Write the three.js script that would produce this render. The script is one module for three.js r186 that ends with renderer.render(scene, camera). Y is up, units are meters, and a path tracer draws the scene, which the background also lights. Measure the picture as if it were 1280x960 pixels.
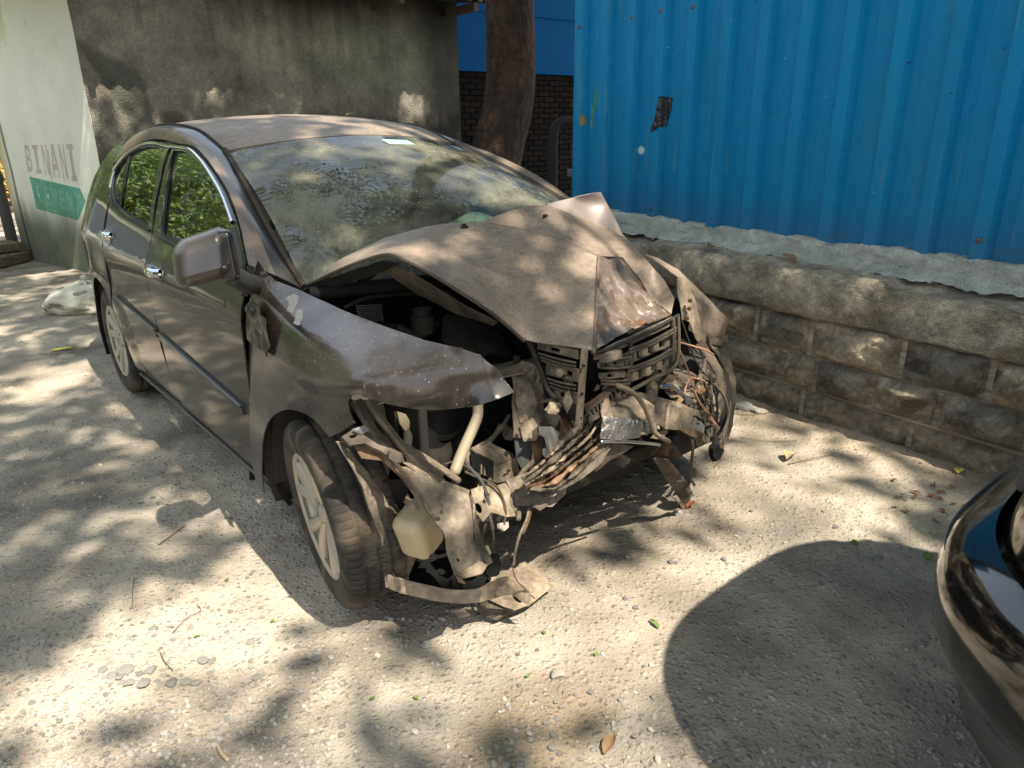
import * as THREE from 'three';
import { mergeGeometries, toCreasedNormals } from 'three/addons/utils/BufferGeometryUtils.js';
import { RoundedBoxGeometry } from 'three/addons/geometries/RoundedBoxGeometry.js';

// ---------------------------------------------------------------- camera, sky, sun, exposure
const scene = new THREE.Scene();
const V = (x, y, z) => new THREE.Vector3(x, y, z);
const EYE = V(-1.5756, 1.4108, 1.8517), YAW = 0.6924, PITCH = 0.3485, ROLL = -0.0147, FOC = 886.2;
const camera = new THREE.PerspectiveCamera(2 * Math.atan(480 / FOC) * 180 / Math.PI, 4 / 3, 0.05, 2000);
const FWD = V(Math.sin(YAW) * Math.cos(PITCH), -Math.sin(PITCH), -Math.cos(YAW) * Math.cos(PITCH));
const R0 = V(Math.cos(YAW), 0, Math.sin(YAW)), U0 = R0.clone().cross(FWD);
const RGT = R0.clone().multiplyScalar(Math.cos(ROLL)).addScaledVector(U0, Math.sin(ROLL)), UPV = RGT.clone().cross(FWD);
camera.position.copy(EYE);
camera.quaternion.setFromRotationMatrix(new THREE.Matrix4().makeBasis(RGT, UPV, FWD.clone().negate()));
scene.add(camera);

const SUNX = 0.05, SUNZ = 0.62;                                   // shift of a shadow per metre of height: the sun stands high, ahead of the car
const sunDir = V(SUNX, 1, SUNZ).normalize();
// hazy bright sky, computed: warm white towards the sun and the horizon, pale blue overhead
const skyTex = (() => { const w = 256, h = 128, d = new Float32Array(w * h * 4); for (let j = 0; j < h; j++) for (let i = 0; i < w; i++) { const el = ((j + .5) / h - .5) * Math.PI, az = ((i + .5) / w - .5) * 2 * Math.PI, x = Math.cos(el) * Math.cos(az), y = Math.sin(el), z = Math.cos(el) * Math.sin(az); const mu = Math.max(-1, x * sunDir.x + y * sunDir.y + z * sunDir.z), up = Math.max(0, y), hz = Math.exp(-up * 3.2), gl = Math.exp((mu - 1) * 5) * .9 + Math.exp((mu - 1) * 40) * 1.2; const k = (j * w + i) * 4; d[k] = .40 + .42 * hz + gl * .95; d[k + 1] = .50 + .36 * hz + gl * .9; d[k + 2] = .66 + .22 * hz + gl * .78; d[k + 3] = 1; } const t = new THREE.DataTexture(d, w, h, THREE.RGBAFormat, THREE.FloatType); t.mapping = THREE.EquirectangularReflectionMapping; t.magFilter = t.minFilter = THREE.LinearFilter; t.needsUpdate = true; return t; })();
scene.background = skyTex; scene.environment = skyTex; scene.backgroundIntensity = 0.92;
scene.environmentIntensity = 0.92;
const sun = new THREE.DirectionalLight(new THREE.Color(1, 0.915, 0.775), 4.9);
sun.position.copy(sunDir).multiplyScalar(30); sun.castShadow = true;
sun.shadow.camera.left = sun.shadow.camera.bottom = -14; sun.shadow.camera.right = sun.shadow.camera.top = 14; sun.shadow.camera.far = 70;
sun.shadow.mapSize.set(4096, 4096);
scene.add(sun); scene.add(sun.target);
const EXPOSURE = 2.12;

// ---------------------------------------------------------------- helpers: numbers
function rng(s) { return () => { s |= 0; s = s + 0x6D2B79F5 | 0; let t = Math.imul(s ^ s >>> 15, 1 | s); t = t + Math.imul(t ^ t >>> 7, 61 | t) ^ t; return ((t ^ t >>> 14) >>> 0) / 4294967296; }; }
const hash = (x, y, z = 0) => { let h = Math.imul(x | 0, 374761393) + Math.imul(y | 0, 668265263) + Math.imul(z | 0, 2147483647) | 0; h = Math.imul(h ^ h >>> 13, 1274126177); return ((h ^ h >>> 16) >>> 0) / 4294967296; };
const sm = t => t * t * (3 - 2 * t), clamp = (x, a = 0, b = 1) => Math.min(b, Math.max(a, x)), mix = (a, b, t) => a + (b - a) * t;
const step = (a, b, x) => sm(clamp((x - a) / (b - a)));
const md = (a, n) => ((a % n) + n) % n;
function noise(x, y, per = 0, seed = 0) {                          // value noise, tileable with period per
  const xi = Math.floor(x), yi = Math.floor(y), fx = sm(x - xi), fy = sm(y - yi);
  const X0 = per ? md(xi, per) : xi, X1 = per ? md(xi + 1, per) : xi + 1, Y0 = per ? md(yi, per) : yi, Y1 = per ? md(yi + 1, per) : yi + 1;
  return mix(mix(hash(X0, Y0, seed), hash(X1, Y0, seed), fx), mix(hash(X0, Y1, seed), hash(X1, Y1, seed), fx), fy);
}
function fbm(x, y, oct = 4, per = 0, seed = 0) { let s = 0, a = 0.5, n = 0; for (let i = 0; i < oct; i++) { s += a * noise(x, y, per, seed + i * 7); n += a; a *= 0.5; x *= 2; y *= 2; per *= 2; } return s / n; }
function noise3(x, y, z, seed = 0) {
  const xi = Math.floor(x), yi = Math.floor(y), zi = Math.floor(z), fx = sm(x - xi), fy = sm(y - yi), fz = sm(z - zi), h = (a, b, c) => hash(xi + a, yi + b, (zi + c) * 131 + seed);
  return mix(mix(mix(h(0, 0, 0), h(1, 0, 0), fx), mix(h(0, 1, 0), h(1, 1, 0), fx), fy), mix(mix(h(0, 0, 1), h(1, 0, 1), fx), mix(h(0, 1, 1), h(1, 1, 1), fx), fy), fz);
}
const fbm3 = (x, y, z, o = 3, s = 0) => { let r = 0, a = 0.5, n = 0; for (let i = 0; i < o; i++) { r += a * noise3(x, y, z, s + i * 17); n += a; a *= 0.5; x *= 2.03; y *= 2.03; z *= 2.03; } return r / n; };
function worley(x, y, per = 0, seed = 0) {                         // [distance to nearest, second, cell id]
  const xi = Math.floor(x), yi = Math.floor(y); let d1 = 9, d2 = 9, id = 0;
  for (let j = -1; j < 2; j++) for (let i = -1; i < 2; i++) {
    const cx = xi + i, cy = yi + j, kx = per ? md(cx, per) : cx, ky = per ? md(cy, per) : cy;
    const d = Math.hypot(cx + hash(kx, ky, seed) - x, cy + hash(kx, ky, seed + 1) - y);
    if (d < d1) { d2 = d1; d1 = d; id = hash(kx, ky, seed + 2); } else if (d < d2) d2 = d;
  }
  return [d1, d2, id];
}
const interp = (x, xs, ys) => { if (x <= xs[0]) return ys[0]; for (let i = 1; i < xs.length; i++) if (x <= xs[i]) return mix(ys[i - 1], ys[i], (x - xs[i - 1]) / (xs[i] - xs[i - 1])); return ys[ys.length - 1]; };
const sinterp = (x, xs, ys) => { if (x <= xs[0]) return ys[0]; const n = xs.length; for (let i = 1; i < n; i++) if (x <= xs[i]) { // monotone-ish cubic
  const h = xs[i] - xs[i - 1], t = (x - xs[i - 1]) / h, sl = k => k <= 0 ? (ys[1] - ys[0]) / (xs[1] - xs[0]) : k >= n - 1 ? (ys[n - 1] - ys[n - 2]) / (xs[n - 1] - xs[n - 2]) : ((ys[k + 1] - ys[k]) / (xs[k + 1] - xs[k]) + (ys[k] - ys[k - 1]) / (xs[k] - xs[k - 1])) / 2;
  const m0 = sl(i - 1) * h, m1 = sl(i) * h, t2 = t * t, t3 = t2 * t; return (2 * t3 - 3 * t2 + 1) * ys[i - 1] + (t3 - 2 * t2 + t) * m0 + (-2 * t3 + 3 * t2) * ys[i] + (t3 - t2) * m1; } return ys[n - 1]; };

// where a line of sight of the photograph meets a plane of the scene (used to measure real positions and sizes)
const sight = (px, py) => FWD.clone().addScaledVector(RGT, (px - 640) / FOC).addScaledVector(UPV, -(py - 480) / FOC);
const onPlane = k => (px, py, v) => { const d = sight(px, py); return EYE.clone().addScaledVector(d, (v - EYE[k]) / d[k]); };
const PX = onPlane('x'), PY = onPlane('y'), PZ = onPlane('z');

// ---------------------------------------------------------------- helpers: naming
const used = new Map();
function numbered(n) { const k = used.get(n) || 0; used.set(n, k + 1); return k ? `${n}_${String(k).padStart(3, '0')}` : n; }
function tag(o, label, category, group, kind) { if (label) o.userData.label = label; if (category) o.userData.category = category; if (group) o.userData.group = group; if (kind) o.userData.kind = kind; return o; }
function thing(name, label, category, p = V(0, 0, 0), group) { const o = new THREE.Group(); o.name = numbered(name); o.position.copy(p); scene.add(o); return tag(o, label, category, group); }
function part(name, geo, m, parent = scene, label) {
  const g = Array.isArray(geo) ? merge(geo) : geo, o = new THREE.Mesh(g, m); o.name = parent === scene ? numbered(name) : name; o.castShadow = o.receiveShadow = true; parent.add(o);
  if (label) o.userData.label = label; return o;
}
function merge(list) {
  return mergeGeometries(list.map(g => { const q = g.index ? g.toNonIndexed() : g.clone(); for (const k of Object.keys(q.attributes)) if (!['position', 'normal', 'uv'].includes(k)) q.deleteAttribute(k);
    if (!q.attributes.uv) q.setAttribute('uv', new THREE.BufferAttribute(new Float32Array(q.attributes.position.count * 2), 2)); return q; }));
}

// ---------------------------------------------------------------- helpers: shapes
function geoFrom(pos, idx, nor, uv) {
  const g = new THREE.BufferGeometry(); g.setAttribute('position', new THREE.BufferAttribute(new Float32Array(pos), 3)); g.setAttribute('uv', new THREE.BufferAttribute(new Float32Array(uv), 2));
  g.setIndex(idx); if (nor) g.setAttribute('normal', new THREE.BufferAttribute(new Float32Array(nor), 3)); else g.computeVertexNormals(); return g;
}
// a curved sheet: outline in a 2-D parameter plane, cut fine, mapped into space, given thickness inward
function sheet(outline, map, { edge = 0.05, thick = 0.004, holes = [], inward = null, smooth = true } = {}) {
  const dens = loop => { const o = []; loop.forEach((p, i) => { const q = loop[(i + 1) % loop.length], n = Math.max(1, Math.ceil(Math.hypot(q[0] - p[0], q[1] - p[1]) / edge)); for (let k = 0; k < n; k++) o.push(new THREE.Vector2(mix(p[0], q[0], k / n), mix(p[1], q[1], k / n))); }); return o; };
  let C = dens(outline); if (THREE.ShapeUtils.area(C) < 0) C.reverse();
  const H = holes.map(h => { const d = dens(h); if (THREE.ShapeUtils.area(d) > 0) d.reverse(); return d; });
  let tris = THREE.ShapeUtils.triangulateShape(C, H); const pts = [...C, ...H.flat()];
  for (let it = 0; it < 9; it++) {
    const mid = new Map(), out = []; let any = false;
    const m = (a, b) => { const k = a < b ? a * 1e6 + b : b * 1e6 + a; if (mid.has(k)) return mid.get(k); if (pts[a].distanceTo(pts[b]) < edge * 1.3) { mid.set(k, -1); return -1; } pts.push(pts[a].clone().add(pts[b]).multiplyScalar(0.5)); mid.set(k, pts.length - 1); any = true; return pts.length - 1; };
    for (const [a, b, c] of tris) {
      const ab = m(a, b), bc = m(b, c), ca = m(c, a), n = (ab >= 0) + (bc >= 0) + (ca >= 0);
      if (!n) out.push([a, b, c]);
      else if (n === 3) out.push([a, ab, ca], [ab, b, bc], [ca, bc, c], [ab, bc, ca]);
      else if (n === 1) { if (ab >= 0) out.push([a, ab, c], [ab, b, c]); else if (bc >= 0) out.push([b, bc, a], [bc, c, a]); else out.push([c, ca, b], [ca, a, b]); }
      else if (ab < 0) out.push([c, ca, bc], [ca, a, b], [ca, b, bc]);
      else if (bc < 0) out.push([a, ab, ca], [ab, b, c], [ab, c, ca]);
      else out.push([b, bc, ab], [bc, c, a], [bc, a, ab]);
    }
    tris = out; if (!any) break;
  }
  const P = pts.map(p => map(p.x, p.y)), e = 1e-3;
  const N = pts.map((p, i) => { const du = map(p.x + e, p.y).sub(map(p.x - e, p.y)), dv = map(p.x, p.y + e).sub(map(p.x, p.y - e)); return du.cross(dv).normalize(); });
  let flip = false; if (inward) { let s = 0; P.forEach((p, i) => { s += N[i].dot(inward.clone().sub(p)); }); flip = s > 0; }
  if (flip) N.forEach(n => n.negate());
  const pos = [], nor = [], uv = [], idx = [], n0 = P.length;
  const put = (p, n, q) => { pos.push(p.x, p.y, p.z); nor.push(n.x, n.y, n.z); uv.push(q.x, q.y); return pos.length / 3 - 1; };
  P.forEach((p, i) => put(p, N[i], pts[i]));
  for (const [a, b, c] of tris) flip ? idx.push(a, c, b) : idx.push(a, b, c);
  if (thick) {
    const B = P.map((p, i) => p.clone().addScaledVector(N[i], -thick)); B.forEach((p, i) => put(p, N[i].clone().negate(), pts[i]));
    for (const [a, b, c] of tris) flip ? idx.push(a + n0, b + n0, c + n0) : idx.push(a + n0, c + n0, b + n0);
    let o = 0; for (const L of [C, ...H]) { for (let i = 0; i < L.length; i++) { /* rim */ } o += L.length; }
    const cnt = new Map(); for (const [a, b, c] of tris) for (const [p, q] of [[a, b], [b, c], [c, a]]) { const k = p < q ? p * 1e6 + q : q * 1e6 + p; cnt.set(k, cnt.has(k) ? null : [p, q]); }
    for (const v of cnt.values()) if (v) { const [a, b] = v, n = P[b].clone().sub(P[a]).cross(N[a]).multiplyScalar(flip ? -1 : 1).normalize(); const i0 = put(P[a], n, pts[a]), i1 = put(P[b], n, pts[b]), i2 = put(B[b], n, pts[b]), i3 = put(B[a], n, pts[a]); flip ? idx.push(i0, i1, i2, i0, i2, i3) : idx.push(i0, i2, i1, i0, i3, i2); }
  }
  return geoFrom(pos, idx, nor, uv);
}
// a crumpled plate through points in space
function plate(points, { thick = 0.003, edge = 0.03, amp = 0, freq = 14, holes = [], seed = 1, fold = 0 } = {}) {
  const c = V(0, 0, 0), n = V(0, 0, 0); points.forEach((p, i) => { c.add(p); const q = points[(i + 1) % points.length]; n.x += (p.y - q.y) * (p.z + q.z); n.y += (p.z - q.z) * (p.x + q.x); n.z += (p.x - q.x) * (p.y + q.y); });
  c.multiplyScalar(1 / points.length); n.normalize(); if (n.dot(EYE.clone().sub(c)) < 0) n.negate();
  const a = Math.abs(n.y) < 0.9 ? V(0, 1, 0).cross(n).normalize() : V(1, 0, 0).cross(n).normalize(), b = n.clone().cross(a);
  const to2 = p => { const d = p.clone().sub(c); return [d.dot(a), d.dot(b)]; };
  const P2 = points.map(to2), off = points.map(p => p.clone().sub(c).dot(n));
  const map = (u, v) => { let s = 0, w = 0; P2.forEach((q, i) => { const k = 1 / (1e-5 + ((q[0] - u) ** 2 + (q[1] - v) ** 2) ** 1.3); s += k * off[i]; w += k; });
    let h = s / w + amp * (noise(u * freq + seed * 3.7, v * freq + seed, 0, seed) - 0.5) * 2 + amp * 0.5 * (noise(u * freq * 2.3, v * freq * 2.3, 0, seed + 3) - 0.5); if (fold) h += fold * (1 - Math.abs(((u * 9 + v * 5 + seed * .37) % 1 + 1) % 1 * 2 - 1)); return c.clone().addScaledVector(a, u).addScaledVector(b, v).addScaledVector(n, h); };
  return sheet(P2, map, { edge, thick, holes: holes.map(h => h.map(to2)), inward: c.clone().addScaledVector(n, -5) });
}
// smooth surface through a grid of points
function cr(a, b, c, d, t) { const t2 = t * t, t3 = t2 * t; return V(0, 0, 0).addScaledVector(a, -0.5 * t3 + t2 - 0.5 * t).addScaledVector(b, 1.5 * t3 - 2.5 * t2 + 1).addScaledVector(c, -1.5 * t3 + 2 * t2 + 0.5 * t).addScaledVector(d, 0.5 * t3 - 0.5 * t2); }
function crow(row, s) { const n = row.length - 1, i = Math.min(n - 1, Math.floor(s * n)), t = s * n - i, g = k => k < 0 ? row[0].clone().multiplyScalar(2).sub(row[1]) : k > n ? row[n].clone().multiplyScalar(2).sub(row[n - 1]) : row[k]; return cr(g(i - 1), row[i], row[i + 1], g(i + 2), t); }
const gridMap = rows => (u, v) => crow(rows.map(r => crow(r, clamp(u))), clamp(v));
function surf(rows, nu, nv, { thick = 0.003, disp = null, inward = null } = {}) {
  const m = gridMap(rows), P = []; for (let j = 0; j <= nv; j++) for (let i = 0; i <= nu; i++) P.push(m(i / nu, j / nv));
  return gridGeo(P, nu, nv, { thick, disp, inward });
}
function gridGeo(P, nu, nv, { thick = 0.003, disp = null, inward = null, closed = false } = {}) {
  const at = (i, j) => P[j * (nu + 1) + i], N = [], w = i => closed ? md(i, nu) : i;
  for (let j = 0; j <= nv; j++) for (let i = 0; i <= nu; i++) { const du = at(closed ? w(i + 1) : Math.min(nu, i + 1), j).clone().sub(at(closed ? w(i - 1) : Math.max(0, i - 1), j)), dv = at(i, Math.min(nv, j + 1)).clone().sub(at(i, Math.max(0, j - 1))); N.push(du.cross(dv).normalize()); }
  let flip = false; if (inward) { let s = 0; P.forEach((p, i) => { s += N[i].dot(inward.clone().sub(p)); }); flip = s > 0; if (flip) N.forEach(n => n.negate()); }
  if (disp) { const Q = P.map((p, i) => p.clone().addScaledVector(N[i], disp(p, i))); return gridGeo(Q, nu, nv, { thick, inward, closed }); }
  const pos = [], nor = [], uv = [], idx = []; const L = (i, j) => j * (nu + 1) + i;
  const put = (p, n, a, b) => { pos.push(p.x, p.y, p.z); nor.push(n.x, n.y, n.z); uv.push(a, b); return pos.length / 3 - 1; };
  const lu = at(0, nv >> 1).distanceTo(at(nu >> 1, nv >> 1)) + at(nu >> 1, nv >> 1).distanceTo(at(nu, nv >> 1)) || 1, lv = at(nu >> 1, 0).distanceTo(at(nu >> 1, nv)) || 1;
  for (let j = 0; j <= nv; j++) for (let i = 0; i <= nu; i++) put(at(i, j), N[L(i, j)], i / nu * lu, j / nv * lv);
  const quad = (a, b, c, d, r) => r ? idx.push(a, c, b, a, d, c) : idx.push(a, b, c, a, c, d);
  for (let j = 0; j < nv; j++) for (let i = 0; i < nu; i++) quad(L(i, j), L(i + 1, j), L(i + 1, j + 1), L(i, j + 1), flip);
  if (thick) {
    const o = P.length; P.forEach((p, k) => put(p.clone().addScaledVector(N[k], -thick), N[k].clone().negate(), uv[k * 2], uv[k * 2 + 1]));
    for (let j = 0; j < nv; j++) for (let i = 0; i < nu; i++) quad(o + L(i, j), o + L(i + 1, j), o + L(i + 1, j + 1), o + L(i, j + 1), !flip);
    const rim = list => { for (let k = 0; k + 1 < list.length; k++) { const a = list[k], b = list[k + 1], pa = P[a], pb = P[b], n = pb.clone().sub(pa).cross(N[a]).normalize().multiplyScalar(flip ? -1 : 1), ba = pa.clone().addScaledVector(N[a], -thick), bb = pb.clone().addScaledVector(N[b], -thick); const i0 = put(pa, n, 0, 0), i1 = put(pb, n, 0, 0), i2 = put(bb, n, 0, 0), i3 = put(ba, n, 0, 0); quad(i0, i3, i2, i1, flip); } };
    const seq = (n, f) => Array.from({ length: n + 1 }, (_, k) => f(k));
    rim(seq(nu, k => L(k, 0))); rim(seq(nu, k => L(nu - k, nv))); if (!closed) { rim(seq(nv, k => L(nu, k))); rim(seq(nv, k => L(0, nv - k))); }
  }
  return geoFrom(pos, idx, nor, uv);
}
const tube = (pts, r, seg = 0, rad = 8) => new THREE.TubeGeometry(new THREE.CatmullRomCurve3(pts, false, 'centripetal'), seg || pts.length * 6, r, rad, false);
function capTube(pts, r, rad = 8) { const t = tube(pts, r, 0, rad), a = new THREE.SphereGeometry(r, rad, 6), b = a.clone(); a.translate(pts[0].x, pts[0].y, pts[0].z); const q = pts[pts.length - 1]; b.translate(q.x, q.y, q.z); return merge([t, a, b]); }
function frameOf(dir, up = V(0, 1, 0)) { const z = dir.clone().normalize(); let x = up.clone().cross(z); if (x.length() < 1e-4) x = V(1, 0, 0).cross(z); x.normalize(); return new THREE.Matrix4().makeBasis(x, z.clone().cross(x), z); }
function bar(a, b, w, h, r = 0.004, up) { const d = b.clone().sub(a), g = new RoundedBoxGeometry(w, h, d.length(), 2, Math.min(r, w * 0.45, h * 0.45)); g.applyMatrix4(frameOf(d, up)); const c = a.clone().add(b).multiplyScalar(0.5); return g.translate(c.x, c.y, c.z); }
function box(w, h, d, p, r = 0.004, rot = [0, 0, 0]) { const g = r ? new RoundedBoxGeometry(w, h, d, 2, Math.min(r, w * .45, h * .45, d * .45)) : new THREE.BoxGeometry(w, h, d); g.applyMatrix4(new THREE.Matrix4().makeRotationFromEuler(new THREE.Euler(...rot))); return g.translate(p.x, p.y, p.z); }
function cyl(a, b, r0, r1 = r0, seg = 16) { const d = b.clone().sub(a), g = new THREE.CylinderGeometry(r1, r0, d.length(), seg); g.rotateX(Math.PI / 2); g.applyMatrix4(frameOf(d)); const c = a.clone().add(b).multiplyScalar(0.5); return g.translate(c.x, c.y, c.z); }
function warp(g, fn) { const p = g.attributes.position, v = V(0, 0, 0); for (let i = 0; i < p.count; i++) { v.fromBufferAttribute(p, i); fn(v); p.setXYZ(i, v.x, v.y, v.z); } g.computeVertexNormals(); return g; }

// ---------------------------------------------------------------- helpers: textures and materials
const s2l = c => c <= 0.04045 ? c / 12.92 : ((c + 0.055) / 1.055) ** 2.4;
const TQ = 1;
function tex(w, h, fn, { srgb = true, rep = [1, 1], wrap = true } = {}) { w = Math.round(w * TQ); h = Math.round(h * TQ);
  const d = new Uint8Array(w * h * 4); for (let j = 0; j < h; j++) for (let i = 0; i < w; i++) { const c = fn(i / w, j / h), k = (j * w + i) * 4; if (typeof c === 'number') d[k] = d[k + 1] = d[k + 2] = clamp(c) * 255; else { d[k] = clamp(c[0]) * 255; d[k + 1] = clamp(c[1]) * 255; d[k + 2] = clamp(c[2]) * 255; } d[k + 3] = 255; }
  const t = new THREE.DataTexture(d, w, h); t.wrapS = t.wrapT = wrap ? THREE.RepeatWrapping : THREE.ClampToEdgeWrapping; t.magFilter = t.minFilter = THREE.LinearFilter; t.colorSpace = srgb ? THREE.SRGBColorSpace : THREE.NoColorSpace; t.repeat.set(...rep); t.needsUpdate = true; return t;
}
const lin = (r, g, b) => new THREE.Color().setRGB(r, g, b);
const std = (c, rough = 0.8, o = {}) => new THREE.MeshStandardMaterial({ color: c instanceof THREE.Color ? c : lin(...c), roughness: rough, side: THREE.DoubleSide, ...o });
const matte = (c, rough = .9) => new THREE.MeshPhysicalMaterial({ color: lin(...c), roughness: rough, specularIntensity: .22, side: THREE.DoubleSide });
const phy = (c, rough, o = {}) => new THREE.MeshPhysicalMaterial({ color: lin(...c), roughness: rough, side: THREE.DoubleSide, ...o });
const again = (t, sx, sy) => { const q = t.clone(); q.repeat.set(sx, sy); q.needsUpdate = true; return q; };
// ================================================================ THE PLACE
// ---- ground: one sheet, fine near the car
const groundBrown = PY(665, 925, 0);
function groundY(x, z) {
  const near = step(14, 6, Math.hypot(x, z)), d = fbm(x * 1.1 + 9, z * 1.1 - 4, 3, 0, 5) - 0.5;
  let h = d * 0.045 * near;
  const g = fbm(x * 2.3, z * 2.3, 3, 0, 31), rough = step(0.46, 0.66, g);
  const w = worley(x * 17, z * 17, 0, 3), w2 = worley(x * 38 + 5, z * 38, 0, 8);
  h += near * (rough * 0.019 * Math.max(0, 0.55 - w[0]) * (w[2] > 0.45 ? 1 : 0.2) + (0.10 + rough) * 0.0060 * Math.max(0, 0.6 - w2[0]) * w2[2]);
  h += near * 0.008 * (fbm(x * 14, z * 14, 3, 0, 77) - 0.5);
  h += near * 0.010 * (step(.5, .62, fbm(x * 2.6 + z * .6 + 50, z * .45, 4, 0, 14)) - .5);
  const wallFoot = step(0.45, 0, 1.64 - 0.06 * (z + 0.1) - x) * 0.035; h += wallFoot * near;
  return h - 0.006;
}
{
  const axis = (a, b, s, far, grow) => { const o = []; for (let x = a; x <= b; x += s) o.push(x); let d = s, x = a; const lo = []; while (x > -far) { d *= grow; x -= d; lo.unshift(x); } d = s; x = o[o.length - 1]; const hi = []; while (x < far) { d *= grow; x += d; hi.push(x); } return [...lo, ...o, ...hi]; };
  const xs = axis(-2.6, 1.75, 0.0155, 400, 1.07), zs = axis(-3.5, 1.9, 0.0165, 400, 1.07), pos = [], uv = [], idx = [], col = [], nx = xs.length;
  for (const z of zs) for (const x of xs) {
    pos.push(x, groundY(x, z), z); uv.push(x, z);
    const damp = step(0.28, 0.08, Math.hypot((x - groundBrown.x) * 0.8, z - groundBrown.z) + .25 * (fbm(x * 5, z * 5, 4, 0, 40) - .5));
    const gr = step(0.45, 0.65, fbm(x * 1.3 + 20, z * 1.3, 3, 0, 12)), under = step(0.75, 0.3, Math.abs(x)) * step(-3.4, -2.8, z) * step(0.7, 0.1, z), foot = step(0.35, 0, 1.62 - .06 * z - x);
    const t = 0.87 + 0.2 * (fbm(x * 3, z * 3, 4, 0, 60) - 0.5);
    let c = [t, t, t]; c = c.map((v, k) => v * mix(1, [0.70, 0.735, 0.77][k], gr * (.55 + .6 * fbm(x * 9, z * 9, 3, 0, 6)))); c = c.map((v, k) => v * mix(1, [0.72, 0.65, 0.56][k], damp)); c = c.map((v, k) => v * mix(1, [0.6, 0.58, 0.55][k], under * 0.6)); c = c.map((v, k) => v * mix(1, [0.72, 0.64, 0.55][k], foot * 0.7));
    col.push(...c);
  }
  for (let j = 0; j + 1 < zs.length; j++) for (let i = 0; i + 1 < nx; i++) { const a = j * nx + i; idx.push(a, a + nx, a + 1, a + 1, a + nx, a + nx + 1); }
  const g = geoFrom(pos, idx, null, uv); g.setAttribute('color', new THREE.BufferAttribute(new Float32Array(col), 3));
  const per = 8;
  const grit = (u, v) => { const a = fbm(u * per, v * per, 6, per, 2), w = worley(u * 90, v * 90, 90, 4), w2 = worley(u * 210, v * 210, 210, 9); return { a, s: w[2] > 0.55 ? clamp(0.42 - w[0]) * 2.2 : 0, id: w[2], f: clamp(0.5 - w2[0]) * (w2[2] > .4 ? 1 : 0), fid: w2[2] }; };
  const GN = Math.round(1536 * TQ), gc = new Float32Array(GN * GN), gb = new Float32Array(GN * GN);
  for (let j = 0; j < GN; j++) for (let i = 0; i < GN; i++) { const q = grit(i / GN, j / GN); gc[j * GN + i] = 0.615 + 0.46 * (q.a - 0.5) + q.s * 0.10 * (q.id - .74) * 4.2 + q.f * (q.fid - .68) * 0.62; gb[j * GN + i] = 0.25 + 0.45 * (q.a - 0.3) + q.s * 0.35 + q.f * 0.3; }
  const look = A => (u, v) => A[Math.min(GN - 1, Math.round(v * GN)) * GN + Math.min(GN - 1, Math.round(u * GN))], lc = look(gc), lb = look(gb);
  const map = tex(1536, 1536, (u, v) => { const t = lc(u, v); return [t * 1.055, t * 0.985, t * 0.89]; }, { rep: [0.5, 0.5] }), bmp = tex(1536, 1536, lb, { srgb: false, rep: [0.5, 0.5] });
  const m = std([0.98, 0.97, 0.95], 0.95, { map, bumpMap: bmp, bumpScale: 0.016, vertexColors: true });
  const o = part('ground', g, m); o.userData.kind = 'structure';
}
// ---- stones, gravel
const stoneGeo = (s, flat = 0.65, det = 1) => { const g = new THREE.IcosahedronGeometry(1, det); const q = warp(g, v => { const k = 0.75 + 0.6 * fbm3(v.x * 0.9 + s * 7.1, v.y * 0.9 + s, v.z * 0.9, 2, s); v.multiplyScalar(k); v.y *= flat; const f = V(hash(s, 1) - .5, hash(s, 2) - .5, hash(s, 3) - .5).normalize(); const d = v.dot(f); if (d > 0.5) v.addScaledVector(f, 0.5 - d); }); const p = q.attributes.position, uv = new Float32Array(p.count * 2); for (let i = 0; i < p.count; i++) { uv[i * 2] = p.getX(i); uv[i * 2 + 1] = p.getZ(i); } q.setAttribute('uv', new THREE.BufferAttribute(uv, 2)); return q; };
const chips = [1, 2, 3, 4, 5].map(s => stoneGeo(s, 0.6, 1));
const inView = (x, z) => { const d = V(x, 0, z).sub(EYE), w = d.dot(FWD); return w > 0.3 && Math.abs(d.dot(RGT) / w) < 0.78 && Math.abs(d.dot(UPV) / w) < 0.6; };
{
  const r = rng(11), m = std([1, 1, 1], 0.92), per = chips.map(() => []);
  for (let i = 0; i < 52000; i++) {
    const px = r() * 1340 - 30, py = 320 + Math.pow(r(), 0.55) * 660, p = PY(px, py, 0); if (p.x > 1.6 || p.z < -8.5) continue;
    const dens = 0.14 + 0.86 * step(0.44, 0.68, fbm(p.x * 1.5 + 3, p.z * 1.5, 3, 0, 91)) * (p.x < 0.1 ? 1 : 0.45) ; if (r() > dens * .6) continue;
    const s = 0.0013 + 0.0062 * Math.pow(r(), 5);
    per[i % chips.length].push([p.x, p.z, s, r()]);
  }
  const gravelGroup = new THREE.Group(); gravelGroup.name = 'gravel'; tag(gravelGroup, 'fine grey gravel and grit strewn over the dusty ground', 'gravel', null, 'stuff'); scene.add(gravelGroup);
  chips.forEach((g, k) => {
    const im = new THREE.InstancedMesh(g, m, per[k].length), M = new THREE.Matrix4(), q = new THREE.Quaternion(), c = new THREE.Color();
    per[k].forEach(([x, z, s, t], i) => { q.setFromEuler(new THREE.Euler((t - .5) * .8, t * 40, (t * 7 % 1 - .5) * .8)); M.compose(V(x, groundY(x, z) + s * 0.22, z), q, V(s * (0.8 + t * .7), s, s)); im.setMatrixAt(i, M); const v = 0.15 + 0.18 * (t * 13 % 1); im.setColorAt(i, c.setRGB(v * 1.05, v * (t > .985 ? .72 : .97), v * (t > .985 ? .6 : 0.87))); });
    im.name = 'gravel_grains'; im.userData.kind = 'stuff'; im.castShadow = im.receiveShadow = true; gravelGroup.add(im);
  });
}
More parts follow.
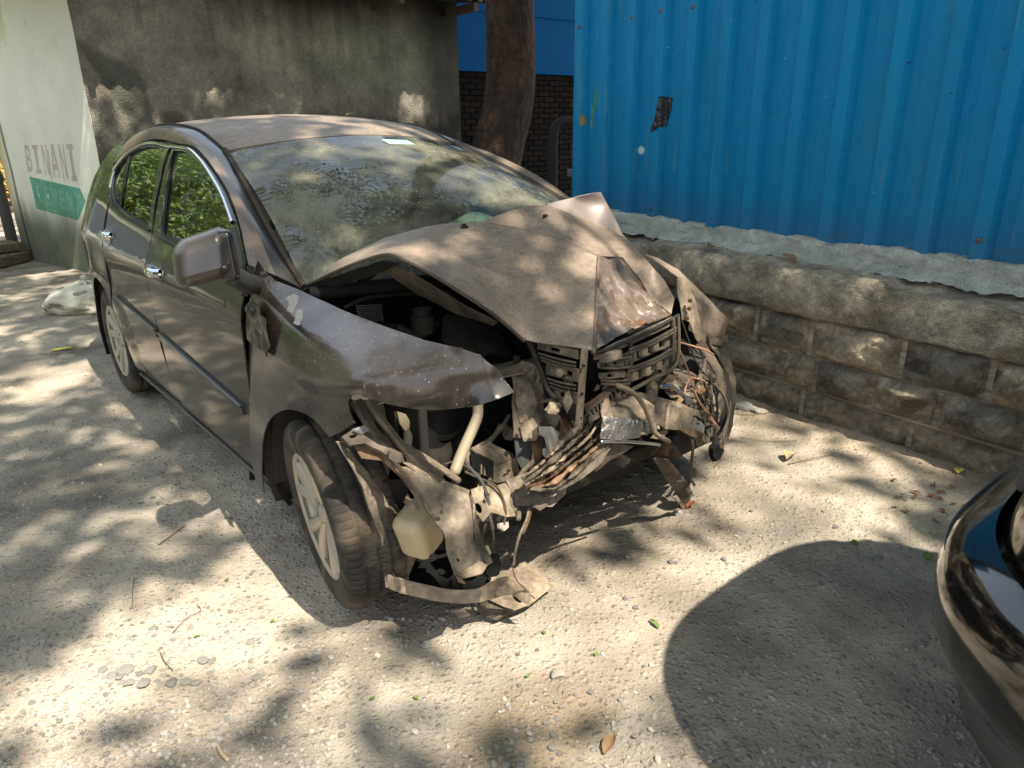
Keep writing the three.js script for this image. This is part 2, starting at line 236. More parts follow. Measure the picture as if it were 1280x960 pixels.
const stoneBump = tex(256, 256, (u, v) => fbm(u * 8, v * 8, 5, 8, 3), { srgb: false });
{
  const r = rng(5), mats = [[.46, .43, .38], [.40, .38, .345], [.50, .455, .39], [.34, .33, .31], [.42, .30, .25]].map(c => std(c, 0.9, { bumpMap: again(stoneBump, 2, 2), bumpScale: 0.006 }));
  const put = (px, py, s, label, group, mi, si = 0, flat) => { const p = PY(px, py, 0); const k = s * .4; const o = part('stone', flat ? stoneGeo(si + 40, flat, 2) : chips[(si + 2) % 5], mats[mi]); o.position.set(p.x, groundY(p.x, p.z) + k * 0.34, p.z); o.scale.set(k * (0.9 + r() * .35), k, k * (0.85 + r() * .3)); o.rotation.set((r() - .5) * .5, r() * 6, (r() - .5) * .5); tag(o, label, 'stone', group); };
  put(697, 843, 0.045, 'rounded yellowish stone on bright dusty ground in front of the wreck', null, 2, 1, 0.85);
  put(533, 802, 0.035, 'pale stone just ahead of the torn splash shield', null, 0, 2, 0.6);
  put(158, 838, 0.045, 'largest flat stone in the dappled left foreground', null, 1, 3, 0.4);
  put(330, 556, 0.05, 'grey stone in the shade beside the open sill', null, 1, 6, 0.5);
  for (const [x, y] of [[612, 940], [621, 932], [626, 950], [637, 936], [640, 925], [646, 941], [652, 950], [632, 957], [655, 943], [618, 957], [664, 925], [690, 938], [700, 945], [683, 905], [690, 918], [697, 899], [695, 875], [703, 883], [650, 958], [660, 952], [692, 921]]) put(x, y, 0.017 + r() * 0.009, 'pale chip of stone in the brown patch at the bottom', 'pale stones clustered in the brown patch at the bottom edge', (r() * 3) | 0, (r() * 5) | 0);
  for (const [x, y] of [[150, 848], [162, 856], [175, 843], [180, 857], [190, 838], [232, 850], [245, 849], [216, 852], [192, 786], [236, 724], [140, 843], [312, 797], [395, 818], [400, 830], [320, 841], [265, 821], [253, 822], [128, 836]]) put(x, y, 0.022 + r() * 0.018, 'pale angular stone in the dappled left foreground', 'stones scattered in the left foreground', (r() * 3) | 0, (r() * 5) | 0);
  for (const [x, y] of [[647, 816], [672, 810], [530, 803], [768, 758], [782, 748], [795, 760], [840, 751], [738, 865], [805, 834], [793, 921], [815, 938], [755, 893], [648, 856], [727, 880], [760, 700], [790, 664], [838, 702], [845, 703], [865, 640], [713, 632], [740, 660], [905, 700], [940, 640]]) put(x, y, 0.012 + r() * 0.012, 'small dark pebble on the sunny dust ahead of the wreck', 'pebbles on the sunny dust ahead of the wreck', x === 647 || x === 672 ? 4 : 1 + 2 * (r() > .5), (r() * 5) | 0);
  for (const [x, y] of [[1047, 712], [1072, 690], [1090, 698], [1025, 729], [1100, 695], [1045, 660]]) put(x, y, 0.02 + r() * 0.01, 'dark stone lying in the shadow of the black car', 'stones in the shadow of the black car', 3, (r() * 5) | 0);
  for (const [x, y, s] of [[905, 505, .09], [918, 514, .07], [930, 517, .1], [944, 521, .06], [913, 488, .08]]) put(x, y, s, 'broken rubble stone between the wreck and the stone wall', 'rubble at the foot of the stone wall', 3, (r() * 5) | 0);
}

// ---- boundary wall of rough stone with a concrete coping, and the blue sheet fence on it
const concBump = tex(512, 512, (u, v) => 0.55 * fbm(u * 12, v * 12, 6, 12, 21) + 0.45 * (() => { const w = worley(u * 60, v * 60, 60, 5); return clamp(0.6 - w[0]) * (w[2] > .5 ? 1.4 : .5); })(), { srgb: false });
const grime = tex(512, 512, (u, v) => { const a = fbm(u * 6, v * 6, 6, 6, 14), s = worley(u * 40, v * 40, 40, 6); const t = 0.62 + 0.55 * (a - 0.5) + (s[0] < 0.10 && s[2] > .85 ? 0.14 : 0) - (s[0] < .12 && s[2] < .14 ? 0.2 : 0) + .22 * (fbm(u * 30, v * 30, 3, 30, 77) - .5); return [t * 1.04, t, t * 0.93]; });
const wall = thing('stone_wall', 'low rough grey stone wall with a concrete coping under the blue fence', 'wall', V(1.646, 0, -0.1));
wall.rotation.y = -0.06;                                            // local +z runs along the wall, local -x faces the yard
{
  const stoneTex = tex(512, 512, (u, v) => { const a = fbm(u * 5, v * 5, 6, 5, 44), b = fbm(u * 22, v * 22, 3, 22, 9); const t = 0.67 + 0.5 * (a - 0.5) + 0.3 * (b - .5); return [t, t * 0.965, t * 0.90]; });
  const mk = (c, bs) => std(c, 0.93, { map: again(stoneTex, 2.4, 2.4), bumpMap: again(concBump, 5, 5), bumpScale: bs, vertexColors: true });
  const stoneM = [mk([.80, .77, .71], .02), mk([1, .92, .80], .02), mk([.66, .65, .62], .02), mk([.92, .86, .76], .02)], mkp = (c, bs) => std(c, .93, { map: again(stoneTex, 1.6, 1.6), bumpMap: again(concBump, 3, 3), bumpScale: bs }), mortar = mkp([.74, .68, .59], .016), cope = mkp([.82, .77, .67], .02);
  part('mortar', box(0.35, 0.6, 11, V(0.215, 0.27, 1), 0), mortar, wall);
  const r = rng(77);
  // [z0, z1, y0, y1] of stones in the courses, from joints measured in the photograph, then carried on
  const rows = [[0.335, 0.525, [-3.2, -2.7, -2.2, -1.75, -1.25, -.8, -.38, .02, .33, .77, 1.12, 1.5, 1.9, 2.3]], [0.165, 0.325, [-3.1, -2.5, -2.0, -1.5, -1.05, -.6, -.22, .2, .38, .66, .95, 1.4, 1.75, 2.2]], [-0.05, 0.15, [-3.2, -2.6, -1.9, -1.3, -.75, -.25, .33, .86, 1.38, 1.9, 2.4]]];
  let n = 0;
  for (const [y0, y1, zs] of rows) for (let i = 0; i + 1 < zs.length; i++) {
    const z0 = zs[i] + 0.012, z1 = zs[i + 1] - 0.012, s = ++n, low = y1 < 0.2, bulge = low ? 0.02 : 0.028 + r() * 0.034, cz = .25 + .5 * r(), cy = .3 + .5 * r(), nu = Math.ceil((z1 - z0) / 0.009), nv = Math.ceil((y1 - y0) / 0.009), P = [], tone = [];
    for (let j = 0; j <= nv; j++) for (let k = 0; k <= nu; k++) {
      const u = k / nu, v = j / nv, e = Math.min(u, 1 - u) * (z1 - z0), f = Math.min(v, 1 - v) * (y1 - y0), lip = step(0, 0.03, Math.min(e, f));
      const z = mix(z0, z1, u), y = mix(y0, y1, v); let fac = 1; for (let q = 0; q < 9; q++) { const an = q / 9 * 6.28 + hash(s, q, 5), tilt = .5 + 1.6 * hash(s, q, 6), top = .35 + .75 * hash(s, q, 7); fac = Math.min(fac, top - ((u - cz) * (z1 - z0) / .3 * Math.cos(an) + (v - cy) * (y1 - y0) / .2 * Math.sin(an)) * tilt); } fac = clamp(fac, -.25, 1.2);
      const chip = worley(z * 11 + s * 3, y * 15, 0, s);
      tone.push(clamp(.62 + .75 * (chip[2] - .3) * (low ? .4 : .8) + .5 * (fbm(z * 8, y * 8, 4, 0, s + 3) - .5), .3, 1.3));
      const h = lip * ((low ? .35 : 1) * bulge * 2.1 * fac + 0.022 * (chip[2] - 0.5) * step(0, .2, chip[1] - chip[0]) * (low ? .5 : 1) + 0.022 * (fbm(z * 14, y * 14, 5, 0, s) - 0.5) + .007 * (fbm(z * 60, y * 60, 3, 0, s) - .5)) + 0.004;
      P.push(V(0.04 - lip * 0.03 - h, y + (lip ? 0 : 0), z));
    }
    const sg = gridGeo(P, nu, nv, { thick: 0.0, inward: V(1, 0.3, (z0 + z1) / 2) }); sg.setAttribute('color', new THREE.BufferAttribute(new Float32Array(tone.flatMap(t => [t, t * .985, t * .96])), 3));
    part('stone', sg, low ? stoneM[1] : stoneM[s % 4], wall);
  }
  // render skim over the foot of the wall, uneven
  // coping: rounded, rough beam
  const nz = 420, prof = [[.4, .545], [.06, .535], [.012, .528], [-.012, .545], [-.022, .60], [-.022, .67], [-.014, .725], [.012, .757], [.05, .768], [.12, .772], [.22, .775], [.4, .78]];
  const P = []; for (let j = 0; j <= nz; j++) { const z = mix(-3.6, 3.2, j / nz); prof.forEach(([x, y], i) => { const edge = i > 1 && i < 10 ? 1 : 0, c = edge * step(0.50, 0.60, fbm(z * 2.2, i * .14, 3, 0, 8)); P.push(V(x + c * 0.05 * (i > 3 && i < 9 ? 1 : .3) + edge * (0.034 * (fbm(z * 9, i * .8, 4, 0, 2) - 0.5) + .014 * (fbm(z * 34, i * 2.2, 3, 0, 12) - .5)), y - 0.012 * z - c * 0.03 * (i > 6 ? 1 : 0) + edge * 0.02 * (fbm(z * 8, i * .7, 4, 0, 61) - 0.5), z)); }); }
  part('coping', gridGeo(P, prof.length - 1, nz, { thick: 0, inward: V(0.2, 0.6, 0) }), cope, wall);
  // mortar fillet closing the foot of the sheets
  const nf = 1100, pf = [[.105, -.004], [.15, .014], [.20, .024], [.205, .048], [.214, .072], [.222, .088], [.25, .096], [.32, .094]], F = [];
  for (let j = 0; j <= nf; j++) { const z = mix(-3.4, 3.1, j / nf); pf.forEach(([x, y], i) => { const k = i / 7, lump = fbm(z * 2.6 + 40, i * .3, 4, 0, 33) - 0.5, seam = Math.abs(md(z * 1.9 + .2 * Math.sin(i), 1) - 0.5) < 0.012 ? -0.008 : 0; F.push(V(x + lump * 0.08 * (1 - k) + .016 * (fbm(z * 30, i * 1.3, 3, 0, 15) - .5) * (i < 6 ? 1 : 0) + (i === 0 ? (fbm(z * 7, 3, 3, 0, 9) - .5) * .06 : 0), 0.772 - 0.012 * z + y + lump * 0.035 * k + 0.022 * (fbm(z * 16, i, 4, 0, 4) - .5) + seam + .014 * (fbm(z * 38, i * 1.7, 3, 0, 44) - .5) + (i > 0 && i < 5 && worley(z * 5, i * .6, 0, 7)[1] - worley(z * 5, i * .6, 0, 7)[0] < .05 ? -.008 : 0) + (i > 4 ? 0.02 * (fbm(z * 11, 5, 3, 0, 19) - .5) : 0), z)); }); }
  part('mortar_fillet', gridGeo(F, 7, nf, { thick: 0, inward: V(0.3, 0.6, 0) }), std([0.62, 0.63, .56], 0.95, { map: again(tex(512, 512, (u, v) => { const a = fbm(u * 5, v * 5, 5, 5, 2), b = fbm(u * 30, v * 30, 4, 30, 5); const t = .82 + .3 * (a - .5) + .22 * (b - .5); return [t, t, t * .98]; }), .7, .7), bumpMap: again(concBump, 2, 2), bumpScale: 0.012 }), wall);
}
const fence = thing('blue_sheet_fence', 'tall blue corrugated sheet metal fence standing on the stone wall', 'fence', wall.position.clone());
fence.rotation.y = -0.06;
const fenceHit = (px, py) => { fence.updateMatrixWorld(true); const a = fence.worldToLocal(EYE.clone()), b = fence.worldToLocal(EYE.clone().add(sight(px, py))).sub(a); const q = a.clone().addScaledVector(b, (0.262 - a.x) / b.x); return [q.z, q.y]; };
const sprayAndLightSpot = [[741, 124, .012, .05, [.55, .60, .10], .5], [737, 140, .012, .045, [.70, .62, .12], .6], [729, 151, .013, .035, [.82, .52, .12], .75], [736, 155, .010, .03, [.80, .55, .12], .6], [798, 188, .028, .022, [.80, .82, .78], 1.0]].map(([x, y, rz, ry, c, k]) => [...fenceHit(x, y), rz, ry, c, k]);  // spray paint; the last pale one paints in a spot of reflected light
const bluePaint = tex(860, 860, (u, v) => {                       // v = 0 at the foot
  const a = fbm(u * 6, v * 3, 5, 0, 6), sc = fbm(u * 90, v * 7, 3, 0, 15), dust = step(0.10, 0, v + 0.05 * (a - .5)) * 0.55 + step(0.45, 0.0, v) * 0.24 + 0.20 * step(.45, .75, a) + .12 * step(.55, .7, fbm(u * 30, v * 4, 4, 0, 88)), w = worley(u * 60, v * 60, 0, 4), fine = fbm(u * 140, v * 40, 3, 0, 71);
  let c = [0.0 + .01 * fine, 0.50 + .06 * (a - .5) + .04 * (fine - .5), 0.70 + .07 * (a - .5) + .04 * (fine - .5)];
  if (w[0] < 0.05 + .06 * fine && w[2] > 0.965) c = w[2] > .993 ? [0.6, 0.66, 0.7] : [.08, .16, .25];
  if (sc > 0.735) c = c.map((q, k) => mix(q, [.45, .55, .62][k], .35));
  const peel = step(0.66, 0.72, fbm(u * 9, v * 14, 5, 0, 52)) * step(0.13, 0.02, v); c = c.map((q, k) => mix(q, [.55, .58, .57][k], peel * .7));
  c = c.map((q, k) => mix(q, [.22, .43, .56][k], clamp(dust)));
  const Z = u * 2.7 - 2, Y = v * 2.6 + .835; for (const [z0, y0, rz, ry, cc, k] of sprayAndLightSpot) { const d = Math.hypot((Z - z0) / rz, (Y - y0) / ry) + .5 * (fine - .5); const w = step(1.5, .5, d) * k; if (w > 0) c = c.map((q, i) => mix(q, cc[i], w)); }
  return c;
});
{
  const pitch = 0.23, top = 3.4, foot = 0.835, x0 = 0.285;
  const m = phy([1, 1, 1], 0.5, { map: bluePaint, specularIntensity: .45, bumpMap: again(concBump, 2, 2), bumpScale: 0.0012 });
  const prof = [[0, 0], [0.060, 0], [0.068, -0.046], [0.128, -0.046], [0.146, 0], [0.182, 0], [0.184, -0.0025], [0.192, -0.0025], [0.194, 0], [0.23, 0]];
  // screws first seen on the ribs
  let k = 0;
  const zA = -1.73;
  for (let s = 0; s < 6; s++) {                                   // sheets of five ribs, each lapping the next
    const z0 = zA + s * 1.15, P = [], n = 5, lap = s ? 0.004 : 0, cols = []; 
    for (let q = 0; q < n; q++) prof.slice(q ? 1 : 0).forEach(([a, b]) => cols.push([z0 + q * pitch + a, b]));
    cols.push([z0 + 1.15 + 0.05, 0.0]);
    const ny = 30; for (let j = 0; j <= ny; j++) for (const [z, b] of cols) { const y = mix(foot - 0.02, top, j / ny); P.push(V(x0 + b - 0.0045 * (s % 2) + 0.006 * (fbm(z * 2, y * 1.3, 2, 0, 5) - .5), y - (j ? 0 : 0.01 * z), z)); }
    const g = gridGeo(P, cols.length - 1, ny, { thick: 0.0012, inward: V(3, 1, z0) }), uvA = g.attributes.uv, pA = g.attributes.position;
    for (let i = 0; i < uvA.count; i++) uvA.setXY(i, s ? .56 + .012 * (s % 2) + (pA.getZ(i) - z0) / 2.85 : (pA.getZ(i) + 2) / 2.7, (pA.getY(i) - .835) / 2.6);
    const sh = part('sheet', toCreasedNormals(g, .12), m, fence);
    for (let q = 0; q < n; q++) for (const y of [0.93, 2.02]) { if (hash(s, q, y * 100) < (y < 1 ? 0.25 : 0.15)) continue; const sc = new THREE.SphereGeometry(0.009, 10, 6); sc.scale(0.6, 1, 1); const w = new THREE.CylinderGeometry(0.014, 0.014, 0.003, 12); w.rotateZ(Math.PI / 2); part('screw', merge([sc, w]), std([.12, .12, .12], .5, { metalness: .6 }), sh)  .position.set(x0 - 0.046, y - 0.02 + 0.03 * hash(q, s), z0 + q * pitch + 0.097); }
  }
  // post and rails behind
  for (const y of [1.1, 2.9]) part('rail', box(0.04, 0.05, 6.6, V(x0 + 0.03, y, 1.5), 0.004), std([.12, .13, .15], .6, { metalness: .5 }), fence);
  part('end_post', box(0.06, 2.7, 0.05, V(x0 + 0.035, 2.1, zA + .02), 0.006), std([0.01, 0.12, 0.36], .45), fence);
  // torn strip of black tape, the paint marks and painted light spot
  const f = (px, py, d = 0) => { const q = PX(px, py, 1.9), l = fence.worldToLocal(q); l.x = x0 - 0.047 - d; return l; };
  fence.updateMatrixWorld(true);
  const hit = (px, py) => { const a = fence.worldToLocal(EYE.clone()), b = fence.worldToLocal(EYE.clone().add(sight(px, py))).sub(a); const t = (x0 - 0.040 - a.x) / b.x; return a.addScaledVector(b, t); };
  const ribAt = z => { const t = md(z - zA, pitch); return interp(t, prof.map(q => q[0]), prof.map(q => q[1])); };
  const onFence = (nm, pts, m2, off, amp, label) => part(nm, sheet(pts.map(p => { const q = hit(...p); return [q.z, q.y]; }), (z, y) => V(x0 + ribAt(z) - off - amp * fbm(z * 60, y * 60, 3, 0, 5), y, z), { edge: .008, thick: .0006, inward: V(3, 1, 0) }), m2, fence, label);
  onFence('torn_tape', [[826, 120], [836, 122], [834, 136], [828, 158], [814, 165], [820, 150]], phy([.02, .022, .025], .3), .004, .012, 'torn strip of dark shiny tape');
}

// ---- the plastered building behind: white side, bare grey front
const building = thing('plastered_building', 'old building with a white painted side, a stained grey front and a tin eave', 'building', V(-0.05, 0, -6.08));
{
  const W = 4.25, H = 3.1;
  const greyTex = tex(900, 720, (u, v) => {
    const x = u * W, y = v * H, a = fbm(x * 2.2, y * 2.2, 6, 0, 3), b = fbm(x * 9, y * 7, 5, 0, 8), fine = fbm(x * 46, y * 46, 3, 0, 31), streak = fbm(x * 13, y * 0.8, 4, 0, 17);
    let t = 0.47 + 0.30 * (a - 0.5) + 0.16 * (b - 0.5) + 0.12 * (fine - .5), c = [t * 1.02, t * 0.99, t * 0.93];
    const wav = 0.16 * (fbm(x * 3, 7, 4, 0, 5) - .5), band = step(1.62, 1.5, y + wav) * step(.34, .62, fbm(x * 4, y * 4, 5, 0, 23) + (x > 1.5 ? .14 : -.05)), green = step(1.4, 2.2, y) * step(.9, 2.8, x) * .5;
    c = c.map((q, k) => mix(q, q * [.9, 1.0, .9][k], green)); c = c.map((q, k) => mix(q, [.25, .25, .22][k], band * .75));
    const lightP = step(.44, .56, fbm(x * 3.3 + 4, y * 3.3, 5, 0, 91)) * step(1.75, 1.5, y + .2 * (b - .5)) * step(1.7, .5, x) * step(.1, .4, x); c = c.map((q, k) => mix(q, [.62, .62, .56][k], lightP * .8));
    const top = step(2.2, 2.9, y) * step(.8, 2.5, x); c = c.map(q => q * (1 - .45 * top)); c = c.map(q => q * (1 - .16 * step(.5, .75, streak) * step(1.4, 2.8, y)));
    const patch = step(.20, .13, Math.abs((x - .36) - .30 * (1.75 - y)) + .5 * (1.8 - y) * .2 + .10 * (b - .5)) * step(1.1, 1.3, y) * step(2.0, 1.88, y - .5 * Math.abs(x - .5)); c = c.map((q, k) => mix(q, [.22, .24, .22][k], patch * .55));
    const pit = worley(x * 30, y * 24, 0, 6); if (pit[0] < .16 && pit[2] > .86) c = c.map(q => q * .75);
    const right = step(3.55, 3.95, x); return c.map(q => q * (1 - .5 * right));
  }, { wrap: false });
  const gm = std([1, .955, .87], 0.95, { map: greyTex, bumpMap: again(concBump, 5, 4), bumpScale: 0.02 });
  const fr = (w, h, d, p) => { const g = new THREE.BoxGeometry(w, h, d, 60, 40, 1); warp(g, v => { v.x += 0.02 * (fbm(v.y * 3, 1, 3, 0, 4) - .5); v.z += 0.02 * (fbm(v.x * 2, v.y * 2, 3, 0, 9) - .5); }); return g.translate(p.x, p.y, p.z); };
  const g1 = fr(W, H, 0.25, V(W / 2, H / 2, -0.125)); { const p = g1.attributes.position, uv = g1.attributes.uv; for (let i = 0; i < p.count; i++) uv.setXY(i, p.getX(i) / W, p.getY(i) / H); }
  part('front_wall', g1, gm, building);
  // white side, runs back and away, lettered
  const L = 2.42, ang = Math.atan2(0.55, 2.35);
  const cv = document.createElement('canvas'); cv.width = 1024; cv.height = 1024; const k = cv.getContext('2d');
  const P = (s, y) => [(1 - s / L) * 1024, (1 - y / H) * 1024];                               // s metres from the near corner
  k.fillStyle = '#000'; k.fillRect(0, 0, 1024, 1024);
  const place = (px, py) => { // measured on the photograph: distance along the side from the near corner, height
    const d = sight(px, py), o = V(-0.05, 0, -6.08), t = V(-Math.sin(ang), 0, -Math.cos(ang)), nrm = V(-Math.cos(ang), 0, Math.sin(ang)), q = EYE.clone().addScaledVector(d, o.clone().sub(EYE).dot(nrm) / d.dot(nrm)); return [q.clone().sub(o).dot(t), q.y]; };
  const quadText = (txt, x0, y0, x1, y1, fill, font) => { const n = txt.length; for (let i = 0; i < n; i++) { const a = P(...place(mix(x0[0], x1[0], (i + .02) / n), mix(x0[1], x1[1], (i + .02) / n))), b = P(...place(mix(x0[0], x1[0], (i + .98) / n), mix(x0[1], x1[1], (i + .98) / n))), c = P(...place(mix(y0[0], y1[0], (i + .02) / n), mix(y0[1], y1[1], (i + .02) / n)));
    k.save(); k.transform((b[0] - a[0]) / 100, (b[1] - a[1]) / 100, (c[0] - a[0]) / 100, (c[1] - a[1]) / 100, a[0], a[1]); k.fillStyle = fill; k.font = font; k.textAlign = 'center'; k.textBaseline = 'alphabetic'; const w = k.measureText(txt[i]).width; k.translate(50, 100); k.scale(86 / w, 1.37); k.fillText(txt[i], 0, 0); k.restore(); } };
  // red channel: brown lettering; green channel: green board; blue: pale lettering on it
  quadText('BINANI', [27, 181], [32, 215], [92, 179], [100, 229], '#f00', 'bold 100px sans-serif');
  k.globalCompositeOperation = 'lighter';
  { const q = [[36, 221], [100, 236], [107, 252], [97, 276], [46, 261]].map(p => P(...place(...p))); k.fillStyle = '#0f0'; k.beginPath(); q.forEach((p, i) => i ? k.lineTo(...p) : k.moveTo(...p)); k.fill(); }
  quadText('CEMENT', [41, 229], [47, 252], [101, 243], [101, 269], '#00f', 'bold 100px sans-serif');
  { const a = P(...place(60, 188)), b = P(...place(67, 240)); k.strokeStyle = '#f00'; k.lineWidth = 9; k.beginPath(); k.moveTo(...a); k.lineTo(...b); k.stroke(); }
  const im = k.getImageData(0, 0, 1024, 1024).data;
  const whiteTex = tex(860, 860, (u, v) => {
    const y = v * H, s = (1 - u) * L, a = fbm(u * 9, v * 9, 6, 0, 3), b = fbm(u * 40, v * 30, 4, 0, 6), j = ((1023 - Math.floor(v * 1023)) * 1024 + Math.floor(u * 1023)) * 4, fade = .45 + .55 * fbm(u * 24, v * 24, 3, 0, 12);
    let c = [.895 + .08 * (a - .5), .895 + .08 * (a - .5), .835 + .08 * (a - .5)];
    const yel = step(1.9, 2.8, y) * step(.4, .7, a) * .8 + step(2.1, 2.4, s) * .6; c = c.map((q, i) => mix(q, [.72, .68, .48][i], clamp(yel)));
    c = c.map((q, i) => mix(q, [.52, .38, .34][i], im[j] / 255 * .5 * step(.22, .42, fbm(u * 60, v * 40, 4, 0, 19) + .1) * fade)); c = c.map((q, i) => mix(q, [.13, .52, .40][i], im[j + 1] / 255 * (.36 + .44 * fade) * step(.16, .36, fbm(u * 50, v * 40, 4, 0, 23) + .06))); c = c.map((q, i) => mix(q, [.66, .78, .66][i], im[j + 2] / 255 * .5 * fade));
    const low = step(0.78, 0.30, y + .3 * (fbm(u * 14, v * 2, 4, 0, 40) - .5)); c = c.map((q, i) => mix(q, [.36, .38, .32][i] + .1 * (b - .5), low * .9));
    const sp = worley(u * 70, v * 60, 0, 3); if (sp[0] < .10 && sp[2] > .92) c = c.map(q => q * .6);
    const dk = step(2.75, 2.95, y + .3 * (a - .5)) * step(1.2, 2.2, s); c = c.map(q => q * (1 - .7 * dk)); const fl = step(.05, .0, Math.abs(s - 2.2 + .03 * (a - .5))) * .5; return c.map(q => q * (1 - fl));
  }, { wrap: false });
  const g2 = fr(L, H, 0.2, V(0, 0, 0)); { const p = g2.attributes.position, uv = g2.attributes.uv; for (let i = 0; i < p.count; i++) uv.setXY(i, 1 - (p.getX(i) + L / 2) / L, 1 - (p.getY(i) + H / 2) / H === 2 ? 0 : (p.getY(i) + H / 2) / H); }
  // local +x of the side wall runs backwards from the near corner, its outer face looks to -x of the scene
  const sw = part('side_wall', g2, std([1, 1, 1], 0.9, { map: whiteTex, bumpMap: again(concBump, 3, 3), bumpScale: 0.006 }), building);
  { const t = V(-Math.sin(ang), 0, -Math.cos(ang)), n = V(-Math.cos(ang), 0, Math.sin(ang)); sw.matrixAutoUpdate = true; sw.quaternion.setFromRotationMatrix(new THREE.Matrix4().makeBasis(t, V(0, 1, 0), t.clone().cross(V(0, 1, 0)))); sw.position.copy(t.clone().multiplyScalar(L / 2 + .004)).addScaledVector(n, -0.1).add(V(0, H / 2, 0)); }
  // body of the building behind the two walls and a roof slab, eave of corrugated sheets
  part('inner_wall', [box(4.0, H, 0.2, V(2.4, H / 2, -2.6), 0), box(0.2, H, 2.3, V(4.14, H / 2, -1.4), 0)], std([.28, .27, .25], .95), building);
  const E = []; const nx = 180; for (let j = 0; j <= 8; j++) for (let i = 0; i <= nx; i++) { const x = -0.95 + 5.35 * i / nx; E.push(V(x, 2.80 + 0.028 * Math.sin(x * 42) + j * 0.055, 0.62 - j * 0.45)); }
  part('tin_eave', gridGeo(E, nx, 8, { thick: 0.004, inward: V(2, -5, -1) }), std([.22, .20, .18], .75, { metalness: .3, map: again(grime, 1, 1) }), building);
  for (let i = 0; i < 5; i++) part('rafter', box(0.06, 0.09, 0.7, V(.1 + i * 1.0, 2.72, .25), .004), std([.08, .06, .045], .9), building);
  // corner drain pipe and the painted post at the far end of the side
  const far = V(-0.05 - Math.sin(ang) * (L + .08), 0, -6.08 - Math.cos(ang) * (L + .08));
  const pipe = thing('drain_pipe', 'dark pipe standing at the far end of the white wall', 'pipe', far.clone().add(V(-.06, 0, 0)));
  part('pipe_run', cyl(V(0, -.05, 0), V(0, 2.8, 0), .06, .055, 18), std([.07, .07, .065], .7, { bumpMap: again(concBump, 2, 6), bumpScale: .006 }), pipe); for (const y of [.9, 2.0]) part('collar', cyl(V(0, y, 0), V(0, y + .08, 0), .072), std([.06, .06, .055], .7), pipe);
  const post = thing('red_post', 'thin dark red post just left of the drain pipe', 'post', far.clone().add(V(-.2, 0, -.16)));
  part('shaft', bar(V(0, -.05, 0), V(-.02, 2.75, 0), .07, .05, .006), std([.14, .03, .03], .6), post); part('base_plate', box(.14, .02, .14, V(0, .02, 0), .003), std([.1, .03, .03], .7), post);
}
// slabs by the pipe
{
  const slabM = std([.47, .40, .31], .95, { map: again(grime, 2, 2), bumpMap: again(concBump, 2, 2), bumpScale: .01 });
  const slab = (px, py, w, h, d, y, label) => { const p = PY(px, py, 0), g = new RoundedBoxGeometry(w, h, d, 6, .025); warp(g, v => { const k = 1 + .3 * (fbm3(v.x * 6 + px, v.y * 6, v.z * 6, 3, px) - .5); v.multiplyScalar(k); }); const o = part('stone_slab', g, slabM); o.position.set(p.x, y, p.z); o.rotation.y = .5 + px * .1; tag(o, label, 'stone slab'); };
  slab(2, 331, .5, .13, .36, .06, 'lower pale stone slab at the foot of the drain pipe'); slab(-2, 330, .46, .1, .32, .185, 'upper flat stone slab resting on another by the drain pipe');
}
// ---- alley to the right of the building: dark brick wall, blue sheet over it
{
  const bw = thing('brick_wall', 'dark brick wall in the shaded gap behind the tree', 'wall', V(4.2, 0, -7.05));
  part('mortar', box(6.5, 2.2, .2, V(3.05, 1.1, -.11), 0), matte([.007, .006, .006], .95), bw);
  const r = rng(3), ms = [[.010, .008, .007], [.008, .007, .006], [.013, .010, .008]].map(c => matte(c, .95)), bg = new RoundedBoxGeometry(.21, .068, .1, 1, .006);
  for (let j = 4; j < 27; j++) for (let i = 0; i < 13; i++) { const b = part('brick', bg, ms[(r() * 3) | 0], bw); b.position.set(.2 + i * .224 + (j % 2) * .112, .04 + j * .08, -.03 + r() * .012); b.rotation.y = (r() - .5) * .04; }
  const bp = thing('sheet_wall', 'flat blue metal panel above the dark brick wall behind the tree', 'wall', V(4.1, 2.16, -6.98));
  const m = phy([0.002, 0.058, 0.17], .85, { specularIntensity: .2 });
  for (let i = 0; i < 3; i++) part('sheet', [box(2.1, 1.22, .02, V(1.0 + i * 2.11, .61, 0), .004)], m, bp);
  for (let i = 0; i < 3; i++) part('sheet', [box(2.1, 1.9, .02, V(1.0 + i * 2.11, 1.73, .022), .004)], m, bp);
  // vent pipe at the end of the fence
  const vp = thing('bent_pipe', 'dark pipe bent over at the top beside the end of the blue fence', 'pipe', V(0, 0, 0));
  const q = V(2.33, 0, -2.32); part('pipe_run', tube([V(q.x, 0, q.z), V(q.x, .8, q.z), V(q.x, 1.33, q.z), V(q.x + .012, 1.40, q.z + .004), V(q.x + .055, 1.435, q.z + .015), V(q.x + .25, 1.44, q.z + .05)], .035, 60, 14), matte([.022, .021, .02], .7), vp); part('collar', cyl(V(q.x, .6, q.z), V(q.x, .68, q.z), .043), matte([.022, .021, .02], .7), vp);
}
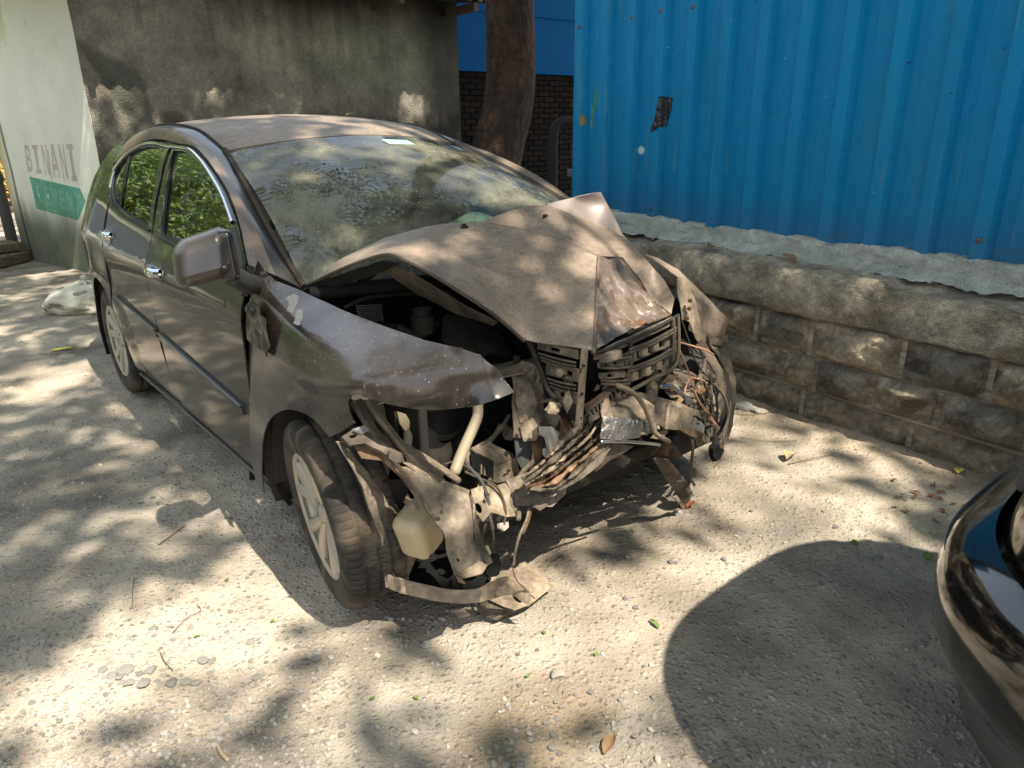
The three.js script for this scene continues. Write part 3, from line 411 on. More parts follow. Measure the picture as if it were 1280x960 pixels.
// ---- sack of rubble behind the rear wheel
{
  const p = PY(104, 388, 0), S = thing('woven_sack', 'dirty white woven sack slumped on the ground behind the rear wheel', 'sack', V(p.x + .05, 0, p.z - .02));
  const g = new THREE.SphereGeometry(1, 64, 40); warp(g, v => { const a = Math.atan2(v.z, v.x), f = fbm3(v.x * 2.2, v.y * 2.2, v.z * 2.2, 4, 9); const k = 1 + .42 * (f - .5) + .05 * Math.sin(a * 7 + v.y * 5) * (1 - Math.abs(v.y)); v.multiplyScalar(k); v.x *= .30; v.z *= .24; v.y = v.y < -.55 ? -.55 + (v.y + .55) * .1 : v.y; v.y = (v.y + .56) * .155; });
  const m = std([.85, .83, .76], .9, { map: tex(256, 256, (u, v) => { const t = .84 + .2 * (fbm(u * 6, v * 6, 5, 6, 2) - .5) + .08 * ((Math.floor(u * 90) + Math.floor(v * 90)) % 2) - (fbm(u * 5 + 3, v * 5, 4, 5, 8) > .63 ? .3 : 0); return [t, t * .98, t * .92]; }, { rep: [2, 2] }), bumpMap: again(concBump, 2, 2), bumpScale: .008 });
  part('body', g, m, S); const t = new THREE.ConeGeometry(.09, .16, 18, 6, true); warp(t, v => { v.x += .03 * Math.sin(v.y * 40); v.z += .02 * Math.sin(v.x * 90 + v.y * 30); }); t.rotateX(Math.PI * .93); t.translate(.09, .2, -.05); part('neck', t, m, S);
}
// ================================================================ TREES (their shade dapples the yard; the car's windows mirror them)
const leafM = phy([0.07, 0.12, 0.025], 0.7, { transmission: 0.3, thickness: 0 }), leafH = phy([.10, .19, .04], .6, { transmission: .35, thickness: 0 }), leafH2 = phy([.24, .36, .07], .6, { transmission: .4, thickness: 0 }), leafM3 = phy([.36, .24, .05], .8, { transmission: .3, thickness: 0 }), leafM2 = phy([0.13, 0.20, 0.035], 0.7, { transmission: 0.4, thickness: 0 });
const barkTex = tex(256, 512, (u, v) => { const a = fbm(u * 12, v * 5, 5, 0, 3), b = fbm(u * 20, v * 20, 4, 0, 5); const t = .45 + .5 * (a - .5) + .35 * (b - .5); return [t * 1.1, t * .95, t * .82]; }), barkBump = tex(256, 512, (u, v) => .5 * fbm(md(u, 1) * 16, v * 7, 5, 0, 8) + .5 * fbm(u * 30, v * 30, 4, 0, 9), { srgb: false });
const barkM = std([.14, .105, .08], .95, { map: barkTex, bumpMap: barkBump, bumpScale: .05 });
function sprigGeo(seed, n, size, wide) {
  const r = rng(seed), pos = [], uv = [], idx = [];
  for (let k = 0; k < n; k++) {
    const a = r() * 6.28, el = (r() - .5) * 1.5, d = V(Math.cos(a) * Math.cos(el), Math.sin(el) * .7, Math.sin(a) * Math.cos(el)), base = d.clone().multiplyScalar(.03 + r() * .13), L = size * (.7 + r() * .6), W = L * wide;
    const dir = d.clone().add(V(0, -.35, 0)).normalize(), sd = dir.clone().cross(V(r() - .5, 1, r() - .5)).normalize(), nn = sd.clone().cross(dir), o = pos.length / 3;
    const P = [base, base.clone().addScaledVector(dir, L * .45).addScaledVector(sd, W).addScaledVector(nn, W * .3), base.clone().addScaledVector(dir, L).addScaledVector(nn, -L * .12), base.clone().addScaledVector(dir, L * .45).addScaledVector(sd, -W).addScaledVector(nn, W * .3), base.clone().addScaledVector(dir, L * .5)];
    P.forEach(p => { pos.push(p.x, p.y, p.z); uv.push(p.x, p.z); }); idx.push(o, o + 1, o + 4, o + 1, o + 2, o + 4, o + 2, o + 3, o + 4, o + 3, o, o + 4);
  }
  return geoFrom(pos, idx, null, uv);
}
const sprigs = [sprigGeo(1, 9, .13, .26), sprigGeo(2, 10, .12, .3), sprigGeo(3, 8, .15, .24)];
function foliage(parent, spots, m, s0) {                              // spots: [x, y, z, scale] in the world
  if (!spots.length) return; const q = new THREE.Quaternion(), M = new THREE.Matrix4(), c = new THREE.Color(), r = rng(s0), holder = new THREE.Group(); holder.name = 'crown'; holder.userData.kind = 'stuff'; parent.add(holder);
  sprigs.forEach((g, k) => { const mine = spots.filter((_, i) => i % 3 === k); if (!mine.length) return; const im = new THREE.InstancedMesh(g, m, mine.length); mine.forEach((p, i) => { q.setFromEuler(new THREE.Euler((r() - .5) * 1.2, r() * 6.28, (r() - .5) * 1.2)); M.compose(V(p[0], p[1], p[2]).sub(parent.position), q, V(p[3], p[3], p[3])); im.setMatrixAt(i, M); const t = .65 + r() * .75; im.setColorAt(i, c.setRGB(t * (r() > .9 ? 1.35 : 1), t, t * .9)); }); im.name = 'leaves'; im.userData.kind = 'stuff'; im.castShadow = im.receiveShadow = true; holder.add(im); });
}
function limb(pts, r0, r1, seed) { // tapered, knotty
  const cv = new THREE.CatmullRomCurve3(pts), n = Math.max(8, pts.length * (r0 > .2 ? 24 : 10)), ra = r0 > .2 ? 44 : 14, P = []; const fr = cv.computeFrenetFrames(n, false);
  for (let j = 0; j <= n; j++) { const c = cv.getPointAt(j / n), rr = mix(r0, r1, j / n); for (let i = 0; i <= ra; i++) { const a = i % ra / ra * Math.PI * 2, k = 1 + .18 * (fbm3(Math.cos(a) * 1.3, Math.sin(a) * 1.3, j / n * 9, 3, seed) - .5) + (r0 > .2 ? .09 * (fbm3(Math.cos(a) * 5, Math.sin(a) * 5, j / n * 14, 3, seed + 5) - .5) : 0); P.push(c.clone().addScaledVector(fr.normals[j], Math.cos(a) * rr * k).addScaledVector(fr.binormals[j], Math.sin(a) * rr * k)); } }
  const g = gridGeo(P, ra, n, { thick: 0, closed: true, inward: pts[pts.length >> 1] }); const len = cv.getLength(), uv = g.attributes.uv; for (let j = 0; j <= n; j++) for (let i = 0; i <= ra; i++) uv.setXY(j * (ra + 1) + i, i / ra * 2, j / n * len * .9); return g;
}
// unseen crowns are shaped by these to place light and shade: points of the scene that lie in sun, and how open the leaves are round about
const sunUV = p => [p.x - SUNX * p.y, p.z - SUNZ * p.y];
const openAt = [], spotsLit = [], spotsShade = [];
const spot = (p, ru, rw, list = spotsLit) => list.push([...sunUV(p), ru, rw]);
const og = (px, py, o) => openAt.push([...sunUV(PY(px, py, 0)), o]);
for (const a of [[30, 360, .44], [60, 450, .48], [60, 560, .48], [30, 700, .42], [160, 560, .52], [190, 640, .48], [120, 690, .42], [60, 780, .58], [190, 740, .54], [60, 900, .85], [250, 860, .66], [330, 790, .62], [350, 930, .64], [480, 860, .74], [600, 840, .78], [700, 780, .84], [760, 900, .66], [850, 730, .78], [960, 620, .7], [1100, 620, .62], [1190, 640, .55], [750, 680, .70], [620, 910, .6]]) og(...a);
spot(V(5.2, 0, -8.2), 2.2, 1.6, spotsShade); openAt.push([0, -3.3, .66], [0, -2.9, .7], [0, -2.3, .7], [0, -1.2, .62], [-.2, -.5, .62], [.2, -.1, .7], [.4, .2, .75], [1.7, .2, .5], [1.7, -.6, .45], [1.6, -2, .3], [0, -4.5, .2], [0, -6.5, .1], [2, -6.8, .05], [-.6, -6, .35], [3.5, -7, .0], [3.5, -4, .0], [2.6, -3, .05], [4.5, -7, -.4], [5, -8.5, -.4], [6, -8, -.4], [4, -5, -.3], [-.5, -7.2, .8], [-.6, -8.2, 1.1], [-.7, -9.5, 1.1]);
const wz = (px, py) => PZ(px, py, -6.06);
spot(wz(270, 118), .10, .12); spot(wz(272, 140), .09, .08); spot(wz(150, 122), .06, .07); spot(wz(497, 104), .13, .06); spot(wz(527, 128), .13, .20); spot(wz(503, 135), .05, .10); spot(wz(566, 135), .06, .15); spot(wz(355, 140), .08, .05);
for (const [x, y, a, b] of [[60, 905, .22, .16], [120, 800, .11, .06], [215, 560, .05, .03], [185, 530, .05, .03], [345, 715, .06, .05], [395, 790, .08, .05], [300, 680, .04, .03], [280, 790, .07, .05], [520, 880, .1, .07], [245, 735, .08, .05], [135, 665, .08, .035], [170, 630, .05, .03], [130, 545, .06, .03], [40, 475, .1, .03], [60, 360, .2, .07], [140, 500, .06, .04], [680, 790, .18, .12], [830, 765, .16, .1], [800, 910, .09, .06], [905, 620, .18, .05], [980, 560, .12, .05], [1000, 640, .25, .05], [930, 560, .12, .06], [650, 760, .1, .08]]) spot(PY(x, y, 0), a, b);
for (const [x, y, a, b] of [[100, 725, .18, .06], [60, 690, .2, .08], [60, 850, .12, .045], [240, 905, .12, .06], [190, 690, .15, .05], [330, 950, .14, .05], [1010, 600, .14, .05], [860, 660, .12, .04]]) spot(PY(x, y, 0), a, b, spotsShade);
function sunny(u, w) {
  for (const [a, b, p, q] of spotsLit) if (((u - a) / (p + .11)) ** 2 + ((w - b) / (q + .10)) ** 2 < .8 + .5 * fbm(u * 9, w * 9, 2, 0, 3)) return true;
  for (const [a, b, p, q] of spotsShade) if (((u - a) / p) ** 2 + ((w - b) / q) ** 2 < 1) return false;
  let s = 0, k = 0; for (const [a, b, o] of openAt) { const g = 1 / (.02 + ((u - a) ** 2 + (w - b) ** 2)) ** 1.6; s += g * o; k += g; }
  const o = s / k, n = .60 * fbm(u * 3.2 + 7, w * 4.3, 2, 0, 55) + .40 * fbm(u * 8, w * 11, 2, 0, 12);   // about 0.28 .. 0.72
  return n > .70 - .40 * o;
}
const trunks = [
  { p: V(3.30, 0, -4.4), r: .265, name: 'gnarled_tree', label: 'leaning dark barked tree in the gap between the grey building and the blue fence', top: [V(0, -.1, 0), V(.04, .7, 0), V(.20, 1.3, 0), V(.34, 1.75, .0), V(.33, 2.5, .03), V(.2, 3.4, .1), V(-.1, 5, .5), V(-.2, 7, .8)] },
  { p: V(-4.6, 0, .2), r: .24, name: 'shade_tree', label: 'spreading shade tree to the left of the yard', top: [V(0, -.1, 0), V(.1, 1.5, .1), V(.2, 3, .2), V(.6, 4.6, .6), V(.9, 7.2, .9)] },
  { p: V(-2.6, 0, 6.2), r: .26, name: 'shade_tree', label: 'spreading shade tree behind the viewer', top: [V(0, -.1, 0), V(0, 1.6, -.1), V(.2, 3.2, -.2), V(.5, 4.8, -.5), V(.6, 7.3, -.8)] },
  { p: V(4.6, 0, 4.4), r: .25, name: 'shade_tree', label: 'spreading shade tree beyond the blue fence', top: [V(0, -.1, 0), V(-.1, 1.7, 0), V(-.3, 3.4, 0), V(-.6, 4.9, 0), V(-.8, 7.4, 0)] }];
{
  const r = rng(21), cell = .135, own = trunks.map(() => []);
  for (let u = -4.2; u < 7; u += cell) for (let w = -9.2; w < 2.3; w += cell) {
    const uu = u + (r() - .5) * .05, ww = w + (r() - .5) * .05, n = uu > 3.4 ? 5 : 2;  // extra unseen leaves added on this side to darken the alley
    for (let k = 0; k < n; k++) { const y = 7 + r() * 2.8, jx = (r() - .5) * .1, jz = (r() - .5) * .1, sc = .85 + r() * .5; if (sunny(uu + jx, ww + jz)) continue; const p = V(uu + jx + SUNX * y, y, ww + jz + SUNZ * y); let b = 0, d = 1e9; trunks.forEach((t, i) => { const q = Math.hypot(p.x - t.p.x, p.z - t.p.z); if (q < d) { d = q; b = i; } }); own[b].push([p.x, p.y, p.z, sc]); }
  }
  trunks.forEach((t, i) => {
    for (let k = 0; k < 900; k++) { const a = r() * 6.28, R = 1 + 3.2 * Math.sqrt(r()), y = 8.2 + 2.8 * r(), x = t.p.x + Math.cos(a) * R, z = t.p.z + Math.sin(a) * R, u = x - SUNX * y, w = z - SUNZ * y; if (u > -4.3 && u < 7 && w > -9.3 && w < 2.4) continue; own[i].push([x, y, z, 1 + r() * .4]); }
    const T = thing(t.name, t.label, 'tree', t.p), top = t.top[t.top.length - 1];
    part('trunk', limb(t.top, t.r * 1.12, t.r * .6, i + 3), barkM, T);
    for (let k = 0; k < 3; k++) { const g = own[i][Math.floor(r() * own[i].length)]; const e = V(g[0], g[1], g[2]).sub(t.p); part('limb', limb([top.clone().add(V(0, -.25, 0)), top.clone().lerp(e, .4).add(V(0, .35, 0)), e], t.r * .26, .016, k + 40), barkM, T); }
    foliage(T, own[i], i % 2 ? leafM2 : leafM, 100 + i);
  });
  // trees and shrubs along the left of the lane, seen in the car's windows
  const row = [[-3.1, -12.5, 1.9, 5.2, 1], [-6.2, -10, 2.0, 5.2, 1], [-4.2, -15.5, 2.3, 6, 0], [-8, -6.5, 2, 5, 1], [-2.5, -18.5, 2.4, 6.5, 1], [-7.5, -15, 2.6, 6, 0], [-7.2, -2.0, 1.8, 4.6, 0], [.2, -21.5, 2.6, 5.5, 0], [-.5, -15.2, .55, 1.0, 2]];
  row.forEach(([x, z, R, h, mi], i) => {
    const T = thing('hedge_tree', ['bushy tree on the left of the lane nearest the white wall', 'tall bushy tree set back on the left of the lane', 'broad bushy tree further along the left of the lane', 'round bushy tree left of the yard', 'large bushy tree closing the far end of the lane', 'large bushy tree at the far left', 'small bushy tree left of the rear of the wreck', 'bushy tree behind the white walled building', 'low yellowing shrub past the red post'][i], 'tree', V(x, 0, z));
    part('trunk', limb([V(0, -.1, 0), V(.1, h * .3, .05), V(0, h * .7, 0)], .16, .06, i + 60), barkM, T);
    const sp = []; for (let k = 0; k < (i < 5 && i !== 1 ? 4200 : i === 8 ? 900 : 2500); k++) { const a = r() * 6.28, b = Math.acos(2 * r() - 1), q = R * Math.cbrt(.25 + .75 * r()) * (.75 + .5 * fbm3(Math.cos(a) * 2 + i, b * 2, Math.sin(a) * 2, 3, i)); sp.push([x + q * Math.sin(b) * Math.cos(a), Math.max(.25, h * .52 + q * (h * .5 / R) * Math.cos(b)), z + q * Math.sin(b) * Math.sin(a), i < 5 ? .5 + r() * .45 : .8 + r() * .6]); }
    foliage(T, sp, mi === 2 ? leafM3 : mi ? leafH2 : leafH, 200 + i);
  });
}
// ================================================================ THE WRECKED SEDAN (its right side and smashed front face the viewer)
const W = (px, py, a, v) => a === 'x' ? PX(px, py, v) : a === 'y' ? PY(px, py, v) : a === 'z' ? PZ(px, py, v) : a.isPlane ? (() => { const d = sight(px, py), t = -(a.distanceToPoint(EYE)) / a.normal.dot(d); return EYE.clone().addScaledVector(d, t); })() : null;
const planeOf = (p, u, v) => new THREE.Plane().setFromNormalAndCoplanarPoint(u.clone().cross(v).normalize(), p);
// panel stretched over measured points: outline and inner points, creases kept sharp
function delaunay(P) {
  const n = P.length, big = 1e5, Q = [...P, [-big, -big], [big, -big], [0, big]]; let T = [[n, n + 1, n + 2]];
  const inC = (t, p) => { const [a, b, c] = t.map(i => Q[i]), ax = a[0] - p[0], ay = a[1] - p[1], bx = b[0] - p[0], by = b[1] - p[1], cx = c[0] - p[0], cy = c[1] - p[1]; const d = (ax * ax + ay * ay) * (bx * cy - cx * by) - (bx * bx + by * by) * (ax * cy - cx * ay) + (cx * cx + cy * cy) * (ax * by - bx * ay); const o = (b[0] - a[0]) * (c[1] - a[1]) - (b[1] - a[1]) * (c[0] - a[0]); return o > 0 ? d > 1e-7 : d < -1e-7; };
  for (let i = 0; i < n; i++) { const bad = T.filter(t => inC(t, Q[i])), E = new Map(); for (const t of bad) for (const [a, b] of [[t[0], t[1]], [t[1], t[2]], [t[2], t[0]]]) { const k = a < b ? a + '_' + b : b + '_' + a; E.set(k, E.has(k) ? null : [a, b]); } T = T.filter(t => !bad.includes(t)); for (const e of E.values()) if (e) T.push([e[0], e[1], i]); }
  return T.filter(t => t.every(i => i < n));
}
const insidePoly = (p, poly) => { let c = false; for (let i = 0, j = poly.length - 1; i < poly.length; j = i++) if ((poly[i][1] > p[1]) !== (poly[j][1] > p[1]) && p[0] < (poly[j][0] - poly[i][0]) * (p[1] - poly[i][1]) / (poly[j][1] - poly[i][1]) + poly[i][0]) c = !c; return c; };
function skin(outline, inner = [], { sub = 2, gap = 14, creases = [], relax = 6, amp = 0, freq = 12, seed = 1, thick = 0.003, round = false, crease = 0.6, disp = null, roundIf = null } = {}) {
  const key = [], loop = []; const pt = q => ({ px: [q[0], q[1]], v: q[2].isVector3 ? q[2].clone() : W(...q) });
  const O = outline.map(pt), n = O.length;
  O.forEach((a, i) => { const b = O[(i + 1) % n], L = Math.hypot(b.px[0] - a.px[0], b.px[1] - a.px[1]), k = Math.max(1, Math.round(L / gap)); for (let j = 0; j < k; j++) { const t = j / k; let v = a.v.clone().lerp(b.v, t), px = [mix(a.px[0], b.px[0], t), mix(a.px[1], b.px[1], t)]; if ((round || (roundIf && roundIf(a.px, b.px))) && j) { const z = O[(i + n - 1) % n], c = O[(i + 2) % n]; v = cr(z.v, a.v, b.v, c.v, t); const c2 = q => V(q.px[0], q.px[1], 0), e = cr(c2(z), c2(a), c2(b), c2(c), t); px = [e.x, e.y]; } key.push({ px, v, fix: true }); } });
  const poly = key.map(k => k.px), nb = key.length, fixed = new Set(); 
  const creasePts = []; for (const line of creases) { const C = line.map(pt); for (let i = 0; i + 1 < C.length; i++) { const a = C[i], b = C[i + 1], L = Math.hypot(b.px[0] - a.px[0], b.px[1] - a.px[1]), k = Math.max(1, Math.round(L / gap)); for (let j = 0; j <= (i + 2 === C.length ? k : k - 1); j++) { const px = [mix(a.px[0], b.px[0], j / k), mix(a.px[1], b.px[1], j / k)]; if (key.some(q => Math.hypot(q.px[0] - px[0], q.px[1] - px[1]) < 3)) continue; key.push({ px, v: a.v.clone().lerp(b.v, j / k), fix: true }); } } }
  inner.map(pt).forEach(q => key.push({ ...q, fix: false }));
  let T = delaunay(key.map((k, i) => [k.px[0] + 1e-3 * hash(i, 7), k.px[1] + 1e-3 * hash(i, 9)])).filter(t => insidePoly([0, 1].map(k => (key[t[0]].px[k] + key[t[1]].px[k] + key[t[2]].px[k]) / 3), poly) && Math.abs((key[t[1]].px[0] - key[t[0]].px[0]) * (key[t[2]].px[1] - key[t[0]].px[1]) - (key[t[1]].px[1] - key[t[0]].px[1]) * (key[t[2]].px[0] - key[t[0]].px[0])) > .5);
  let P = key.map(k => k.v), F = key.map(k => k.fix);
  for (let s = 0; s < sub; s++) { const M = new Map(), out = []; const bd = new Map(); for (const t of T) for (const [a, b] of [[0, 1], [1, 2], [2, 0]]) { const i = t[a], j = t[b], k = i < j ? i * 1e5 + j : j * 1e5 + i; bd.set(k, (bd.get(k) || 0) + 1); }
    const m = (i, j) => { const k = i < j ? i * 1e5 + j : j * 1e5 + i; if (!M.has(k)) { P.push(P[i].clone().add(P[j]).multiplyScalar(.5)); F.push(bd.get(k) === 1); M.set(k, P.length - 1); } return M.get(k); };
    for (const [a, b, c] of T) { const x = m(a, b), y = m(b, c), z = m(c, a); out.push([a, x, z], [x, b, y], [z, y, c], [x, y, z]); } T = out; }
  function key2(i, j) { return i < j ? i * 1e5 + j : j * 1e5 + i; }
  const nbr = P.map(() => new Set()); for (const [a, b, c] of T) { nbr[a].add(b).add(c); nbr[b].add(a).add(c); nbr[c].add(a).add(b); }
  for (let k = 0; k < relax; k++) { const Q = P.map((p, i) => { if (F[i]) return p; const s = V(0, 0, 0); nbr[i].forEach(j => s.add(P[j])); return s.multiplyScalar(1 / nbr[i].size).lerp(p, .35); }); P = Q; }
  const N = P.map(() => V(0, 0, 0)); for (const t of T) { const [a, b, c] = t.map(i => P[i]), nn = b.clone().sub(a).cross(c.clone().sub(a)); if (nn.dot(EYE.clone().sub(a)) < 0) { nn.negate(); t.reverse(); } t.forEach(i => N[i].add(nn)); } N.forEach(q => q.normalize());
  if (amp || disp) P = P.map((p, i) => p.clone().addScaledVector(N[i], (amp ? amp * ((fbm3(p.x * freq, p.y * freq, p.z * freq, 3, seed) - .5) * 2) : 0) + (disp ? disp(p) : 0)));
  // normals, split where facets meet sharply
  const fn = T.map(([a, b, c]) => P[b].clone().sub(P[a]).cross(P[c].clone().sub(P[a])).normalize()), at = P.map(() => []); T.forEach((t, i) => t.forEach(k => at[k].push(i)));
  const pos = [], nor = [], uv = [], idx = [], cs = Math.cos(crease), put = (p, q) => { pos.push(p.x, p.y, p.z); nor.push(q.x, q.y, q.z); uv.push(p.x + p.y * .3, p.z - p.y * .3); return pos.length / 3 - 1; };
  T.forEach((t, i) => { for (const k of t) { const q = V(0, 0, 0); at[k].forEach(j => { if (fn[j].dot(fn[i]) > cs) q.add(fn[j]); }); idx.push(put(P[k], q.normalize())); } });
  if (thick) {
    T.forEach(t => { for (const k of [t[0], t[2], t[1]]) idx.push(put(P[k].clone().addScaledVector(N[k], -thick), N[k].clone().negate())); });
    const cnt = new Map(); for (const t of T) for (const [a, b] of [[0, 1], [1, 2], [2, 0]]) { const k = key2(t[a], t[b]); cnt.set(k, cnt.has(k) ? null : [t[a], t[b]]); }
    for (const e of cnt.values()) if (e) { const [a, b] = e, q = P[b].clone().sub(P[a]).cross(N[a]).normalize(), a2 = P[a].clone().addScaledVector(N[a], -thick), b2 = P[b].clone().addScaledVector(N[b], -thick); const i0 = put(P[a], q), i1 = put(P[b], q), i2 = put(b2, q), i3 = put(a2, q); idx.push(i0, i2, i1, i0, i3, i2); }
  }
  return geoFrom(pos, idx, nor, uv);
}
// ---- paint and other car materials
const wave = tex(256, 256, (u, v) => .5 * fbm(u * 4, v * 4, 3, 4, 3) + .5 * fbm(u * 7, v * 7, 2, 7, 8), { srgb: false });
const dustSpeck = tex(800, 800, (u, v) => { const a = fbm(u * 5, v * 5, 5, 5, 3), f = fbm(u * 40, v * 40, 4, 40, 8), w = worley(u * 46, v * 46, 46, 5), w2 = worley(u * 110, v * 110, 110, 2); let c = [.615, .545, .475].map(q => q * (.90 + .22 * (a - .5) + .20 * (f - .5))); if (w[0] < .05 + .09 * w[2] * w[2] && w[2] > .76) c = [.24, .20, .16]; const sm2 = fbm(u * 9 + 3, v * 26, 4, 0, 61); if (sm2 > .62) c = c.map(q => q * .92); if (w2[0] < .22 && w2[2] > .86) c = c.map(q => q * .7); if (w2[0] < .15 && w2[2] < .06) c = [.8, .78, .72]; return c; });
const dustFine = tex(512, 512, (u, v) => { const a = fbm(u * 4, v * 4, 5, 4, 31), s = fbm(u * 60, v * 60, 3, 60, 2), w = worley(u * 60, v * 60, 60, 5); let k = clamp((a - .42) * 1.5) * .38 + (s > .62 ? .10 : 0); let c = [.205, .188, .178].map((q, i) => mix(q, [.47, .42, .37][i], k)); if (w[0] < .12 && w[2] > .9) c = [.62, .60, .57]; return c; });
const dustRough = tex(512, 512, (u, v) => { const a = fbm(u * 4, v * 4, 5, 4, 31); return .30 + .5 * clamp((a - .38) * 1.8); }, { srgb: false });
const paintM = phy([.028, .023, .019], .42, { metalness: .35, clearcoat: .75, clearcoatRoughness: .055, bumpMap: again(wave, .9, .9), bumpScale: .004 });
const railM = phy([.62, .59, .56], .6, { map: again(dustSpeck, 2.4, 2.4), metalness: .05, clearcoat: .35, clearcoatRoughness: .2 });
const fenderM = phy([1, 1, 1], .5, { map: again(dustFine, 1.6, 1.6), metalness: .35, roughnessMap: again(dustRough, 1.6, 1.6), clearcoat: .6, clearcoatRoughness: .16 });
const hoodM = phy([.94, .94, .94], .72, { map: again(dustSpeck, 1.7, 1.7), metalness: .1, clearcoat: .25, clearcoatRoughness: .45 });
const bareM = phy([1, 1, 1], .33, { metalness: .5, map: again(tex(512, 512, (u, v) => { const a = fbm(u * 5, v * 5, 5, 5, 3), r = fbm(u * 11, v * 11, 4, 11, 8), d = fbm(u * 26, v * 26, 3, 26, 4); let c = [.70, .62, .565].map(q => q * (.8 + .5 * (a - .5))); c = c.map((q, i) => mix(q, [.50, .31, .15][i], step(.64, .72, r) * .45)); return c.map((q, i) => mix(q, [.80, .74, .66][i], step(.62, .70, d) * .5)); }), 2.2, 2.2), bumpMap: again(stoneBump, 4, 4), bumpScale: .012 });
const grimeBump = tex(512, 512, (u, v) => fbm(u * 14, v * 14, 6, 14, 71), { srgb: false });
const dirtM = c => std(c.map(q => q * .84), .88, { map: again(grime, 3, 3), bumpMap: again(grimeBump, 4, 4), bumpScale: .004 });
const dirtyPlate = dirtM([.62, .54, .45]), dirtyDark = dirtM([.26, .225, .19]), rustM = dirtM([.42, .27, .17]), plasticM = dirtM([.30, .265, .23]), slatM = dirtM([.40, .35, .30]);
const darkTrim = matte([.010, .010, .010], .8), blackM = phy([.014, .014, .014], .6, { specularIntensity: .6 }), blackDusty = matte([.05, .045, .04], .85), dimM = matte([.026, .024, .021], .85);
const chromeM = phy([.75, .76, .77], .1, { metalness: 1 }), chromeDull = phy([.5, .5, .49], .3, { metalness: .9 });
const glassM = phy([.46, .56, .49], 0.02, { transmission: 1, thickness: 0, ior: 2.15 });

const car = thing('wrecked_sedan', 'dusty dark grey sedan with a smashed folded bonnet and torn front end', 'car');
// half width of the body at height y, distance z ahead of the front axle
function halfWidth(y, z) {
  const prof = sinterp(y, [.12, .16, .22, .30, .45, .60, .72, .82, .87, .90, .96, 1.02, 1.10, 1.2, 1.3, 1.36, 1.44], [.755, .775, .798, .813, .83, .838, .8425, .844, .840, .830, .806, .783, .75, .705, .655, .612, .535]);
  const plan = sinterp(z, [-3.6, -3.5, -3.4, -3.25, -3.1, -2.9, -2.5, -1.5, -.5, 0, .2], [-.42, -.27, -.16, -.085, -.045, -.015, .002, .005, 0, -.008, -.02]);
  const rr = Math.hypot(z + 2.55, y - .30), flare = .016 * step(.60, .40, rr) * step(.9, .7, y) * (z < -2 ? 1 : 0);
  return prof + plan + flare;
}
const sideMap = (s, off = 0) => (z, y) => V(s * (halfWidth(y, z) + off), y, z);
const side = (px, py) => { let x = -.84, p; for (let i = 0; i < 60; i++) { p = PX(px, py, x); x = .5 * x - .5 * halfWidth(p.y, p.z); } return p; };
const onSide = (pts, s, off, o = {}) => sheet(pts, sideMap(s, off), { edge: .035, thick: .004, inward: V(0, .7, -1.5), ...o });
const arc = (cz, cy, r, a0, a1, n = 14) => Array.from({ length: n + 1 }, (_, i) => { const a = mix(a0, a1, i / n) * Math.PI / 180; return [cz + r * Math.cos(a), cy + r * Math.sin(a)]; });
const rot180 = 0;
const qArch = arc(-2.55, .30, .362, 193, 47, 22);
const quarterPts = [...qArch, [-2.235, .66], [-2.262, .78], [-2.318, .95], [-2.345, 1.068], [-2.425, 1.105], [-2.468, 1.19], [-2.45, 1.25], [-2.455, 1.392], [-2.60, 1.345], [-2.76, 1.268], [-2.92, 1.175], [-3.06, 1.085], [-3.25, 1.035], [-3.46, 1.005], [-3.51, .85], [-3.53, .6], [-3.49, .30], [-2.95, .2]];
const rearDoorPts = [[-1.464, .236], [-1.464, 1.015], [-1.532, 1.18], [-1.612, 1.353], [-1.78, 1.366], [-1.95, 1.367], [-2.1, 1.352], [-2.22, 1.329], [-2.34, 1.29], [-2.42, 1.25], [-2.455, 1.19], [-2.415, 1.112], [-2.335, 1.072], [-2.308, .95], [-2.252, .78], [-2.225, .66], [-2.262, .595], ...arc(-2.55, .30, .366, 40, -8, 8), [-2.18, .236]];
const rearGlass = [[-1.545, 1.024], [-1.60, 1.17], [-1.665, 1.333], [-1.8, 1.346], [-1.95, 1.346], [-2.08, 1.335], [-2.19, 1.314], [-2.30, 1.278], [-2.375, 1.238], [-2.40, 1.192], [-2.37, 1.145], [-2.28, 1.098], [-2.14, 1.068], [-1.95, 1.048], [-1.7, 1.033]];
const frontDoorPts = [[-.52, .236], [-1.455, .236], [-1.456, 1.012], [-1.49, 1.18], [-1.545, 1.352], [-1.42, 1.353], [-1.3, 1.345], [-1.19, 1.328], [-1.08, 1.307], [-.92, 1.266], [-.73, 1.203], [-.56, 1.122], [-.43, 1.03], [-.378, .95], [-.366, .88], [-.375, .75], [-.40, .58], [-.45, .38]];
const frontGlass = [[-1.335, 1.010], [-1.42, 1.17], [-1.512, 1.333], [-1.40, 1.335], [-1.30, 1.327], [-1.19, 1.309], [-1.09, 1.288], [-.945, 1.248], [-.76, 1.184], [-.61, 1.112], [-.578, 1.04], [-.565, .984], [-1.0, .996]];
const rail1 = [[-.40, 1.012], [-.56, 1.127], [-.73, 1.21], [-.92, 1.274], [-1.08, 1.315], [-1.3, 1.353], [-1.52, 1.361], [-1.75, 1.374], [-1.95, 1.375], [-2.1, 1.36], [-2.22, 1.337], [-2.34, 1.298], [-2.455, 1.25]];
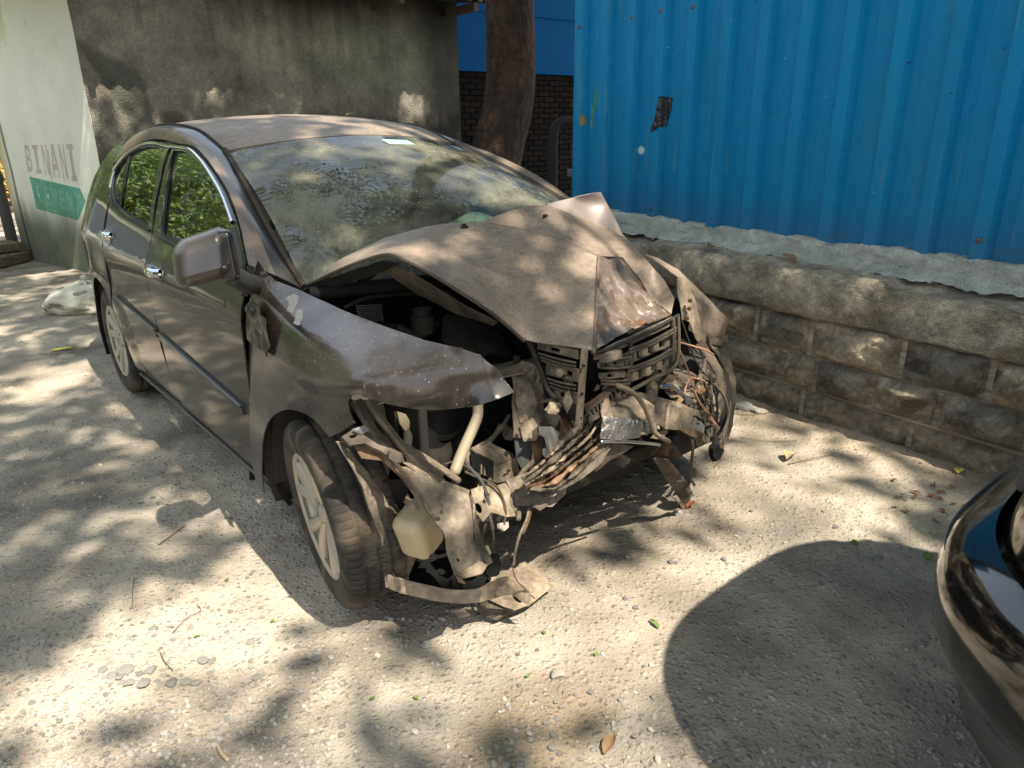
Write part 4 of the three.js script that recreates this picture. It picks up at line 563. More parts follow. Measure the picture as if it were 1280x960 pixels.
for (const s of [-1, 1]) {
  const fine = s < 0 ? {} : { edge: .09 };
  part('quarter_panel', onSide(quarterPts, s, 0, fine), paintM, car);
  const rd = part('rear_door', onSide(rearDoorPts, s, .001, { holes: [rearGlass], thick: .006, ...fine }), paintM, car);
  const fd = part('front_door', onSide(frontDoorPts, s, .002, { holes: [frontGlass], thick: .006, ...fine }), paintM, car);
  part('window', onSide(rearGlass, s, -.012, { thick: 0, edge: .05 }), glassM, rd); part('window', onSide(frontGlass, s, -.012, { thick: 0, edge: .05 }), glassM, fd);
  // rubber round the panes, blackened door pillars, quarter light bar
  const ring = (loop, r, off, m, p, n) => { const m3 = sideMap(s, off), pts = [...loop, loop[0]].map(q => m3(...q)); part(n, new THREE.TubeGeometry(new THREE.CatmullRomCurve3(pts, false, 'chordal'), 150, r, 6), m, p); };
  ring(rearGlass, .007, -.006, blackM, rd, 'window_seal'); ring(frontGlass, .007, -.006, blackM, fd, 'window_seal');
  const post = (p, m, nm, pts, off) => part(nm, onSide(pts, s, off, { thick: .003 }), m, p);
  post(rd, blackM, 'quarter_light_bar', [[-2.10, 1.064], [-2.13, 1.066], [-2.235, 1.305], [-2.21, 1.312]], -.004);
  post(fd, phy([.02, .021, .023], .25, { clearcoat: .6 }), 'pillar_trim', [[-1.348, 1.02], [-1.452, 1.02], [-1.54, 1.345], [-1.515, 1.340]], .0045);
  post(fd, std([.045, .045, .047], .55), 'sail_panel', [[-.568, .985], [-.58, 1.04], [-.612, 1.107], [-.57, 1.112], [-.44, 1.025], [-.385, .945], [-.42, .93], [-.50, .95]], .004);
  // chrome along the foot and top of the windows
  const strip = (pts, r, m, nm, p, off = .004) => { const m3 = sideMap(s, off); const g = new THREE.TubeGeometry(new THREE.CatmullRomCurve3(pts.map(q => m3(...q)), false, 'centripetal'), 90, r, 6); part(nm, g, m, p); };
  strip([[-.60, 1.122], [-.76, 1.198], [-.945, 1.261], [-1.09, 1.301], [-1.30, 1.340], [-1.45, 1.348], [-1.62, 1.350], [-1.95, 1.361], [-2.19, 1.328], [-2.33, 1.277], [-2.41, 1.226]], .008, chromeM, 'chrome_trim', car);
  part('chrome_block', onSide([[-2.405, 1.235], [-2.44, 1.215], [-2.448, 1.17], [-2.40, 1.095], [-2.372, 1.102], [-2.398, 1.16]], s, .006, { thick: .008, edge: .02 }), chromeM, car);
  strip([[-.58, .975], [-1.0, .987], [-1.34, 1.0]], .006, blackM, 'belt_seal', fd); strip([[-1.50, 1.012], [-1.7, 1.022], [-1.95, 1.037], [-2.14, 1.057], [-2.28, 1.088], [-2.38, 1.14]], .006, blackM, 'belt_seal', rd);
  // side mouldings, black with a bright upper edge
  const mould = (z0, z1, y0, y1, p) => { const pts = []; const n = 20; for (let i = 0; i <= n; i++) pts.push([mix(z0, z1, i / n), mix(y0, y1, i / n) + .016]); for (let i = n; i >= 0; i--) pts.push([mix(z0, z1, i / n), mix(y0, y1, i / n) - .016]); const mo = part('side_moulding', onSide(pts, s, .010, { thick: .012, edge: .05 }), s < 0 ? phy([.03, .027, .025], .35, { clearcoat: .5 }) : blackM, p); strip([[z0, y0 + .017], [(z0 + z1) / 2, (y0 + y1) / 2 + .017], [z1, y1 + .017]], .0045, phy([.22, .22, .22], .3, { metalness: .8 }), 'bright_line', mo, .012); };
  mould(-1.44, -.49, .568, .502, fd); mould(-2.16, -1.48, .612, .571, rd);
  // shut lines and the seam over the doors
  const seam = (pts, p) => strip(pts, .0035, darkTrim, 'door_gap', p, .0015);
  seam(rail1.map(([z, y]) => [z, y - .001]), car); seam([[-1.460, .24], [-1.460, .6], [-1.460, 1.012], [-1.53, 1.19], [-1.575, 1.352]], fd); seam([[-2.258, .595], [-2.222, .66], [-2.249, .78], [-2.305, .95], [-2.333, 1.07]], rd); seam([[-.53, .234], [-1.0, .234], [-1.6, .234], [-2.17, .234]], car);
  // sill
  const sp = []; for (let i = 0; i <= 16; i++) sp.push([mix(-.40, -2.2, i / 16), .232]); for (let i = 16; i >= 0; i--) sp.push([mix(-.40, -2.2, i / 16), .135]);
  part('sill', onSide(sp, s, -.002, { thick: .02 }), paintM, car); strip([[-.42, .196], [-1.2, .199], [-2.15, .205]], .005, phy([.2, .2, .2], .35, { metalness: .8 }), 'sill_trim', car, .002);
  // handles
  const handle = (z, y, p) => { const m3 = sideMap(s, 0), h = part('handle_cup', onSide(Array.from({ length: 28 }, (_, i) => [z + .098 * Math.cos(i / 28 * 6.283), y + .048 * Math.sin(i / 28 * 6.283)]), s, .004, { thick: .004, edge: .02 }), phy([.30, .30, .30], .15, { metalness: 1 }), p); const pts = [-.075, -.045, 0, .045, .075].map((d, i) => m3(z + d, y + .004).add(V(s * [.004, .022, .03, .022, .004][i], 0, 0))); const g = tube(pts, .014, 40, 10); warp(g, v => { v.y = y + (v.y - y) * 1.35; }); part('handle', g, chromeM, h); part('key_lock', cyl(m3(z + .066, y).add(V(s * .003, 0, 0)), m3(z + .066, y).add(V(s * .012, 0, 0)), .009), chromeDull, h); };
  handle(-1.30, .868, fd); handle(-2.19, .925, rd);
}
// A-pillars and roof rails: between the door frames and the glass edge / roof ditch
const rail2 = [[.702, .955, -.19], [.680, 1.02, -.36], [.655, 1.09, -.53], [.618, 1.185, -.755], [.585, 1.262, -.945], [.556, 1.335, -1.14], [.557, 1.405, -1.38], [.561, 1.432, -1.62], [.562, 1.438, -1.86], [.560, 1.432, -2.06], [.558, 1.422, -2.2], [.556, 1.407, -2.33], [.552, 1.392, -2.455]];
for (const s of [-1, 1]) {
  const rows = [0, .25, .55, .8, 1].map(t => rail1.map((a, i) => { const p = V(s * halfWidth(a[1], a[0]), a[1], a[0]), q = V(s * rail2[i][0], rail2[i][1], rail2[i][2]), m = p.clone().lerp(q, t), n = V(s * .6, .75, .15).normalize(); return m.addScaledVector(n, .022 * 4 * t * (1 - t) * (i < 5 ? .55 : 1)); }));
  const gm = gridMap(rows), sub = (a, b) => [0, .33, .67, 1].map(t => rail1.map((_, i) => gm(i / (rail1.length - 1), mix(a, b, t))));
  part('pillar_rail', surf(sub(0, .5), 90, 8, { thick: .01, inward: V(0, .9, -1.4) }), railM, car); part('roof_edge', surf(sub(.5, 1), 90, 8, { thick: .01, inward: V(0, .9, -1.4) }), phy([.62, .60, .58], .5, { map: again(dustFine, 2, 2), metalness: .2, clearcoat: .7, clearcoatRoughness: .12 }), car);
  part('roof_ditch', tube(rail2.slice(5).map(([x, y, z]) => V(s * (x - .004), y + .003, z)), .006, 60, 6), blackDusty, car);
  part('glass_edge', tube(rail2.slice(0, 6).map(([x, y, z]) => V(s * (x - .006), y + .006, z)), .010, 60, 6), dirtM([.2, .16, .13]), car);
}
// roof
const ditch = rail2.slice(5), dz = ditch.map(d => -d[2]), roofCrown = (x, z) => .045 * (1 - (x / .56) ** 2) + .002 * Math.sin(x * 40) * 0;
{
  const rows = []; for (let j = 0; j < ditch.length; j++) { const [xd, yd, zd] = ditch[j]; rows.push([-1, -.93, -.75, -.45, -.15, .15, .45, .75, .93, 1].map(t => { const x = t * xd, f = (1 - t * t); return V(x, yd + roofCrown(x) * (Math.abs(t) === 1 ? 0 : 1) + (j === 0 ? .006 * f : 0), zd + (j === 0 ? .085 * f : j === 1 ? .04 * f : 0)); })); }
  rows.push([-1, -.93, -.75, -.45, -.15, .15, .45, .75, .93, 1].map(t => V(t * .545, 1.345 + .03 * (1 - t * t), -2.60 - .08 * (1 - t * t))));
  part('roof', surf(rows, 60, 60, { thick: .006, inward: V(0, .6, -1.8) }), phy([.95, .95, .95], .74, { map: again(dustSpeck, 1.1, 1.1), metalness: .1, clearcoat: .3, clearcoatRoughness: .35 }), car);
}
// windscreen with its film of dust
const wsTop = [-1, -.8, -.45, 0, .45, .8, 1].map(t => V(t * .546, 1.330 + .052 * (1 - t * t), -1.135 + .088 * (1 - t * t))), wsBot = [-1, -.8, -.45, 0, .45, .8, 1].map(t => V(t * .690, .958 + .012 * (1 - t * t), -.205 + .19 * (1 - t * t)));
const wsRows = [0, .33, .66, 1].map(k => wsTop.map((a, i) => a.clone().lerp(wsBot[i], k).addScaledVector(V(0, .9, .42), .035 * 4 * k * (1 - k))));
{
  const ws = part('windscreen', surf(wsRows, 40, 40, { thick: 0 }), glassM, car);
  const film = surf(wsRows, 80, 80, { thick: 0 }); { const p = film.attributes.position, n = film.attributes.normal, uv = film.attributes.uv; let up = n.getY(3280) > 0 ? 1 : -1; for (let i = 0; i < p.count; i++) { p.setXYZ(i, p.getX(i) + n.getX(i) * .002 * up, p.getY(i) + n.getY(i) * .002 * up, p.getZ(i) + n.getZ(i) * .002 * up); uv.setXY(i, (i % 81) / 80, Math.floor(i / 81) / 80); } }
  const cover = (u, v) => { // v = 0 at the top
    const a = fbm(u * 6, v * 5, 5, 0, 3), b = fbm(u * 30, v * 30, 4, 0, 8), wipe = fbm(u * 18 + v * 9, v * 3 - u * 2, 3, 0, 17); const st = fbm(u * 60 + v * 26, v * 9 - u * 3, 3, 0, 29); let c = .66 + 1.0 * (a - .5) + .45 * (b - .5) + .36 * (st - .5) - .25;
    const smear = step(.57, .66, wipe) * step(.46, .6, fbm(u * 7, v * 7, 3, 0, 61)); c -= smear * .38 * step(.7, .1, u) ; c -= .30 * step(.62, .95, u) * step(.8, .2, v) ; c -= .25 * step(.12, .0, v) * step(.2, .5, u); c += .16 * step(.6, .1, u) * step(.25, .6, v);
    const w = worley(u * 60, v * 46, 0, 5), w2 = worley(u * 130, v * 100, 0, 6); if (w[0] < .12 && w[2] > .78) c = .97; if (w2[0] < .16 && w2[2] > .88) c = .9; return clamp(c, .12, .95); };
  const am = tex(720, 720, (u, v) => cover(u, v), { srgb: false, wrap: false }), cm = tex(640, 640, (u, v) => { const a = fbm(u * 9, v * 9, 5, 0, 70), w = worley(u * 60, v * 46, 0, 5), w2 = worley(u * 130, v * 100, 0, 6); let c = [.585, .56, .495].map(q => q * (.9 + .3 * (a - .5))); if (w[0] < .12 && w[2] > .78) c = w[2] > .9 ? [.22, .18, .14] : [.64, .60, .52]; if (w2[0] < .16 && w2[2] > .88) c = [.3, .25, .2]; return c; }, { wrap: false });
  part('dust_film', film, new THREE.MeshStandardMaterial({ color: lin(.84, .89, .82), map: cm, alphaMap: am, transparent: true, roughness: .9, side: THREE.DoubleSide }), ws);
  const m = gridMap(wsRows), at = (u, v, o) => { const p = m(u, v); return p.addScaledVector(V(0, .9, .42), o); };
  const stick = (u0, u1, v0, v1, c, label) => part('sticker', surf([[at(u0, v0, .003), at((u0 + u1) / 2, v0, .003), at(u1, v0, .003)], [at(u0, v1, .003), at((u0 + u1) / 2, v1, .003), at(u1, v1, .003)]], 6, 3, { thick: 0 }), std(c, .6), ws, label);
  stick(.545, .635, .055, .115, [.26, .47, .42], 'pale green sticker at the top of the windscreen'); stick(.87, .965, .05, .12, [.10, .25, .33], 'faded blue sticker in the top corner of the windscreen');
  part('wiper_cowl', tube([V(-.70, .945, -.15), V(-.4, .955, -.03), V(0, .955, .02), V(.4, .955, -.03), V(.70, .945, -.15)], .022, 40, 6), darkTrim, car);
}
// rear: glass, boot, rear face, lamps
{
  const rw = s => [[.545, 1.345, -2.60], [.60, 1.20, -2.88], [.655, 1.055, -3.10]].map(([x, y, z]) => V(s * x, y, z));
  const rows = [0, 1, 2].map(k => [-1, -.5, 0, .5, 1].map(t => { const e = rw(1)[k]; return V(t * e.x, e.y + .03 * (1 - t * t), e.z - .08 * (1 - t * t)); }));
  part('rear_window', surf(rows, 20, 14, { thick: 0 }), glassM, car);
  const tr = [0, 1, 2].map(k => [-1, -.5, 0, .5, 1].map(t => V(t * [.66, .64, .58][k], [1.05, 1.03, 1.0][k] + .025 * (1 - t * t), [-3.10, -3.3, -3.5][k] - .08 * (1 - t * t)))); part('boot_lid', surf(tr, 24, 12, { inward: V(0, .5, -3) }), paintM, car);
  const ys = [1.0, .85, .6, .42, .26], back = ys.map((y, k) => [-1, -.6, 0, .6, 1].map(t => V(t * (halfWidth(y, -3.5)), y + (k ? 0 : .0), -3.5 - [.0, .03, .06, .10, .06][k] - .10 * (1 - t * t)))); part('rear_bumper', surf(back, 30, 24, { inward: V(0, .6, -3) }), paintM, car);
  for (const s of [-1, 1]) part('tail_lamp', onSide([[-3.30, .80], [-3.32, .98], [-3.49, .97], [-3.50, .80]], s, .005, { thick: .02 }), phy([.35, .02, .02], .15, { clearcoat: 1 }), car);
}
// wheels
function tyreGeo() {
  const R = .304, prof = [[.195, -.075], [.205, -.088], [.225, -.093], [.255, -.096], [.275, -.094], [.289, -.087], [.298, -.077], [.3025, -.066]];
  for (const [a, d] of [[-.056, 0], [-.046, 0], [-.044, .007], [-.036, .007], [-.034, 0], [-.018, 0], [-.006, 0], [-.004, .0075], [.004, .0075], [.006, 0], [.018, 0], [.034, 0], [.036, .007], [.044, .007], [.046, 0], [.056, 0]]) prof.push([R - d, a]);
  const tail = prof.slice(0, 8).reverse().map(([r, a]) => [r, -a]); prof.push(...tail);
  const n = 480, P = []; prof.forEach(([r, a], j) => { for (let i = 0; i <= n; i++) { const k = i % n, t = k / n * Math.PI * 2; let q = r; const A = Math.abs(a); if (A > .045 && r > .29) { if (k % 6 === 0) q -= .0045; } else if (A > .004 && A < .035 && r > .30) { if ((k + Math.round(a * 300)) % 8 === 0) q -= .004; } P.push(V(a, q * Math.cos(t), q * Math.sin(t))); } });
  return gridGeo(P, n, prof.length - 1, { thick: 0, closed: true, inward: V(0, 0, 0) });
}
const tyreTex = tex(512, 512, (u, v) => { const a = fbm(u * 8, v * 8, 5, 8, 3), d = fbm(u * 30, v * 30, 3, 30, 9); const k = clamp((a - .35) * 1.7 + (d - .5) * .5); return [.17, .16, .15].map((q, i) => mix(q, [.52, .455, .38][i], k)); });
const tyreM = std([.80, .78, .75], .93, { map: again(tyreTex, 2, 2), bumpMap: again(grimeBump, 3, 3), bumpScale: .002 }), tyreInM = std([.03, .029, .028], .9);
function makeWheel(name, c, mirror) {
  const w = new THREE.Group(); w.name = name; car.add(w); w.position.copy(c);
  part('tyre', tyreGeo(), tyreM, w);
  const rimM = phy([.43, .385, .31], .45, { metalness: .4 });
  const L = pr => { const g = new THREE.LatheGeometry(pr.map(([r, a]) => new THREE.Vector2(r, a)), 96); g.rotateZ(-Math.PI / 2); return g; };           // lathe axis to x
  const rim = part('rim', [L([[.203, -.088], [.208, -.083], [.206, -.078], [.196, -.070], [.190, -.05], [.184, .0], [.19, .07], [.203, .085]]), L([[.190, -.079], [.203, -.088], [.203, -.084], [.192, -.072]])], rimM, w);
  const hub = L([[.0, -.070], [.022, -.071], [.030, -.066], [.032, -.058], [.062, -.052], [.066, -.035], [.05, -.02]]); part('hub', hub, rimM, rim);
  for (let k = 0; k < 5; k++) for (const d of [-1, 1]) {                // five pairs of spokes, each widening to the rim
    const a0 = k / 5 * 6.2832 + d * .15, a1 = k / 5 * 6.2832 + d * .285, pr = (r, a, x) => V(x, r * Math.cos(a), r * Math.sin(a)), rows = []; 
    for (const [w0, x] of [[-1.25, .010], [-1, -.003], [0, -.010], [1, -.003], [1.25, .010]]) rows.push([0, .25, .5, .75, 1].map(t => { const r = mix(.045, .197, t), a = mix(a0, a1, t), hw = (mix(.014, .021, t)) / r; return pr(r, a + w0 * hw, mix(-.056, -.078, Math.sin(t * 1.5)) + x); }));
    part('spoke', surf(rows, 16, 8, { thick: .012, inward: V(.2, 0, 0) }), rimM, rim);
  }
  for (let k = 0; k < 4; k++) { const a = k / 4 * 6.2832 + .6; part('wheel_nut', cyl(V(-.056, .048 * Math.cos(a), .048 * Math.sin(a)), V(-.068, .048 * Math.cos(a), .048 * Math.sin(a)), .008, .007, 6), chromeDull, rim); }
  part('brake_disc', [cyl(V(-.012, 0, 0), V(.006, 0, 0), .125, .125, 48), cyl(V(-.03, 0, 0), V(.02, 0, 0), .066, .066, 32)], std([.16, .13, .11], .6, { metalness: .5 }), w);
  part('brake_caliper', box(.06, .10, .07, V(-.005, .04, -.115), .012, [.4, 0, 0]), dimM, w);
  if (mirror) w.rotation.y = Math.PI; return w;
}
const fw = makeWheel('front_wheel', V(-.738, .298, 0)); fw.rotation.set(0, -.15, .085, 'YXZ');
makeWheel('rear_wheel', V(-.738, .30, -2.55));
makeWheel('front_wheel', V(.738, .30, -.02), true); makeWheel('rear_wheel', V(.738, .30, -2.55), true);
// arches, flaps, underbody
for (const s of [-1, 1]) for (const [z, nm] of [[-2.55, 'rear'], [0, 'front']]) {
  const P = [], n = 30, w = 8; for (let j = 0; j <= w; j++) for (let i = 0; i <= n; i++) { const a = mix(-14, s < 0 && z === 0 ? 150 : 194, i / n) * Math.PI / 180; P.push(V(s * mix(.812, .45, j / w), .30 + .375 * Math.sin(a), z - .375 * Math.cos(a))); }
  if (!(z === 0 && s < 0)) part('wheel_arch_liner', gridGeo(P, n, w, { thick: .003, inward: V(s * .6, .3, z) }), blackDusty, car);
  else { const Q = []; for (let j = 0; j <= w; j++) for (let i = 0; i <= n; i++) { const a = mix(-8, 110, i / n) * Math.PI / 180; Q.push(V(s * mix(.80, .45, j / w), .30 + .37 * Math.sin(a), z - .37 * Math.cos(a) - .02)); } part('wheel_arch_liner', gridGeo(Q, n, w, { thick: .003, inward: V(s * .6, .3, z) }), blackDusty, car); }
}
part('mudflap', surf([[V(-.835, .50, -2.90), V(-.73, .50, -2.92), V(-.62, .50, -2.92)], [V(-.84, .30, -2.93), V(-.73, .30, -2.95), V(-.62, .30, -2.95)], [V(-.83, .13, -2.95), V(-.74, .12, -2.97), V(-.64, .13, -2.97)]], 12, 16, { thick: .008 }), blackM, car);
part('mudflap', surf([[V(-.835, .52, -.375), V(-.74, .52, -.385), V(-.62, .52, -.39)], [V(-.83, .33, -.40), V(-.73, .33, -.41), V(-.62, .33, -.42)], [V(-.80, .165, -.42), V(-.72, .15, -.43), V(-.64, .16, -.43)]], 12, 16, { thick: .008 }), blackDusty, car);
part('underbody', [box(1.30, .04, 2.7, V(0, .20, -1.75), .01), box(1.1, .05, .5, V(0, .22, -3.15), .01), box(1.0, .06, .8, V(0, .24, -.1), .01), cyl(V(-.45, .30, -2.55), V(.45, .30, -2.55), .05), cyl(V(.2, .16, -.6), V(.2, .16, -3.4), .03)], blackDusty, car);
// inside
{
  const beige = std([.33, .27, .19], .85), dash = std([.045, .043, .04], .8);
  part('floor', box(1.3, .05, 2.3, V(0, .30, -1.5), .01), dash, car);
  part('dashboard', [box(1.36, .22, .42, V(0, .84, -.52), .06), box(1.36, .2, .25, V(0, .70, -.62), .05), box(.38, .1, .2, V(-.36, .97, -.58), .04)], dash, car);
  const sw = part('steering_wheel', (() => { const g = new THREE.TorusGeometry(.185, .017, 12, 48); return [g, box(.34, .04, .03, V(0, 0, 0), .01), box(.12, .12, .05, V(0, -.01, .01), .03)]; })(), blackM, car); sw.position.set(-.36, .94, -.86); sw.rotation.x = -.5; sw.rotation.y = Math.PI;
  for (const x of [-.36, .36]) { part('seat', [box(.50, .18, .52, V(x, .52, -1.28), .07), box(.48, .62, .16, V(x, .86, -1.62), .07, [-.28, 0, 0])], beige, car); part('headrest', box(.26, .17, .1, V(x, 1.22, -1.73), .045, [-.2, 0, 0]), beige, car); }
  part('rear_seat', [box(1.2, .2, .5, V(0, .52, -2.15), .07), box(1.2, .6, .16, V(0, .86, -2.45), .07, [-.35, 0, 0])], beige, car);
  part('airbag', plate([V(.10, .985, -.42), V(.52, .985, -.47), V(.55, 1.03, -.62), V(.30, 1.06, -.66), V(.06, 1.02, -.60)], { amp: .02, freq: 9, edge: .03, thick: .004 }), std([.62, .66, .62], .85), car);
  part('rear_view_mirror', box(.22, .06, .03, V(0, 1.28, -1.08), .012, [.4, 0, 0]), blackM, car);
}
// door mirror
{
  const m = part('door_mirror', (() => { const g = new RoundedBoxGeometry(.165, .145, .13, 10, .042); warp(g, v => { const k = v.z > 0 ? 1 : 0; v.z += k * .028 * (1 - Math.abs(v.y + .025) / .1) - k * .02 * Math.abs(v.x) / .08; if (v.x < 0) v.y *= 1 - .16 * (-v.x / .08) * (v.y > 0 ? 1 : .4); v.y += v.x * .16; v.x += v.y * .10; }); return g; })(), phy([.075, .064, .058], .42, { metalness: .45, clearcoat: .8, clearcoatRoughness: .15 }), car);
  m.scale.setScalar(.93); m.position.set(-.970, 1.08, -.22); m.rotation.y = -.30; m.rotation.z = .05;
  part('mirror_glass', (() => { const g = new THREE.CircleGeometry(1, 40); g.scale(.068, .058, 1); g.rotateY(Math.PI); g.translate(0, 0, -.057); return g; })(), chromeM, m);
  part('mirror_back', (() => { const g = new RoundedBoxGeometry(.06, .15, .075, 3, .02); g.translate(.066, .0, .01); return g; })(), phy([.012, .012, .013], .25, { clearcoat: .6 }), m);
  part('mirror_foot', [capTube([V(-.90, 1.02, -.20), V(-.85, .985, -.24), V(-.80, .965, -.32)], .03, 12), plate([V(-.83, .955, -.34), V(-.80, 1.0, -.44), V(-.80, .95, -.45), V(-.835, .925, -.36)], { thick: .02 })], std([.03, .03, .032], .5), car);
}
// ================================================================ the smashed front end
const zz = l => l.map(([a, b, c]) => PZ(a, b, c));
const pl = (name, pts, m, o = {}, parent = car, label) => part(name, plate(zz(pts), { amp: .006, freq: 16, edge: .022, seed: pts[0][0] % 97, ...o, holes: (o.holes || []).map(h => zz(h)) }), m, parent, label);
const tb = (name, pts, r, m, parent = car, rad = 8) => part(name, capTube(zz(pts), r, rad), m, parent);
const ell = (x, y, rx, ry, z, rot = 0, n = 16) => Array.from({ length: n }, (_, i) => { const a = i / n * 6.2832, c = Math.cos(rot), s = Math.sin(rot), u = rx * Math.cos(a), v = ry * Math.sin(a); return [x + u * c - v * s, y + u * s + v * c, z]; });
const metalGrey = dirtM([.50, .44, .385]), tan = dirtM([.66, .565, .46]), frameM = dirtM([.15, .13, .11]), darkGap = matte([.008, .008, .008], .95);
// ---- right wing (left in the picture): pulled loose, its tip sprung free of the lamp
{
  const X = 'x', Z = 'z';
  const out = [[322, 325, X, -.792], [331, 339, X, -.772], [345, 351, X, -.752], [378, 364, X, -.722], [425, 386, X, -.70], [480, 407, X, -.68], [530, 425, X, -.66], [575, 435, X, -.635], [600, 444, X, -.612], [620, 462, Z, .585], [643, 490, Z, .62],
    [622, 499, Z, .615], [600, 506, Z, .595], [565, 511, X, -.662], [530, 512, X, -.715], [495, 507, X, -.775], [465, 499, X, -.815], [449, 493, X, -.832], [440, 494, X, -.836], [435, 502, X, -.838], [437, 515, X, -.838], [443, 529, X, -.836],
    [428, 539, X, -.840], [411, 547, X, -.842], [399, 532, X, -.848], [382, 518, X, -.853], [363, 512, X, -.855], [346, 516, X, -.855], [334, 530, X, -.854], [328, 555, X, -.852], [327, 590, X, -.842], [330, 616, X, -.825], [321, 604, X, -.818], [313, 560, X, -.832], [309, 500, X, -.836], [311, 445, X, -.834], [309, 410, X, -.83], [312, 380, X, -.822], [315, 350, X, -.808]];
  const inn = [[330, 372, X, -.818], [345, 385, X, -.815], [365, 392, X, -.795], [400, 402, X, -.768], [335, 410, X, -.838], [360, 418, X, -.842], [390, 428, X, -.83], [430, 425, X, -.775], [420, 446, X, -.832], [455, 452, X, -.80], [480, 440, X, -.742], [500, 470, X, -.765], [470, 475, X, -.818], [440, 470, X, -.842], [520, 448, X, -.70], [550, 475, X, -.70], [535, 495, X, -.725], [570, 455, X, -.65], [590, 480, X, -.63], [610, 485, X, -.605], [335, 450, X, -.842], [365, 455, X, -.848], [395, 470, X, -.848], [330, 495, X, -.846], [360, 492, X, -.856], [385, 500, X, -.856], [410, 515, X, -.85], [415, 490, X, -.846], [320, 520, X, -.842]];
  part('front_wing', skin(out, inn, { sub: 2, gap: 11, relax: 10, crease: .9, thick: .004, roundIf: (a, b) => Math.max(a[0], b[0]) < 411 && Math.min(a[1], b[1]) > 509 || Math.min(a[0], b[0]) > 433 && Math.max(a[0], b[0]) < 605 && Math.min(a[1], b[1]) > 491 && Math.max(a[1], b[1]) < 516, disp: p => .010 * (fbm3(p.x * 5, p.y * 5, p.z * 5, 2, 4) - .5) + .010 * step(.03, .0, Math.abs(p.y - (.80 + .10 * (p.z - .1)) + .02 * Math.sin(p.z * 9))) * step(-.2, .1, p.z) }), fenderM, car);
  // scuffs of white on the shoulder of the wing
  const q = (px, py) => [px, py, X, -.814 + (px - 365) * .0007];
  part('paint_scuff', plate([[357, 372], [367, 367], [374, 371], [371, 381], [366, 391], [358, 389], [362, 381]].map(([a, b]) => PX(a, b, -.822)), { thick: .001, amp: .002, freq: 60, edge: .01 }), std([.45, .44, .43], .6), car, 'pale scuff on the shoulder of the wing'); part('paint_scuff', plate([[368, 387], [377, 386], [378, 398], [373, 407], [367, 404], [370, 397]].map(([a, b]) => PX(a, b, -.818)), { thick: .001, amp: .002, freq: 60, edge: .01 }), std([.5, .49, .48], .6), car);
  // dent behind: folded wing corner by the door
  part('wing_fold', plate([PX(308, 388, -.835), PX(316, 372, -.83), PX(332, 398, -.846), PX(337, 432, -.85), PX(334, 446, -.85), PX(312, 425, -.838)], { amp: .012, freq: 22, edge: .012 }), paintM, car, 'creased paint where the wing buckled against the door');
  part('door_hinge', [box(.03, .035, .04, PX(309, 395, -.79), .004), box(.03, .035, .04, PX(309, 412, -.79), .004), cyl(PX(309, 388, -.795), PX(310, 425, -.79), .008)], metalGrey, car);
  part('hinge_pillar', plate([PX(300, 365, -.77), PX(330, 365, -.75), PX(335, 600, -.75), PX(312, 600, -.77)], { amp: .004 }), darkGap, car);
}
// ---- bonnet, folded up over the engine bay
const hoodMap = (() => {
  const X = 'x', Z = 'z';
  const A = [380, 357, X, -.690], B = [430, 334, X, -.655], C = [470, 320, X, -.615], D = [487, 318, X, -.595], E1 = [520, 331, X, -.555], E2 = [570, 361, X, -.475], E3 = [618, 393, X, -.375], Fc = [655, 425, X, -.292], G = [700, 431, X, -.243], T = [742, 438, Z, .555], S = [748, 320, X, .105];
  const a1 = [405, 340, X, -.62], r1 = [430, 322, X, -.565], r2 = [480, 297, X, -.445], r3 = [530, 284, X, -.335], r4 = [566, 279, X, -.235], R = [602, 277, X, -.135], k1 = [650, 286, X, -.04], k2 = [700, 300, X, .035], u1 = [636, 264, X, -.03], u2 = [662, 257, X, .06], u3 = [686, 257, X, .125], V1 = [712, 268, X, .195], V2 = [745, 293, X, .27], V3 = [779, 322, X, .345], S2 = [763, 321, X, .20];
  const w1 = [776, 290, X, .445], w2 = [800, 316, X, .448], w3 = [831, 351, X, .445], w4 = [843, 373, X, .43], w5 = [839, 393, X, .375], w6 = [824, 401, X, .29], p1 = [800, 349, X, .365], p2 = [813, 371, X, .36], b1 = [790, 412, X, .085];
  const groups = {
    main: [[A, B, C, D, E1, E2, E3, Fc, G, T, [744, 400, X, -.09], [746, 360, X, .01], S, k2, k1, R, r4, r3, r2, r1, a1], [[450, 318, X, -.56], [520, 305, X, -.44], [580, 310, X, -.31], [560, 330, X, -.40], [630, 330, X, -.215], [640, 370, X, -.27], [690, 340, X, -.075], [700, 385, X, -.145], [720, 415, X, -.185], [620, 300, X, -.16]]],
    upper: [[R, k1, k2, S, S2, V3, V2, V1, u3, u2, u1], [[665, 275, X, .055], [710, 288, X, .13], [740, 308, X, .2]]],
    flank: [[V1, V2, V3, p1, p2, w5, w4, w3, w2, w1, [745, 279, X, .315]], [[790, 325, X, .41], [815, 355, X, .43], [825, 375, X, .41]]],
    torn: [[S, [746, 360, X, .01], [744, 400, X, -.09], T, b1, w6, w5, p2, p1, V3, S2], [[765, 350, X, .15], [780, 375, X, .16], [765, 400, X, .02], [795, 390, X, .23]]],
  };
  return groups;
})();
